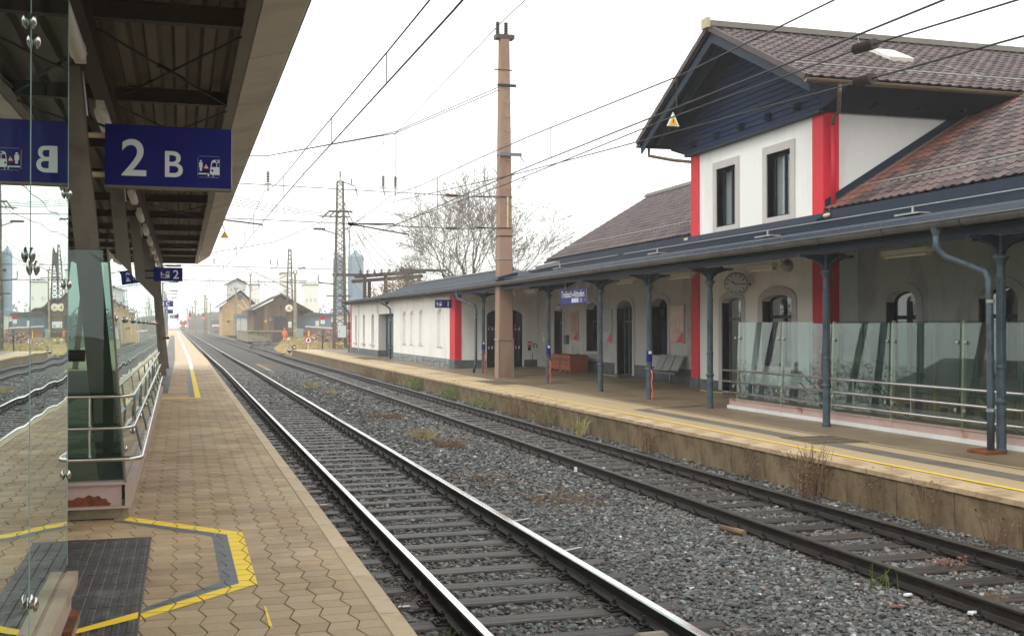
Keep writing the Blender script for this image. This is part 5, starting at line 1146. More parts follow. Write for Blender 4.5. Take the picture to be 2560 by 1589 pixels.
for j in range(2, 12, 1):
    a, b = BY[j], BY[j + 1]
    if j % 3 == 0 or j == 2:
        m = MB(); m.tube((-.72, a + .3, DZ - .18), (.5, b - .15, DZ - .18), .012, 5); m.tube((-.72, b - .3, DZ - .20), (.5, a + .15, DZ - .20), .012, 5); c = Vector((-.11, (a + b) / 2 + .07, DZ - .18)); m.tube(c - Vector((.12, .3, 0)), c + Vector((.12, .3, 0)), .024, 6); m.build('brace', 'iron', RC)
# leaning steel posts, I-section
PY = [3.6, 10.85, 18.05, 25.25, 32.4, 39.6, 46.8]
def post(y, lean, name='post'):
    m = MB(); s = lean
    def sec(z): xo = (-.50 - .098 * (z - PZ)) if s > 0 else (-3.95 + .098 * (z - PZ)); return xo, z
    (x0, z0), (x1, z1) = sec(PZ), sec(DZ - .42); w_ = .11
    for ya, yb, wa, wb in ((-w_, -w_ + .018, 0, -.20), (w_ - .018, w_, 0, -.20), (-w_ + .018, w_ - .018, -.093, -.107)):
        m.add([(x0 + wa, y + ya, z0), (x0 + wb, y + ya, z0), (x0 + wb, y + yb, z0), (x0 + wa, y + yb, z0), (x1 + wa, y + ya, z1), (x1 + wb, y + ya, z1), (x1 + wb, y + yb, z1), (x1 + wa, y + yb, z1)], [(0, 1, 2, 3), (4, 5, 6, 7), (0, 1, 5, 4), (1, 2, 6, 5), (2, 3, 7, 6), (3, 0, 4, 7)])
    m.build(name, 'steel_post', RC)
    MB().box(x1 - .3, x1 + .06, y - .16, y + .16, z1, z1 + .02).build('head_plate', 'roof_beam', RC); MB().box(x0 - .3, x0 + .06, y - .17, y + .17, PZ, PZ + .02).build('base_plate', 'steel_post', RC)
for y in PY:
    post(y, 1); post(y, -1)
for y in PY[1:]:
    m = MB(); m.tube((-.83, y - .12, 4.15), (-.87, y - .12, 4.55), .009, 6); m.build('conduit', 'galvanised', RC)
# strip lamps on the long beam
lab = ['nearest strip lamp under the left canopy', 'second strip lamp under the left canopy, above the 2 B sign', 'third strip lamp from the camera under the left canopy', 'fourth strip lamp from the camera under the left canopy', 'fifth strip lamp from the camera under the left canopy', 'sixth strip lamp from the camera under the left canopy', 'seventh strip lamp from the camera under the left canopy', 'eighth strip lamp from the camera under the left canopy', 'ninth strip lamp from the camera under the left canopy', 'farthest strip lamp but one under the left canopy', 'farthest strip lamp under the left canopy']
LP = [8.3, 12.3, 15.9, 19.6, 23.2, 26.8, 30.4, 34.0, 37.6, 41.2, 44.8]
t0 = thing('strip_lamp', lab[0], 'lamp', (-.83, LP[0], 4.44), 'strip lamps under the left canopy')
y = LP[0]; MB().box(-.87, -.79, y, y + 1.6, 4.54, 4.60).build('housing', 'lamp_white', t0); MB().lathe([(.055, .0), (.07, .04), (.07, 1.4), (.055, 1.44)], (-.83, y + .1, 4.50), 10, 'y').build('diffuser', 'lamp_white', t0, smooth=True)
MB().box(-.875, -.785, y + 1.54, y + 1.72, 4.46, 4.60).build('end_box', 'lamp_white', t0)
for i, yy_ in enumerate(LP[1:], 1): c = copy_tree(t0, (-.83, yy_, 4.44)); c['label'] = lab[i]
# ------------------------------------------------------------------ platform signs on the left
t = thing('platform_sign', 'large blue sign reading 2 B with train warning symbol', 'sign', (-.1, 11.3, 3.59))
MB().bev(-.715, .465, 11.30, 11.44, 3.595, 4.185, .004).build('panel', 'sign_blue', t); MB().box(-.72, .47, 11.295, 11.445, 3.575, 3.595).build('bottom_rail', 'steel_post', t); MB().box(.465, .472, 11.295, 11.445, 3.59, 4.19).build('side_rail', 'trim_grey', t)
text_mesh('2', .50, 'sign_white', 'lettering', TM((-.575, 11.298, 3.695), (1, 0, 0), (0, 0, 1)), t, .0055, 1.0)
text_mesh('B', .36, 'sign_white', 'lettering', TM((-.185, 11.298, 3.695), (1, 0, 0), (0, 0, 1)), t, .004, .95)
pictogram(t, (.145, 11.297, 3.70), (1, 0, 0), (0, 0, 1), .21)
for z in (3.70, 4.08): MB().tube((-.95, 11.38, z), (-.715, 11.38, z), .028, 8).build('arm', 'cream', t)
m = MB(); m.path([(-.86, 11.0, 4.4), (-.84, 11.05, 4.22), (-.80, 11.2, 4.17), (-.72, 11.35, 4.165)], .012, 6); m.build('cable', 'iron', t, smooth=True)
t = thing('platform_sign', 'smaller blue sign with train symbol and the number 2', 'sign', (-.3, 26.0, 3.25))
MB().bev(-.61, .01, 26.0, 26.1, 3.25, 3.555, .004).build('panel', 'sign_blue', t); text_mesh('2', .27, 'sign_white', 'lettering', TM((-.20, 25.996, 3.31), (1, 0, 0), (0, 0, 1)), t, .004); pictogram(t, (-.47, 25.996, 3.30), (1, 0, 0), (0, 0, 1), .2)
for z in (3.32, 3.48): MB().tube((-.95, 26.05, z), (-.61, 26.05, z), .02, 6).build('arm', 'iron', t)
t = thing('warning_triangle', 'small yellow warning triangle peeping out behind the canopy edge', 'sign', (1.05, 30.5, 4.6)); MB().prism([(.98, 30.5, 4.60), (1.2, 30.5, 4.60), (1.09, 30.5, 4.80)], (0, .02, 0)).build('plate', 'sign_yellow', t); MB().prism([(1.0, 30.49, 4.61), (1.18, 30.49, 4.61), (1.09, 30.49, 4.77)], (0, .005, 0)).build('field', 'sign_yellow', t); MB().tube((1.09, 30.5, 4.8), (1.02, 30.5, 5.0), .01, 4).build('hanger', 'wire', t)
# ------------------------------------------------------------------ glass shelters on the left platform
def disc(par, x, y, z, r=.032, nx=1):
    MB().lathe([(r * .3, 0), (r, .008), (r * .95, .016), (r * .45, .026), (0, .029)], (x, y, z), 12, 'x').build('bolt_cap', 'stainless', par, smooth=True)
N1 = thing('glass_shelter', 'nearest glass shelter wall with steel bolts at the left edge', 'glass shelter', (-.61, 4, PZ))
for y0, y1 in ((5.44, 7.15), (3.75, 5.42), (2.05, 3.73), (.3, 2.03)):
    m = MB(); m.quad((-.66, y0, .80), (-.66, y1, .80), (-.66, y1, 4.55), (-.66, y0, 4.55)); m.build('glass_panel', 'glass_near', N1)
    MB().box(-.668, -.658, y1 - .004, y1 + .004, .80, 4.55).build('glass_edge', 'tank', N1)
for y in (5.43 - .07, 5.43 + .09):
    for z in (3.62 - .02 * (y > 5), 2.55, 1.0): disc(N1, -.658, y, z - (.05 if y > 5.43 else 0), .036)
for z in (3.02, 2.48, 1.35): disc(N1, -.658, 7.05, z, .03)
m = MB(); m.prism([(-.735, 0, .72), (-.585, 0, .72), (-.585, 0, .79), (-.648, 0, .79), (-.648, 0, .782), (-.672, 0, .782), (-.672, 0, .79), (-.735, 0, .79)], (0, 7.0, 0)); m.build('base_channel', 'channel', N1)
m = MB(); m.box(-.72, -.60, 0, 6.75, .62, .72); m.build('base_beam', 'beam_pink', N1); m = MB(); m.box(-.72, -.555, 6.25, 6.72, .60, .625); m.build('foot_plate', 'rust', N1); m = MB(); m.box(-.73, -.55, 5.9, 6.70, .45, .598); m.build('footing', 'concrete_old', N1)
MB().tube((-1.3, 3.0, 3.3), (-.69, 6.9, 2.85), .018, 6).build('tie_rod', 'stainless', N1)
for y in (5.0,): MB().box(-.98, -.86, y - .05, y + .05, .55, 4.6).build('inner_post', 'steel_post', N1)
N2 = thing('glass_shelter', 'long glass windbreak with steel handrails beside the leaning posts', 'glass shelter', (-.6, 16, PZ))
def gx2(z): return -.468 - (z - .9) * .0729
gy = [10.2, 12.2, 14.2, 16.2, 18.2, 20.2, 22.2, 24.2, 26.2]
for y0, y1 in zip(gy, gy[1:]):
    m = MB(); m.add([(gx2(.9), y0 + .01, .9), (gx2(.9), y1 - .01, .9), (gx2(2.89), y1 - .01, 2.89), (gx2(2.89), y0 + .01, 2.89)], [(0, 1, 2, 3)]); m.build('glass_panel', 'glass_screen', N2)
for y in gy[1:]:
    m = MB(); z0, z1 = .55, 2.2; m.add([(gx2(z0) - .03, y - .02, z0), (gx2(z0) - .12, y - .02, z0), (gx2(z0) - .12, y + .02, z0), (gx2(z0) - .03, y + .02, z0), (gx2(z1) - .03, y - .02, z1), (gx2(z1) - .10, y - .02, z1), (gx2(z1) - .10, y + .02, z1), (gx2(z1) - .03, y + .02, z1)], [(0, 1, 2, 3), (4, 5, 6, 7), (0, 1, 5, 4), (1, 2, 6, 5), (2, 3, 7, 6), (3, 0, 4, 7)]); m.build('post', 'steel_post', N2)
    for dy in (-.1, .1):
        for z in (2.3, 1.15): disc(N2, gx2(z) + .002, y + dy, z, .034)
for z in (2.3, 1.15): disc(N2, gx2(z) + .002, 10.32, z, .034)
# end pane facing the camera, its edge profile and base
m = MB(); m.add([(gx2(.9) - .012, 10.18, .9), (-2.2, 10.18, .9), (-2.2, 10.18, 2.89), (gx2(2.89) - .012, 10.18, 2.89)], [(0, 1, 2, 3)]); m.build('end_pane', 'glass_end', N2)
m = MB(); z0, z1 = .88, 2.9; m.add([(gx2(z0) + .006, 10.16, z0), (gx2(z0) - .012, 10.16, z0), (gx2(z0) - .012, 10.20, z0), (gx2(z0) + .006, 10.20, z0), (gx2(z1) + .006, 10.16, z1), (gx2(z1) - .012, 10.16, z1), (gx2(z1) - .012, 10.2, z1), (gx2(z1) + .006, 10.2, z1)], [(0, 1, 2, 3), (4, 5, 6, 7), (0, 1, 5, 4), (1, 2, 6, 5), (2, 3, 7, 6), (3, 0, 4, 7)]); m.build('edge_profile', 'steel_post', N2)
m = MB(); m.tube((-.95, 10.17, 1.98), (-.80, 10.17, 1.98), .05, 8); m.build('door_knob', 'iron', N2)
m = MB(); m.box(-2.2, -.50, 10.22, 10.24, .67, .87); m.box(-2.2, -.47, 10.17, 10.33, .86, .885); m.box(-2.2, -.47, 10.17, 10.33, .655, .672); m.build('end_beam', 'beam_pink', N2)
MB().poly([(-.98, 10.215, .676), (-.60, 10.215, .676), (-.585, 10.215, .695), (-.61, 10.215, .705), (-.63, 10.215, .74), (-.66, 10.215, .735), (-.69, 10.215, .765), (-.73, 10.215, .755), (-.77, 10.215, .775), (-.81, 10.215, .75), (-.86, 10.215, .76), (-.90, 10.215, .735), (-.98, 10.215, .74)]).build('rust_patch', 'rust', N2)
m = MB(); m.prism([(-.47, 10.17, .655), (-.42, 10.17, .655), (-.40, 10.17, .885), (-.47, 10.17, .885)], (0, 16.1, 0)); m.build('side_beam', 'beam_pink', N2)
m = MB(); m.prism([(-2.2, 10.30, .55), (-.44, 10.30, .55), (-.45, 10.30, .64), (-.47, 10.30, .655), (-2.2, 10.30, .655)], (0, 16, 0)); m.build('curb', 'concrete_old', N2)
# handrails returning round the end
for z, xo, xe, ye in ((1.635, -.408, -.50, 26.6), (1.365, -.403, -.47, 26.3), (1.10, -.336, -.43, 26.0)):
    r_ = .021 if z < 1.2 else .017; c = .10
    arc = [(xo - c + c * math.sin(a), 10.02 + c - c * math.cos(a), z) for a in np.linspace(0, math.pi / 2, 6)]
    MB().path([(-2.3, 10.02, z)] + arc + [(xo + .25 * (xe - xo), 14.2, z), (xe, ye, z)], r_, 8).build('handrail', 'stainless', N2, smooth=True)
for x in (-.75, -1.5, -2.1): MB().tube((x, 10.04, 1.1), (x, 10.04, 1.635), .012, 6).build('baluster', 'stainless', N2)
for k, y in enumerate(np.arange(10.6, 26, 2.0)): MB().path([(-.41 - .09 * (y - 10) / 16, y, 1.62), (-.405 - .09 * (y - 10) / 16, y, 1.36), (-.345 - .09 * (y - 10) / 16, y, 1.10)], .011, 6).build('baluster', 'stainless', N2)
for y in gy[1:]:
    MB().tube((gx2(1.1), y, 1.1), (-.36, y, 1.1), .009, 5).build('bracket', 'stainless', N2)
# far side of the shelter seen through the glass
m = MB(); m.add([(-3.9, 10.2, .9), (-3.9, 26, .9), (-3.75, 26, 2.89), (-3.75, 10.2, 2.89)], [(0, 1, 2, 3)]); m.build('glass_panel', 'glass_screen', N2)
MB().box(-2.6, -1.6, 12.4, 14, .55, .95).build('inner_bench', 'steel_bluegrey', N2)
tag(MB().bev(-1.55, -1.15, 9.6, 9.8, PZ, PZ + .35, .02).build('power_box', 'iron'), 'small dark box on the paving behind the first shelter', 'box')
# ------------------------------------------------------------------ station furniture further along the left platform
def lamp_post(y, x, h, lb, arm=1.6):
    dx, dz = warp(y); t = thing('lamp_post', lb, 'lamp post', (x + dx, y, PZ + dz), 'lamp posts along the left platform')
    MB().tube((x + dx, y, PZ + dz), (x + dx, y, PZ + dz + h), .11, 8, .08).build('pole', 'steel_bluegrey', t); MB().tube((x + dx - arm * .1, y, PZ + dz + h), (x + dx + arm, y, PZ + dz + h + .15), .05, 6).build('arm', 'steel_bluegrey', t)
    MB().bev(x + dx + arm * .4, x + dx + arm, y - .15, y + .15, PZ + dz + h + .02, PZ + dz + h + .14, .03).build('lamp_head', 'iron', t)
for i, (y, h) in enumerate([(62, 5.6), (80, 5.8), (100, 6.2), (122, 6.2), (148, 6.0), (175, 6.4), (205, 6.4)]): lamp_post(y, -1.55, h, ['first', 'second', 'third', 'fourth', 'fifth', 'sixth', 'seventh'][i] + ' lamp post beyond the left canopy')
def psign(y, x, z, w_, h_, txt, lb):
    dx, dz = warp(y); t = thing('platform_sign', lb, 'sign', (x + dx, y, z)); MB().box(x + dx, x + dx + w_, y, y + .12, z, z + h_).build('panel', 'sign_blue', t)
    text_mesh(txt, h_ * .85, 'sign_white', 'lettering', TM((x + dx + w_ * .06, y - .006, z + h_ * .2), (1, 0, 0), (0, 0, 1)), t, .01)
    MB().tube((x + dx - .25, y + .06, PZ), (x + dx - .25, y + .06, z + h_), .05, 6).build('pole', 'steel_bluegrey', t); MB().tube((x + dx - .25, y + .06, z + h_ * .5), (x + dx, y + .06, z + h_ * .5), .03, 5).build('arm', 'steel_bluegrey', t)
psign(112, -1.62, 4.15, 1.15, .58, '2 C', 'distant blue sign reading 2 C on the left platform'); psign(118, -1.25, 3.55, .75, .42, '2', 'distant blue sign with a 2 below the 2 C sign'); psign(150, -.95, 3.3, 1.1, .45, '2 D', 'farthest blue platform sign reading 2 D')
for (y, z, lb) in ((60, 3.3, 'dark loudspeaker box hanging by the far platform signs'), ): pass
# ------------------------------------------------------------------ platform end: signs, point lanterns
t = thing('round_sign', 'round red rimmed no entry for pedestrians sign at the platform end', 'sign', (10.42, 96.2, .24))
MB().tube((10.42, 96.2, .2), (10.42, 96.2, .85), .035, 8).build('post', 'lamp_white', t); MB().lathe([(.31, 0), (.31, .02)], (10.42, 96.1, 1.05), 20, 'y').build('disc', 'sign_red', t); MB().lathe([(.23, 0), (.23, .012)], (10.42, 96.085, 1.05), 20, 'y').build('field', 'sign_white', t)
MB().poly([(10.36, 96.08, .88), (10.42, 96.08, .98), (10.50, 96.08, .9), (10.50, 96.08, 1.05), (10.55, 96.08, 1.1), (10.44, 96.08, 1.22), (10.36, 96.08, 1.18), (10.32, 96.08, 1.02)]).build('figure', 'sign_black', t)
for x, z, lb, r in ((9.33, .07, 'low black and white point lantern beside the track', .2), (9.73, .36, 'round black and white point lantern at the platform corner', .2)):
    t = thing('point_lantern', lb, 'lantern', (x, 101.5, -.3)); MB().lathe([(r * .2, -.1), (r, -.09), (r, .09), (r * .2, .1)], (x, 101.5, z), 14, 'y').build('body', 'sign_black', t); MB().poly([(x - .15, 101.39, z + .02), (x + .15, 101.39, z + .02), (x + .15, 101.39, z + .14), (x - .15, 101.39, z + .14)] if z < .2 else [(x - .12, 101.39, z), (x + .02, 101.39, z + .13), (x + .02, 101.39, z + .05), (x + .16, 101.39, z + .05), (x + .16, 101.39, z - .05), (x + .02, 101.39, z - .05), (x + .02, 101.39, z - .13)]).build('arrow', 'sign_white', t)
    MB().tube((x, 101.5, -.3), (x, 101.5, z - r * .8), .04, 6).build('stem', 'iron', t)
t = thing('switch_lever', 'yellow point lever on the ground by the lanterns', 'lever', (8.75, 102, -.35)); MB().bev(8.5, 9.0, 101.8, 102.3, -.38, -.2, .03).build('box', 'iron', t); MB().tube((8.75, 102, -.2), (9.0, 102, .0), .04, 6).build('lever', 'yellow_paint', t)
t = thing('relay_box', 'grey relay box on a dark post behind the platform end', 'cabinet', (12.2, 100.7, .1)); MB().bev(12.05, 12.42, 100.6, 100.85, 1.5, 2.0, .02).build('housing', 'steel_bluegrey', t); MB().tube((12.18, 100.7, .05), (12.24, 100.7, 1.5), .06, 6).build('post', 'iron', t)
t = thing('info_sign', 'red and white sign board on a pole by the scrap heap', 'sign', (13.43, 110.8, .2)); MB().box(13.2, 13.66, 110.75, 110.8, 2.9, 3.2).build('red_plate', 'sign_red', t); MB().box(13.22, 13.64, 110.76, 110.79, 2.5, 2.88).build('white_plate', 'sign_white', t); MB().tube((13.43, 110.85, .2), (13.43, 110.85, 3.2), .03, 6).build('pole', 'galvanised', t)
# ------------------------------------------------------------------ lattice mast and poles by the shed
L1 = lattice('lattice_mast', 'slim steel lattice mast with round warning sign in front of the shed', 14.2, 154.4, .3, 12.9, 1.05, .35, 'lattice_dark', 22)
MB().lathe([(.50, 0), (.50, .03)], (14.05, 153.7, 4.75), 18, 'y').build('sign_disc', 'sign_white', L1); MB().prism([(13.72, 153.68, 4.52), (14.38, 153.68, 4.52), (14.05, 153.68, 5.1)], (0, .01, 0)).build('sign_triangle', 'sign_yellow', L1); MB().box(14.02, 14.08, 153.66, 153.675, 4.6, 4.9).build('sign_flash', 'sign_black', L1)
MB().box(13.95, 14.4, 153.8, 153.82, 2.1, 2.9).build('number_plate', 'sign_white', L1); text_mesh('2', .4, 'sign_black', 'lettering', TM((14.06, 153.79, 2.2), (1, 0, 0), (0, 0, 1)), L1)
m = MB(); m.tube((14.2, 154, 8.6), (16.6, 154, 8.5), .06, 5); m.tube((14.2, 154, 7.4), (8.2, 154, 10.2), .045, 5); m.tube((14.2, 154, 6.2), (9.6, 154, 8.6), .035, 5); m.build('cantilever', 'iron', L1)
def cpole(x, y, z0, z1, lb, r=.2, arm=True, grp='catenary poles in the distance'):
    t = thing('catenary_pole', lb, 'pole', (x, y, z0), grp); MB().tube((x, y, z0), (x, y, z1), r, 8, r * .7).build('pole', 'concrete_old', t); MB().tube((x - .2, y, z1), (x - .2, y, z1 + .4), .05, 5).build('insulator', 'insulator', t); MB().tube((x + .2, y, z1), (x + .2, y, z1 + .4), .05, 5).build('insulator', 'insulator', t)
    MB().box(x - .4, x + .4, y - .1, y + .1, z1 - .1, z1).build('crossarm', 'iron', t)
    if arm: m = MB(); m.tube((x, y, z1 - 1.3), (x - 2.2, y, z1 - 1.1), .04, 5); m.tube((x, y, z1 - 2.6), (x - 2.0, y, z1 - 1.4), .03, 5); m.build('cantilever', 'iron', t)
p = cpole(14.72, 152.2, .3, 9.5, 'concrete pole with yellow tag close to the slim lattice mast', .24)
tag(MB().box(14.5, 14.94, 151.9, 151.95, 1.5, 1.85).build('pole_tag', 'sign_yellow'), 'yellow tag on the concrete pole by the worker', 'sign')
for (x, y, z0, z1, lb) in ((11.5, 199, .6, 11.4, 'concrete pole standing before the right edge of the tan building'), (9.2, 203, .6, 9.0, 'concrete pole before the grey gate of the tan building'), (4.2, 220, .3, 8.2, 'tall catenary pole left of the white locomotive'), (4.9, 236, .3, 8.0, 'catenary pole close behind the tall one'), (2.9, 262, .3, 7.8, 'distant pole right of the middle signal'), (6.3, 262, .3, 7.4, 'thin pole beside the locomotive'), (2.6, 300, .4, 7.5, 'faint pole over the oncoming train'), (1.4, 330, .4, 7.2, 'faint pole just right of the oncoming train'), (4.4, 330, .4, 7.2, 'faint far pole between the signals'), (-4.0, 190, .3, 7.5, 'faint pole left of the platform lamps')):
    cpole(x, y, z0, z1, lb, .16)
for x, y, lb in ((-1.2, 330, 'left red signal beside the oncoming train'), (2.05, 322, 'middle red signal beyond the near track'), (5.75, 316, 'right red signal beyond the station track')):
    t = thing('signal', lb, 'signal', (x, y, .4), 'red light signals in the distance'); MB().tube((x, y, .3), (x, y, 4.2), .07, 6).build('post', 'steel_bluegrey', t); MB().bev(x - .3, x + .3, y - .2, y + .2, 4.1, 6.0, .05).build('head', 'sign_black', t); MB().lathe([(.27, 0), (.27, .05)], (x, y - .25, 4.55), 10, 'y').build('red_lamp', 'signal_red', t)
# ------------------------------------------------------------------ trains
def train(x, y, z, lb, body, front, lights, grp=None):
    t = thing('locomotive', lb, 'locomotive', (x, y, z)); w_ = 1.45
    m = MB(); pts = [(-w_, 1.0), (w_, 1.0), (w_, 2.6), (w_ * .86, 3.7), (w_ * .5, 4.05), (-w_ * .5, 4.05), (-w_ * .86, 3.7), (-w_, 2.6)]
    m.prism([(x + a, y + (.0 if b < 2.2 else .5), z + b) for a, b in pts], (0, 17, 0)); m.build('body', body, t)
    MB().prism([(x - 1.15, y + .2, z + 2.65), (x + 1.15, y + .2, z + 2.65), (x + .95, y + .46, z + 3.5), (x - .95, y + .46, z + 3.5)], (0, .1, 0)).build('windscreen', 'dark_glass', t)
    MB().box(x - 1.3, x + 1.3, y - .08, y + .2, z + 1.5, z + 2.4).build('nose_panel', front, t); MB().box(x - 1.35, x + 1.35, y - .1, y + 1, z + .45, z + 1.2).build('skirt', 'blue_grey', t)
    for s in (-1, 1):
        MB().lathe([(.16, 0), (.16, .06)], (x + s * 1.0, y - .14, z + 1.75), 10, 'y').build('headlight', lights, t); MB().tube((x + s * .85, y - .5, z + 1.05), (x + s * .85, y, z + 1.05), .1, 6, .22).build('buffer', 'iron', t)
    if lights == 'headlight': MB().lathe([(.14, 0), (.14, .06)], (x, y + .2, z + 3.75), 10, 'y').build('headlight', lights, t)
    m = MB(); m.tube((x - .9, y + 3, z + 5.0), (x + .9, y + 3, z + 5.0), .04, 5); m.tube((x, y + 4, z + 4.05), (x - .3, y + 3, z + 5.0), .04, 5); m.tube((x, y + 4, z + 4.05), (x + .3, y + 3, z + 5.0), .04, 5); m.build('pantograph', 'iron', t)
    for k in range(4): MB().tube((x - .72, y + 2 + k * 3.6, z + .5), (x + .72, y + 2 + k * 3.6, z + .5), .5, 10).build('wheelset', 'iron', t)
train(2.88 + warp(440)[0], 440, warp(440)[1], 'oncoming red train with bright headlights on the near track', 'loco_red', 'loco_red', 'headlight')
train(11.0, 385, .5, 'parked white and red locomotive left of the tan building', 'slate', 'loco_white', 'lamp_white')
o_ = [o for o in bpy.data.objects if o.get('label') == 'parked white and red locomotive left of the tan building'][0]
MB().box(9.9, 12.1, 384.86, 384.9, 2.0, 2.35).build('red_band', 'loco_red', o_)
# ------------------------------------------------------------------ shed, warehouse, silos
mat('wood_dark', srgb(84, 64, 56), .9, var=.2, vs=1.5, rnd=.14)
SH = thing('goods_shed', 'weathered brown wooden goods shed on a loading ramp', 'shed', (14.5, 178, 1.5))
m = MB(); m.sheet([(10.85, 1.4), (17.7, 1.4), (17.7, 5.3), (14.92, 7.0), (10.85, 4.9)], [[(13.95, 1.7), (16.0, 1.7), (16.0, 3.8), (13.95, 3.8)], [(13.02, 2.95), (13.72, 2.95), (13.72, 3.8), (13.02, 3.8)]], lambda a, b: (a, 178, b), (0, .3, 0)); m.build('front_wall', 'wood_old', SH, fixn=False)
for k in range(19):
    x = 10.9 + k * .358; top = min(4.95 + (x - 10.85) * .515, 5.35 + (17.7 - x) * .6) - .1
    if 13.6 < x < 16.2 or 12.8 < x < 13.9: MB().box(x, x + .34, 177.93, 177.99, 3.9, top).build('wall_board', 'wood_old', SH)
    else: MB().box(x, x + .34, 177.93, 177.99, 1.45, top).build('wall_board', 'wood_old' if x > 12.2 else 'wood_dark', SH)
MB().box(12.2, 17.7, 177.88, 177.92, 4.55, 4.65).build('rail_board', 'wood_old', SH)
MB().box(13.95, 16.0, 178.2, 178.25, 1.7, 3.8).build('door', mat('door_dark', srgb(36, 47, 56), .8), SH)
w_ = part('window', SH); MB().box(13.02, 13.72, 178.12, 178.16, 2.95, 3.8).build('glass_pane', 'dark_glass', w_)
for k in range(1, 3): MB().box(13.02 + k * .233 - .02, 13.02 + k * .233 + .02, 178.07, 178.11, 2.95, 3.8).build('bar', 'lamp_white', w_); MB().box(13.02, 13.72, 178.07, 178.11, 2.95 + k * .28 - .02, 2.95 + k * .28 + .02).build('bar', 'lamp_white', w_)
MB().box(12.45, 12.85, 177.85, 177.9, 2.95, 3.2).build('yellow_plate', 'sign_yellow', SH); MB().box(14.85, 15.1, 177.86, 177.92, 4.9, 5.6).build('vent', 'iron', SH)
MB().box(10.85, 17.7, 178.3, 196, 1.4, 4.9).build('body', 'wood_old', SH)
for a, b in (((9.9, 4.55), (14.92, 7.25)), ((14.92, 7.25), (19.95, 4.45))):
    m = MB(); m.prism([(a[0], 176.6, a[1]), (b[0], 176.6, b[1]), (b[0], 176.6, b[1] + .18), (a[0], 176.6, a[1] + .18)], (0, 21, 0)); m.build('roof', 'slate', SH)
for x in (18.2,): MB().tube((x, 177.8, 3.6), (19.5, 177.8, 4.6), .09, 5).build('brace', 'wood_old', SH)
MB().box(10.0, 10.15, 176.6, 196, 4.35, 4.5).build('gutter', 'iron', SH)
RP_ = thing('loading_ramp', 'grassy concrete loading ramp in front of the shed', 'ramp', (13, 170, 0)); MB().box(9.3, 12.85, 168.6, 200, 0, 1.5).build('side_wall', 'concrete_old', RP_); MB().box(12.87, 18, 168.0, 200, 0, 1.45).build('end_wall', 'lattice_dark', RP_); MB().box(9.2, 18.1, 168.2, 200, 1.5, 1.56).build('top_slab', 'dry_grass', RP_); MB().box(12.75, 12.95, 167.9, 168.6, 0, 1.5).build('corner_post', 'tile_red', RP_)
TB = thing('warehouse', 'tan warehouse with grey gate and white tower behind', 'building', (9.3, 206, .5))
m = MB(); m.sheet([(7.0, .6), (11.7, .6), (11.7, 6.9), (10.14, 8.4), (7.0, 6.1)], [[(9.0, .7), (11.35, .7), (11.35, 4.0), (9.0, 4.0)], [(9.7, 7.0), (10.5, 7.0), (10.5, 7.9), (9.7, 7.9)]], lambda a, b: (a, 205.5, b), (0, .3, 0)); m.build('front_wall', 'tan_wall', TB, fixn=False)
MB().box(7.0, 11.7, 205.85, 225, .5, 6.0).build('body', 'tan_wall', TB); MB().box(9.05, 10.12, 205.7, 205.75, .7, 3.9).build('gate_leaf', 'door_pale', TB); MB().box(10.2, 11.3, 205.7, 205.75, .7, 3.9).build('gate_leaf', 'door_pale', TB); MB().box(8.95, 11.4, 205.4, 205.6, 3.95, 4.5).build('gate_header', 'blue_grey', TB); MB().box(9.7, 10.5, 205.7, 205.75, 7, 7.9).build('hatch', 'blue_grey', TB)
for a, b in (((6.2, 5.75), (10.14, 8.65)), ((10.14, 8.65), (12.75, 6.3))): m = MB(); m.prism([(a[0], 204.9, a[1]), (b[0], 204.9, b[1]), (b[0], 204.9, b[1] + .18), (a[0], 204.9, a[1] + .18)], (0, 21, 0)); m.build('roof', 'slate', TB)
for (a, b) in (((10.3, 7.2), (11.6, 5.3)), ((9.6, 6.2), (11.6, 4.7))): MB().tube((a[0], 205.2, a[1]), (b[0], 205.2, b[1]), .07, 5).build('chute', 'lamp_white', TB)
MB().box(7.75, 8.3, 205.4, 205.48, 3.0, 3.35).build('sign_plate', 'tile_red', TB); MB().box(8.1, 11.35, 211.9, 216, 5.5, 10.2).build('tower', 'pale_wall', TB)
MB().prism([(8.1, 211.9, 10.2), (11.35, 211.9, 10.2), (9.9, 211.9, 11.0)], (0, 4.1, 0)).build('tower_gable', 'pale_wall', TB)
for a, b in (((7.6, 9.9), (9.9, 11.15)), ((9.9, 11.15), (11.75, 10.1))): m = MB(); m.prism([(a[0], 211.4, a[1]), (b[0], 211.4, b[1]), (b[0], 211.4, b[1] + .15), (a[0], 211.4, a[1] + .15)], (0, 5, 0)); m.build('tower_roof', 'slate', TB)
for x in (8.7, 10.9): MB().box(x, x + .2, 211.84, 211.9, 9.0, 9.2).build('tower_window', 'iron', TB)
MB().box(8.05, 8.1, 212.2, 213.4, 7.8, 9.4).build('tower_window', 'blue_grey', TB)
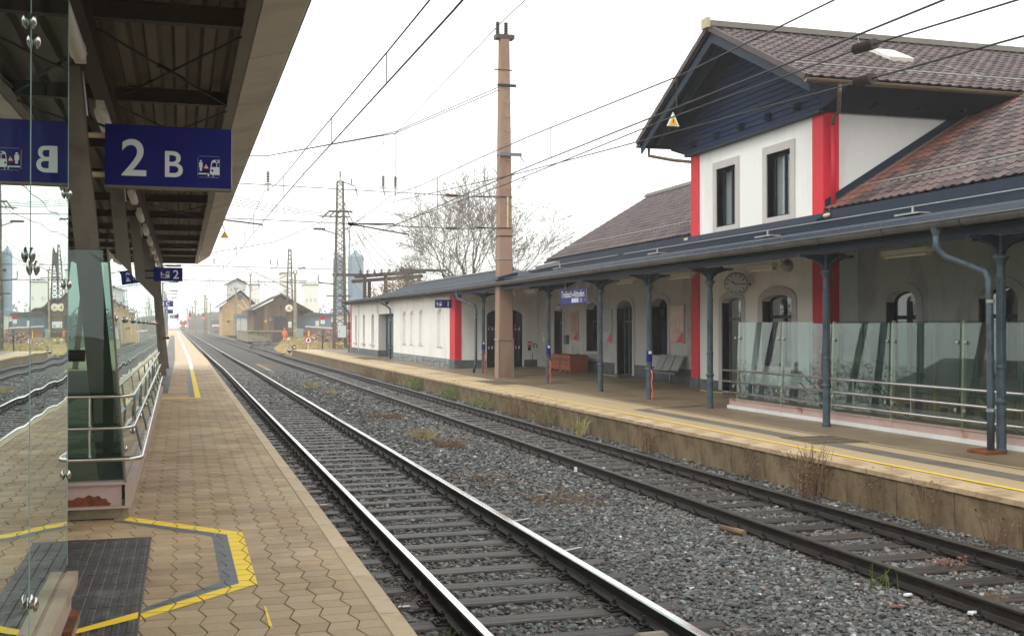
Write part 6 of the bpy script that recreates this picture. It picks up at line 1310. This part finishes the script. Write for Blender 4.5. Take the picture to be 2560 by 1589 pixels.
def silo(x, y, r, z0, z1, lb):
    t = thing('grain_silo', lb, 'silo', (x, y, z0), 'grain silos'); MB().lathe([(r, z0 + 2.5), (r, z1), (r * .9, z1 + .15), (r * .2, z1 + 1.2), (r * .2, z1 + 1.5)], (x, y, 0), 20).build('cylinder', 'silo_blue', t)
    for k in range(10): a = 2 * math.pi * k / 10; MB().box(x + r * math.cos(a) - .06, x + r * math.cos(a) + .06, y + r * math.sin(a) - .06, y + r * math.sin(a) + .06, z0, z1).build('rib', 'silo_blue', t)
    for k in range(5): MB().lathe([(r * 1.012, z0 + 3 + k * 2.6), (r * 1.012, z0 + 3.12 + k * 2.6)], (x, y, 0), 20).build('hoop', 'galvanised', t)
    m = MB()
    for k in range(10): a = 2 * math.pi * k / 10; m.tube((x + r * math.cos(a), y + r * math.sin(a), z1 + .1), (x + r * math.cos(a), y + r * math.sin(a), z1 + 1.2), .03, 4)
    m.path([(x + r * math.cos(a), y + r * math.sin(a), z1 + 1.2) for a in np.linspace(0, 2 * math.pi, 14)], .035, 4); m.build('guard_rail', 'galvanised', t); MB().lathe([(r * .3, z0), (r * .95, z0 + 2.5)], (x, y, 0), 16).build('hopper', 'silo_blue', t)
silo(37.75, 250, 1.72, 3.0, 18.0, 'right pale blue grain silo behind the lattice mast'); silo(34.1, 251.5, 1.25, 3.0, 17.6, 'left pale blue grain silo hidden partly by the lattice mast')
EL = lattice('elevator_tower', 'slim pale steel elevator tower between the silos', 35.6, 249, 1, 24.5, 1.3, 1.1, 'silo_blue', 16)
t = thing('conveyor', 'pale blue conveyor with walkway beside the silos', 'conveyor', (40, 248, 6)); MB().tube((37, 247, 12), (42.5, 247, 5.5), .25, 5).build('chute', 'silo_blue', t); MB().box(35, 45, 246.5, 247.5, 5.6, 5.9).build('walkway', 'silo_blue', t)
for k in range(9): MB().tube((35 + k * 1.2, 246.6, 5.9), (35 + k * 1.2, 246.6, 7), .04, 4).build('baluster', 'silo_blue', t)
MB().tube((35, 246.6, 7), (45, 246.6, 7), .04, 4).build('rail', 'silo_blue', t)
t = thing('grain_plant', 'grey blue plant hall below the silos', 'building', (36, 240, 0)); MB().box(28.5, 44, 236, 246, -.5, 4.6).build('wall', 'pale_wall', t); m = MB(); m.prism([(28, 235.5, 4.6), (44.5, 235.5, 4.6), (36, 235.5, 6.4)], (0, 11, 0)); m.build('roof', 'blue_grey', t)
for k in range(4): MB().box(30 + k * 3.4, 31.6 + k * 3.4, 235.9, 236, 1.6, 3.2).build('window', 'dark_glass', t)
t = thing('low_hall', 'dark blue grey hall right of the wooden shed', 'building', (21.5, 192, .5)); MB().box(18.5, 24.5, 190, 200, .3, 4.0).build('wall', 'blue_grey', t); m = MB(); m.prism([(18.2, 189.7, 3.9), (24.9, 189.7, 3.9), (24.9, 189.7, 4.3), (18.2, 189.7, 5.0)], (0, 10.5, 0)); m.build('roof', 'slate', t); MB().box(21.8, 22.4, 189.9, 190, 2.3, 3.2).build('window', 'lamp_white', t)
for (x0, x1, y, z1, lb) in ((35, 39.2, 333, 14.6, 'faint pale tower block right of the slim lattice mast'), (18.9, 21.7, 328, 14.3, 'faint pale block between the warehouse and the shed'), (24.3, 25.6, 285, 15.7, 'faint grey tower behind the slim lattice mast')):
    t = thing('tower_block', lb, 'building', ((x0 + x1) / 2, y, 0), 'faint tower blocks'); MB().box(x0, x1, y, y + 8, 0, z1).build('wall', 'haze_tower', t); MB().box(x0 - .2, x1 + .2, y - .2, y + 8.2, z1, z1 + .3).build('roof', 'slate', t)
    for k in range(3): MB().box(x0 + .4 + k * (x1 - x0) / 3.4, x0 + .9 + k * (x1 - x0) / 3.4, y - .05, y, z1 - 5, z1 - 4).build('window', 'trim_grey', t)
# scrap heap, pallets, tank, pipe
def heap(name, lb, cx, cy, rx, ry, h, n, pal, r0, r1):
    def zf(a, b): return vz(a, b) + h * max(0, 1 - ((a - cx) / rx) ** 2 - ((b - cy) / ry) ** 2)
    o = stones(name, n, (cx - rx, cx + rx), (cy - ry, cy + ry), r0, r1, False, zf=zf, pal=pal); tag(o, lb, 'heap', kind='stuff')
heap('firewood_heap', 'heap of split firewood behind the platform end', 17.0, 130, 3.6, 4, 1.3, 2600, [(srgb(176, 138, 118), .5), (srgb(140, 104, 86), .3), (srgb(206, 180, 160), .2)], .07, .17)
for k in range(5):
    t = thing('pallet_stack', ['first', 'second', 'third', 'fourth', 'fifth'][k] + ' stack of orange brown pallets from the left behind the heap', 'pallets', (16.3 + k * .68, 151, .9), 'stacked pallets behind the heap')
    for j in range(7): MB().box(16.0 + k * .68, 16.62 + k * .68, 150.8, 151.8, .9 + j * .16, .99 + j * .16).build('pallet', 'wood_brown', t)
tag(MB().tube((15.9, 150.5, 2.25), (19.6, 150.5, 2.0), .07, 6).build('pipe', 'lamp_white'), 'white pipe lying over the pallet stacks', 'pipe')
t = thing('water_tank', 'pale green caged plastic tank left of the pallets', 'tank', (15.0, 152, .7)); MB().bev(14.75, 15.75, 151.5, 152.5, .8, 1.9, .08).build('container', 'tank', t)
for k in range(4): MB().tube((14.75 + k * .333, 151.46, .75), (14.75 + k * .333, 151.46, 1.95), .02, 4).build('cage_bar', 'galvanised', t); MB().tube((14.7, 151.45, .85 + k * .33), (15.8, 151.45, .85 + k * .33), .02, 4).build('cage_bar', 'galvanised', t)
tag(MB().tube((15.25, 140, .4), (15.25, 140, 1.7), .07, 8).build('marker_post', 'yellow_paint'), 'yellow marker post right of the worker', 'post')
# ------------------------------------------------------------------ people
def skinned(name, pts, edges, rad, m, parent, at):
    me = bpy.data.meshes.new(name); me.from_pydata([(Vector(p) - Vector(at))[:] for p in pts], edges, []); o = bpy.data.objects.new(name, me); col.objects.link(o)
    md = o.modifiers.new('s', 'SKIN'); md.use_smooth_shade = True
    for i, r in enumerate(rad): me.skin_vertices[0].data[i].radius = r if isinstance(r, tuple) else (r, r)
    me.skin_vertices[0].data[0].use_root = True
    sd = o.modifiers.new('d', 'SUBSURF'); sd.levels = 1; sd.render_levels = 1
    dg = bpy.context.evaluated_depsgraph_get(); nm = bpy.data.meshes.new_from_object(o.evaluated_get(dg)); bpy.data.objects.remove(o)
    nm.materials.clear(); nm.materials.append(MATS[m]); nm.polygons.foreach_set('use_smooth', [True] * len(nm.polygons)); nm.name = name
    ob = bpy.data.objects.new(name, nm); _link(ob, parent, at); return ob
def person(at, lb, top, legs, arms, hair, stripes=False, phone=False):
    x, y, z = at; t = thing('person', lb, 'person', at); P = lambda a, b, c: (x + a, y + b, z + c)
    (la, lh), (ra, rh) = arms
    pts = [P(0, 0, .98), P(0, 0, 1.15), P(0, .01, 1.38), P(0, 0, 1.5), P(0, 0, 1.58), P(0, -.02, 1.68), P(0, 0, 1.79), P(-.19, 0, 1.42), P(*la), P(*lh), P(.19, 0, 1.42), P(*ra), P(*rh), P(-.10, 0, .9), P(-.11, -.02, .5), P(-.12, .03, .08), P(-.12, -.12, .04), P(.10, 0, .9), P(.11, -.02, .5), P(.13, .03, .08), P(.13, -.12, .04)]
    E_ = [(0, 1), (1, 2), (2, 3), (3, 4), (4, 5), (5, 6), (2, 7), (7, 8), (8, 9), (2, 10), (10, 11), (11, 12), (0, 13), (13, 14), (14, 15), (15, 16), (0, 17), (17, 18), (18, 19), (19, 20)]
    rad = [.14, .14, .16, .08, .06, .095, .08, .07, .05, .035, .07, .05, .035, .095, .065, .05, .04, .095, .065, .05, .04]
    skinned('body', pts, E_, rad, 'skin', t, at)
    skinned('jacket', [pts[i] for i in (0, 1, 2, 3, 7, 8, 9, 10, 11, 12)], [(0, 1), (1, 2), (2, 3), (2, 4), (4, 5), (5, 6), (2, 7), (7, 8), (8, 9)], [.19, .18, .20, .10, .10, .08, .055, .10, .08, .055], top, t, at)
    skinned('trousers', [pts[i] for i in (0, 13, 14, 15, 17, 18, 19)], [(0, 1), (1, 2), (2, 3), (0, 4), (4, 5), (5, 6)], [.17, .12, .095, .08, .12, .095, .08], legs, t, at)
    for s in (-.12, .13): MB().bev(x + s - .055, x + s + .055, y - .2, y + .09, z, z + .1, .03).build('shoe', 'black_cloth', t)
    MB().lathe([(.01, 1.66), (.10, 1.70), (.115, 1.78), (.09, 1.87), (.03, 1.90)], (x, y + .02, z), 10).build('hair' if hair != 'orange' else 'hood', 'black_cloth' if hair != 'orange' else 'orange', t, smooth=True)
    if stripes:
        MB().lathe([(.225, .98), (.225, 1.04)], (x, y, z), 12).build('reflective_band', 'reflective', t); MB().lathe([(.228, 1.04), (.228, 1.12)], (x, y, z), 12).build('dark_band', 'navy_cloth', t); MB().lathe([(.225, 1.12), (.225, 1.17)], (x, y, z), 12).build('reflective_band', 'reflective', t)
        for s in (-.11, .12): MB().lathe([(.115, .36), (.115, .42)], (x + s, y, z), 10).build('reflective_band', 'reflective', t)
    for hx in (lh, rh):
        h = Vector(P(*hx)); m = MB()
        for k in range(4): m.tube(h + Vector((.012 * k - .02, -.01, -.01)), h + Vector((.012 * k - .02, -.03, -.085 + .008 * abs(k - 1.5))), .009, 5, .007)
        m.tube(h + Vector((-.03, 0, 0)), h + Vector((-.055, -.02, -.05)), .01, 5, .008); m.build('fingers', 'skin', t)
    if phone: h = Vector(P(*rh)); MB().bev(h.x - .01, h.x + .14, h.y - .04, h.y - .02, h.z - .04, h.z + .05, .004).build('phone', 'black_cloth', t)
    return t
person((13.16, 150.3, vz(13.16, 150.3)), 'worker in orange high visibility suit walking near the lattice mast', 'orange', 'orange', (((-.33, .02, 1.15), (-.32, -.06, .9)), ((.32, .02, 1.15), (.34, -.04, .88))), 'orange', True)
tag(MB().lathe([(.12, 0), (.2, .02), (.2, .1), (.12, .12)], (13.65, 150.1, .55), 14, 'y').build('hose_reel', 'lamp_white'), 'white ring carried beside the worker in orange', 'ring')
person((-1.02, 44.6, PZ), 'person in black half hidden behind the farthest leaning post', 'black_cloth', 'black_cloth', (((-.3, -.05, 1.15), (-.25, -.2, .95)), ((.25, -.12, 1.2), (.42, -.3, 1.24))), 'dark', False, True)
# ------------------------------------------------------------------ trees and plants
def bare_tree(name, lb, base, stems, h, spread, depth, m1='bark', leaf=None, seed=3, rmin=.010, r0=.28, grp=None):
    rd = random.Random(seed); T = thing(name, lb, 'tree', base, grp); trunk = MB(); crown = MB(); lv = MB(); B = Vector(base)
    def grow(p, d, L, r, k):
        mb = trunk if k <= 1 else crown; q = p; n = 3 if k < 3 else 2; pts = [p]; rs = [r]; dd = d
        for i in range(n):
            dd = (dd + Vector((rd.gauss(0, .12), rd.gauss(0, .12), rd.gauss(.03, .07)))).normalized(); q = q + dd * (L / n); pts.append(q); rs.append(max(rmin, r * (1 - .35 * (i + 1) / n)))
        mb.path(pts, rs, 6 if k < 2 else (4 if k < 4 else 3))
        if leaf and k >= depth - 1:
            for _ in range(3):
                c = q + Vector((rd.gauss(0, .25), rd.gauss(0, .25), rd.gauss(0, .25))); a = Vector((rd.uniform(-1, 1), rd.uniform(-1, 1), rd.uniform(-1, 1))).normalized() * .10; b = a.orthogonal().normalized() * .07; lv.quad(c - a, c - b, c + a, c + b)
        if k >= depth: return
        for i in range(rd.choice((2, 3, 3)) if k > 0 else 3):
            ang = rd.uniform(.3, .85) * (1 if i else .45); ax = dd.orthogonal().normalized(); ax.rotate(Matrix.Rotation(rd.uniform(0, 6.283), 3, dd)); nd = (dd * math.cos(ang) + ax * math.sin(ang)).normalized(); nd = (nd + Vector((0, 0, .06 if k < 3 else .0))).normalized()
            s = rd.uniform(.62, .86); grow(pts[-1] if i < 2 else pts[-2], nd, L * s, max(rmin, rs[-1] * (.78 if i == 0 else .62)), k + 1)
    for i in range(stems):
        a = 6.283 * i / stems + rd.uniform(-.3, .3); tilt = spread * rd.uniform(.5, 1.1); d = Vector((math.cos(a) * tilt, math.sin(a) * tilt, 1)).normalized(); grow(B + Vector((math.cos(a), math.sin(a), 0)) * .2, d, h * rd.uniform(.24, .30), r0 * rd.uniform(.6, 1), 0)
    trunk.build('trunk', m1, T, fixn=False); crown.build('crown', 'twig', T, fixn=False)
    if leaf: lv.build('leaves', leaf, T, fixn=False)
bare_tree('bare_tree', 'large leafless tree behind the station annex', (24.0, 91, .2), 5, 15.6, .27, 7, seed=12, rmin=.014, r0=.42)
bare_tree('bare_tree', 'low thin tree with some brown leaves left of the large one', (20.6, 99, .2), 4, 7.8, .6, 6, leaf='leaf_brown', seed=21, r0=.14)
bare_tree('bare_tree', 'small bushy tree behind the wooden frame', (22.0, 112, .2), 3, 7.4, .5, 5, leaf='leaf_brown', seed=33, r0=.12)
# thickets on the horizon: one mass
def thicket(name, lb, boxes, n, m, s):
    mb = MB(); rd = random.Random(5)
    for (x0, x1, y0, y1, z0, z1) in boxes:
        for _ in range(n):
            x, y = rd.uniform(x0, x1), rd.uniform(y0, y1); hz = z1 * (.6 + .4 * math.sin(x * .21 + y * .05) ** 2); z = z0 + (hz - z0) * rd.random() ** .8; c = Vector((x, y, z)); a = Vector((rd.gauss(0, 1), rd.gauss(0, .4), rd.gauss(0, 1))).normalized() * s * rd.uniform(.5, 1.3); b = a.cross(Vector((rd.gauss(0, .3), 1, rd.gauss(0, .3)))).normalized() * s * .6; mb.quad(c - a, c - b, c + a, c + b)
    o = mb.build(name, m, fixn=False); tag(o, lb, 'trees', kind='stuff')
thicket('tree_line', 'hazy line of trees on the horizon', [(3, 26, 520, 560, 0, 9), (-160, -6, 480, 540, 0, 11), (26, 260, 430, 560, 0, 12)], 6000, 'treeline', .6)
thicket('hedge', 'leafless bushes on the far left beyond the platform', [(-70, -46, -20, 120, -.5, 6.5), (-60, -18, 110, 260, -.5, 5)], 26000, 'treeline', .17)
# houses and trees across the tracks on the left: seen in the reflections
def house(x, y, w_, l_, h, lb, wall, roof):
    t = thing('house', lb, 'house', (x, y, -.5), 'houses beyond the left platform'); MB().box(x - w_ / 2, x + w_ / 2, y - l_ / 2, y + l_ / 2, -.6, h).build('wall', wall, t)
    for s in (-1, 1): m = MB(); m.prism([(x, y - l_ / 2 - .3, h + w_ * .28), (x + s * (w_ / 2 + .4), y - l_ / 2 - .3, h - .2), (x + s * (w_ / 2 + .4), y - l_ / 2 - .3, h - .02), (x, y - l_ / 2 - .3, h + w_ * .28 + .2)], (0, l_ + .6, 0)); m.build('roof', roof, t)
    for k in range(4):
        yy_ = y - l_ / 2 + (k + .5) * l_ / 4; o = MB().box(x + w_ / 2, x + w_ / 2 + .05, yy_ - .5, yy_ + .5, .6, 1.8).build('window', 'lamp_white', t); MB().box(x + w_ / 2 + .05, x + w_ / 2 + .06, yy_ - .42, yy_ + .42, .68, 1.72).build('pane', 'dark_glass', o)
for i, (x, y, w_, l_, h, wl, rf) in enumerate(((-34, 4, 9, 16, 2.4, 'house_wall', 'tile'), (-36, 26, 8, 14, 2.6, 'pale_wall', 'slate'), (-34, 46, 9, 15, 2.3, 'house_wall', 'tile_red'), (-36, 70, 10, 18, 3, 'tan_wall', 'tile'), (-34, -20, 9, 18, 2.6, 'pale_wall', 'tile'))):
    house(x, y, w_, l_, h, ['house with beige wall mirrored in the near stair glass', 'pale slate roofed house beyond the left platform', 'house with red roof beyond the left platform', 'large tan house beyond the left platform', 'pale house behind the camera on the left'][i], wl, rf)
bare_tree('bare_tree', 'bare tree mirrored in the glass of the stair screen', (-17, 10, -.5), 4, 9, .5, 6, seed=5, rmin=.014, r0=.2)
bare_tree('bare_tree', 'bare tree beyond the left platform near the houses', (-16, 34, -.5), 4, 9, .5, 6, seed=8, rmin=.014, r0=.2)
# weeds: dry bushes at the wall, tufts between the tracks
def weed(name, lb, at, h, n, r, m, grp, leafy=0., lm=None):
    x, y, z = at; t = thing(name, lb, 'plant', at, grp); mb = MB(); lf = MB()
    for _ in range(n):
        a = random.uniform(0, 6.283); k = random.uniform(.1, 1) * r; p0 = Vector((x + random.gauss(0, .04 + r * .25), y + random.gauss(0, .04 + r * .25), z)); p1 = p0 + Vector((math.cos(a) * k * .5, math.sin(a) * k * .5, h * random.uniform(.4, .7))); p2 = p1 + Vector((math.cos(a) * k * .6, math.sin(a) * k * .6, h * random.uniform(.1, .45)))
        mb.path([p0, p1, p2], [.006, .005, .003], 3)
        for _ in range(int(leafy * 4)):
            c = p0.lerp(p2, random.uniform(.25, 1)) + Vector((random.gauss(0, .05), random.gauss(0, .05), random.gauss(0, .04))); d = Vector((random.gauss(0, 1), random.gauss(0, 1), random.gauss(0, 1))).normalized() * random.uniform(.015, .035); e = d.orthogonal().normalized() * .012; lf.quad(c - d, c - e, c + d, c + e)
    mb.build('stems', m, t, fixn=False)
    if leafy: lf.build('leaves', lm or m, t, fixn=False)
gW = 'weeds along the station platform wall'
W_ = [((9.02, 14.55, -.3), .75, 60, .35, 'dry_weed', 1.6, None, 'biggest dry brown bush against the platform wall'), ((9.05, 13.25, -.3), .55, 16, .2, 'dry_weed', .8, None, 'thin dry weed right of the big brown bush'), ((9.05, 11.9, -.3), .6, 14, .2, 'dry_weed', .6, None, 'sparse dry stalks near the right end of the wall'), ((9.0, 10.6, -.3), .45, 18, .2, 'dry_weed', .6, None, 'dry stalks at the right edge below the wall'),
      ((9.05, 16.6, -.28), .5, 14, .2, 'dry_weed', .8, None, 'small dry stalks left of the big brown bush'), ((9.0, 20.6, -.28), .5, 30, .3, 'dry_weed', 1.2, 'dry_weed', 'greyish dry tuft by the wall opposite the glass screen'), ((8.95, 27.0, -.3), .6, 40, .45, 'dry_weed', 1.5, 'leaf_green', 'mixed brown and green weeds at the wall'), ((8.95, 29.5, -.3), .7, 40, .5, 'dry_weed', 1.6, 'leaf_brown', 'tall yellowish weeds at the wall below the bench'), ((8.95, 33, -.3), .4, 30, .5, 'leaf_green', 2, 'leaf_green', 'green weeds at the wall below the name sign'), ((8.95, 37.5, -.3), .55, 40, .5, 'leaf_green', 2.4, 'leaf_green', 'green shrub at the wall below the mast'), ((8.95, 43.5, -.3), .6, 50, .6, 'leaf_green', 2.6, 'leaf_green', 'larger green shrub at the wall further left'), ((8.95, 49, -.3), .6, 50, .5, 'dry_weed', 1.5, 'leaf_brown', 'brownish weeds at the wall before the annex'), ((8.95, 55, -.3), .5, 50, .5, 'dry_weed', 1.4, 'leaf_brown', 'far brown weeds at the wall by the annex niches'), ((8.9, 24.2, -.3), .4, 26, .3, 'dry_grass', 1., 'leaf_green', 'short pale tuft at the wall near the columns')]
for at, h, n, r, m, lf, lm, lb in W_: weed('weed', lb, at, h, n, r, m, gW, lf, lm)
gT = 'grass tufts between the tracks'
for (x, y, h, n, r, m, lb) in ((5.15, 24.0, .26, 80, .4, 'dry_grass', 'large pale dry grass tuft between the tracks'), (5.3, 22.3, .2, 70, .5, 'dry_weed', 'low brown weeds next to the pale grass tuft'), (5.0, 45, .3, 60, .5, 'dry_grass', 'upper pale tuft between the tracks further away'), (5.3, 41.2, .2, 50, .4, 'dry_grass', 'lower pale tuft between the tracks further away'), (4.9, 68, .3, 50, .5, 'dry_grass', 'distant pale tuft between the tracks'), (6.55, 9.35, .26, 9, .14, 'leaf_green', 'green grass blades beside the dull rail at lower right'), (1.78, 7.9, .25, 14, .1, 'leaf_green', 'small green plant between platform edge and near rail'), (5.0, 15.0, .10, 50, .9, 'dry_weed', 'wide patch of reddish brown weeds between the tracks'), (4.6, 17.0, .09, 36, .6, 'dry_weed', 'second brown weed patch beside the near track'), (7.95, 10.1, .12, 34, .12, 'tile_red', 'red autumn plant beside the dull rail'), (1.5, 14.5, .2, 60, .3, 'dry_weed', 'brown weeds by the platform edge'), (1.5, 20, .25, 80, .4, 'dry_weed', 'brown weeds along the platform edge further out'), (1.55, 9.2, .3, 30, .2, 'dry_weed', 'thin dry stalks at the platform kerb'), (5.3, 30, .14, 90, .8, 'dry_weed', 'faint brown weeds in the ballast'), (7.2, 8.6, .2, 14, .15, 'dry_weed', 'dry stalks beside the station track rail'), (8.6, 18.2, .18, 30, .3, 'leaf_green', 'small green tuft behind the dull rail')):
    weed('grass_tuft', lb, (x, y, surf(x) - .01), h, n, r, m, gT, .8 if 'weed' in m or 'red' in m else 0, None)
# dry grass on the verge beyond the platform: one mass
mb = MB(); rd = random.Random(9)
for _ in range(5200):
    y = 98 + 75 * rd.random() ** 1.6; x = rd.uniform(10.2, 24); z = vz(x, y); a = rd.uniform(0, 3.14); w_ = rd.uniform(.03, .08); h = rd.uniform(.12, .4); l = Vector((rd.gauss(0, .1), rd.gauss(0, .1), h)); d = Vector((math.cos(a) * w_, math.sin(a) * w_, 0)); p = Vector((x, y, z - .03)); mb.add([p - d, p + d, p + l], [(0, 1, 2)])
tag(mb.build('verge_grass', 'dry_grass', fixn=False), 'dry yellow grass on the verge beyond the platform', 'grass', kind='stuff')
# litter and small things on the ballast
def scrap(name, at, size, m, lb, rot=0., cat='litter'):
    a, b, c = size; mb = MB(); mb.bev(-a / 2, a / 2, -b / 2, b / 2, 0, c, min(a, b, c) * .25); o = mb.build(name, m, at=(0, 0, 0)); o.location = at; o.rotation_euler = (random.uniform(-.1, .1), random.uniform(-.1, .1), rot); tag(o, lb, cat)
scrap('plastic_wrapper', (6.62, 9.0, surf(6.6) + .02), (.08, .05, .02), 'sign_white', 'white scrap of paper beside the dull rail', .4); scrap('bottle_cap', (6.75, 8.25, surf(6.7) + .03), (.09, .06, .03), 'sign_white', 'white and blue scrap near the right edge', .2)
scrap('brick_fragment', (3.42, 7.75, -.17), (.26, .09, .08), 'concrete_old', 'pale concrete block lying against the near rail', .15, 'block')
t = tag(MB().tube((6.50, 12.55, surf(6.5) + .05), (6.60, 12.15, surf(6.6) + .05), .04, 8).build('insulating_tube', 'wood_old'), 'short beige tube lying beside the dull rail', 'tube')
scrap('plastic_scrap', (7.35, 18.8, surf(7.3) + .03), (.12, .05, .03), 'poster_blue', 'small blue scrap between the station rails', .7); scrap('plastic_scrap', (6.6, 18.2, surf(6.6) + .04), (.04, .04, .08), 'sign_white', 'small white upright scrap by the dull rail', .2); scrap('leaf_litter', (6.2, 8.6, surf(6.2) + .03), (.12, .05, .015), 'tile_red', 'reddish leaf on the ballast by the dull rail', -.5)
for k, (y, x) in enumerate(((62, 4.75), (66, 4.75), (70, 4.75), (58, 4.75))): tag(MB().bev(x - .12, x + .12, y, y + 3.9, -.34, -.22, .02).build('cable_trough', 'concrete_old'), ['nearer', 'middle', 'farther', 'nearest'][k] + ' pale concrete cable trough cover between the tracks', 'cable trough', 'cable trough covers')
# distant flock of birds
mb = MB()
for _ in range(90):
    c = Vector((rd.gauss(29.5, 2.6), 305 + rd.gauss(0, 6), rd.gauss(33.4, 1.2))); s = rd.uniform(.10, .2); mb.add([c, c + Vector((s, .1, s * .5)), c + Vector((.05, .1, -.06)), c + Vector((-s, .1, s * .4))], [(0, 1, 2), (0, 2, 3)])
tag(mb.build('bird_flock', 'iron', fixn=False), 'distant flock of small dark birds in the sky', 'birds', kind='stuff')
# ------------------------------------------------------------------ haze
hm = bpy.data.materials.new('haze'); hm.use_nodes = True; nt = hm.node_tree; nt.nodes.clear(); ho = nt.nodes.new('ShaderNodeOutputMaterial'); pv = nt.nodes.new('ShaderNodeVolumePrincipled')
pv.inputs['Color'].default_value = (.97, .98, 1, 1); pv.inputs['Density'].default_value = HAZE; pv.inputs['Anisotropy'].default_value = .2; nt.links.new(pv.outputs[0], ho.inputs['Volume'])
mb = MB().box(-950, 950, -350, 950, -2.0, 45); o = mb.build('haze', hm); tag(o, 'thin pale mist over the whole station', 'haze', kind='stuff')
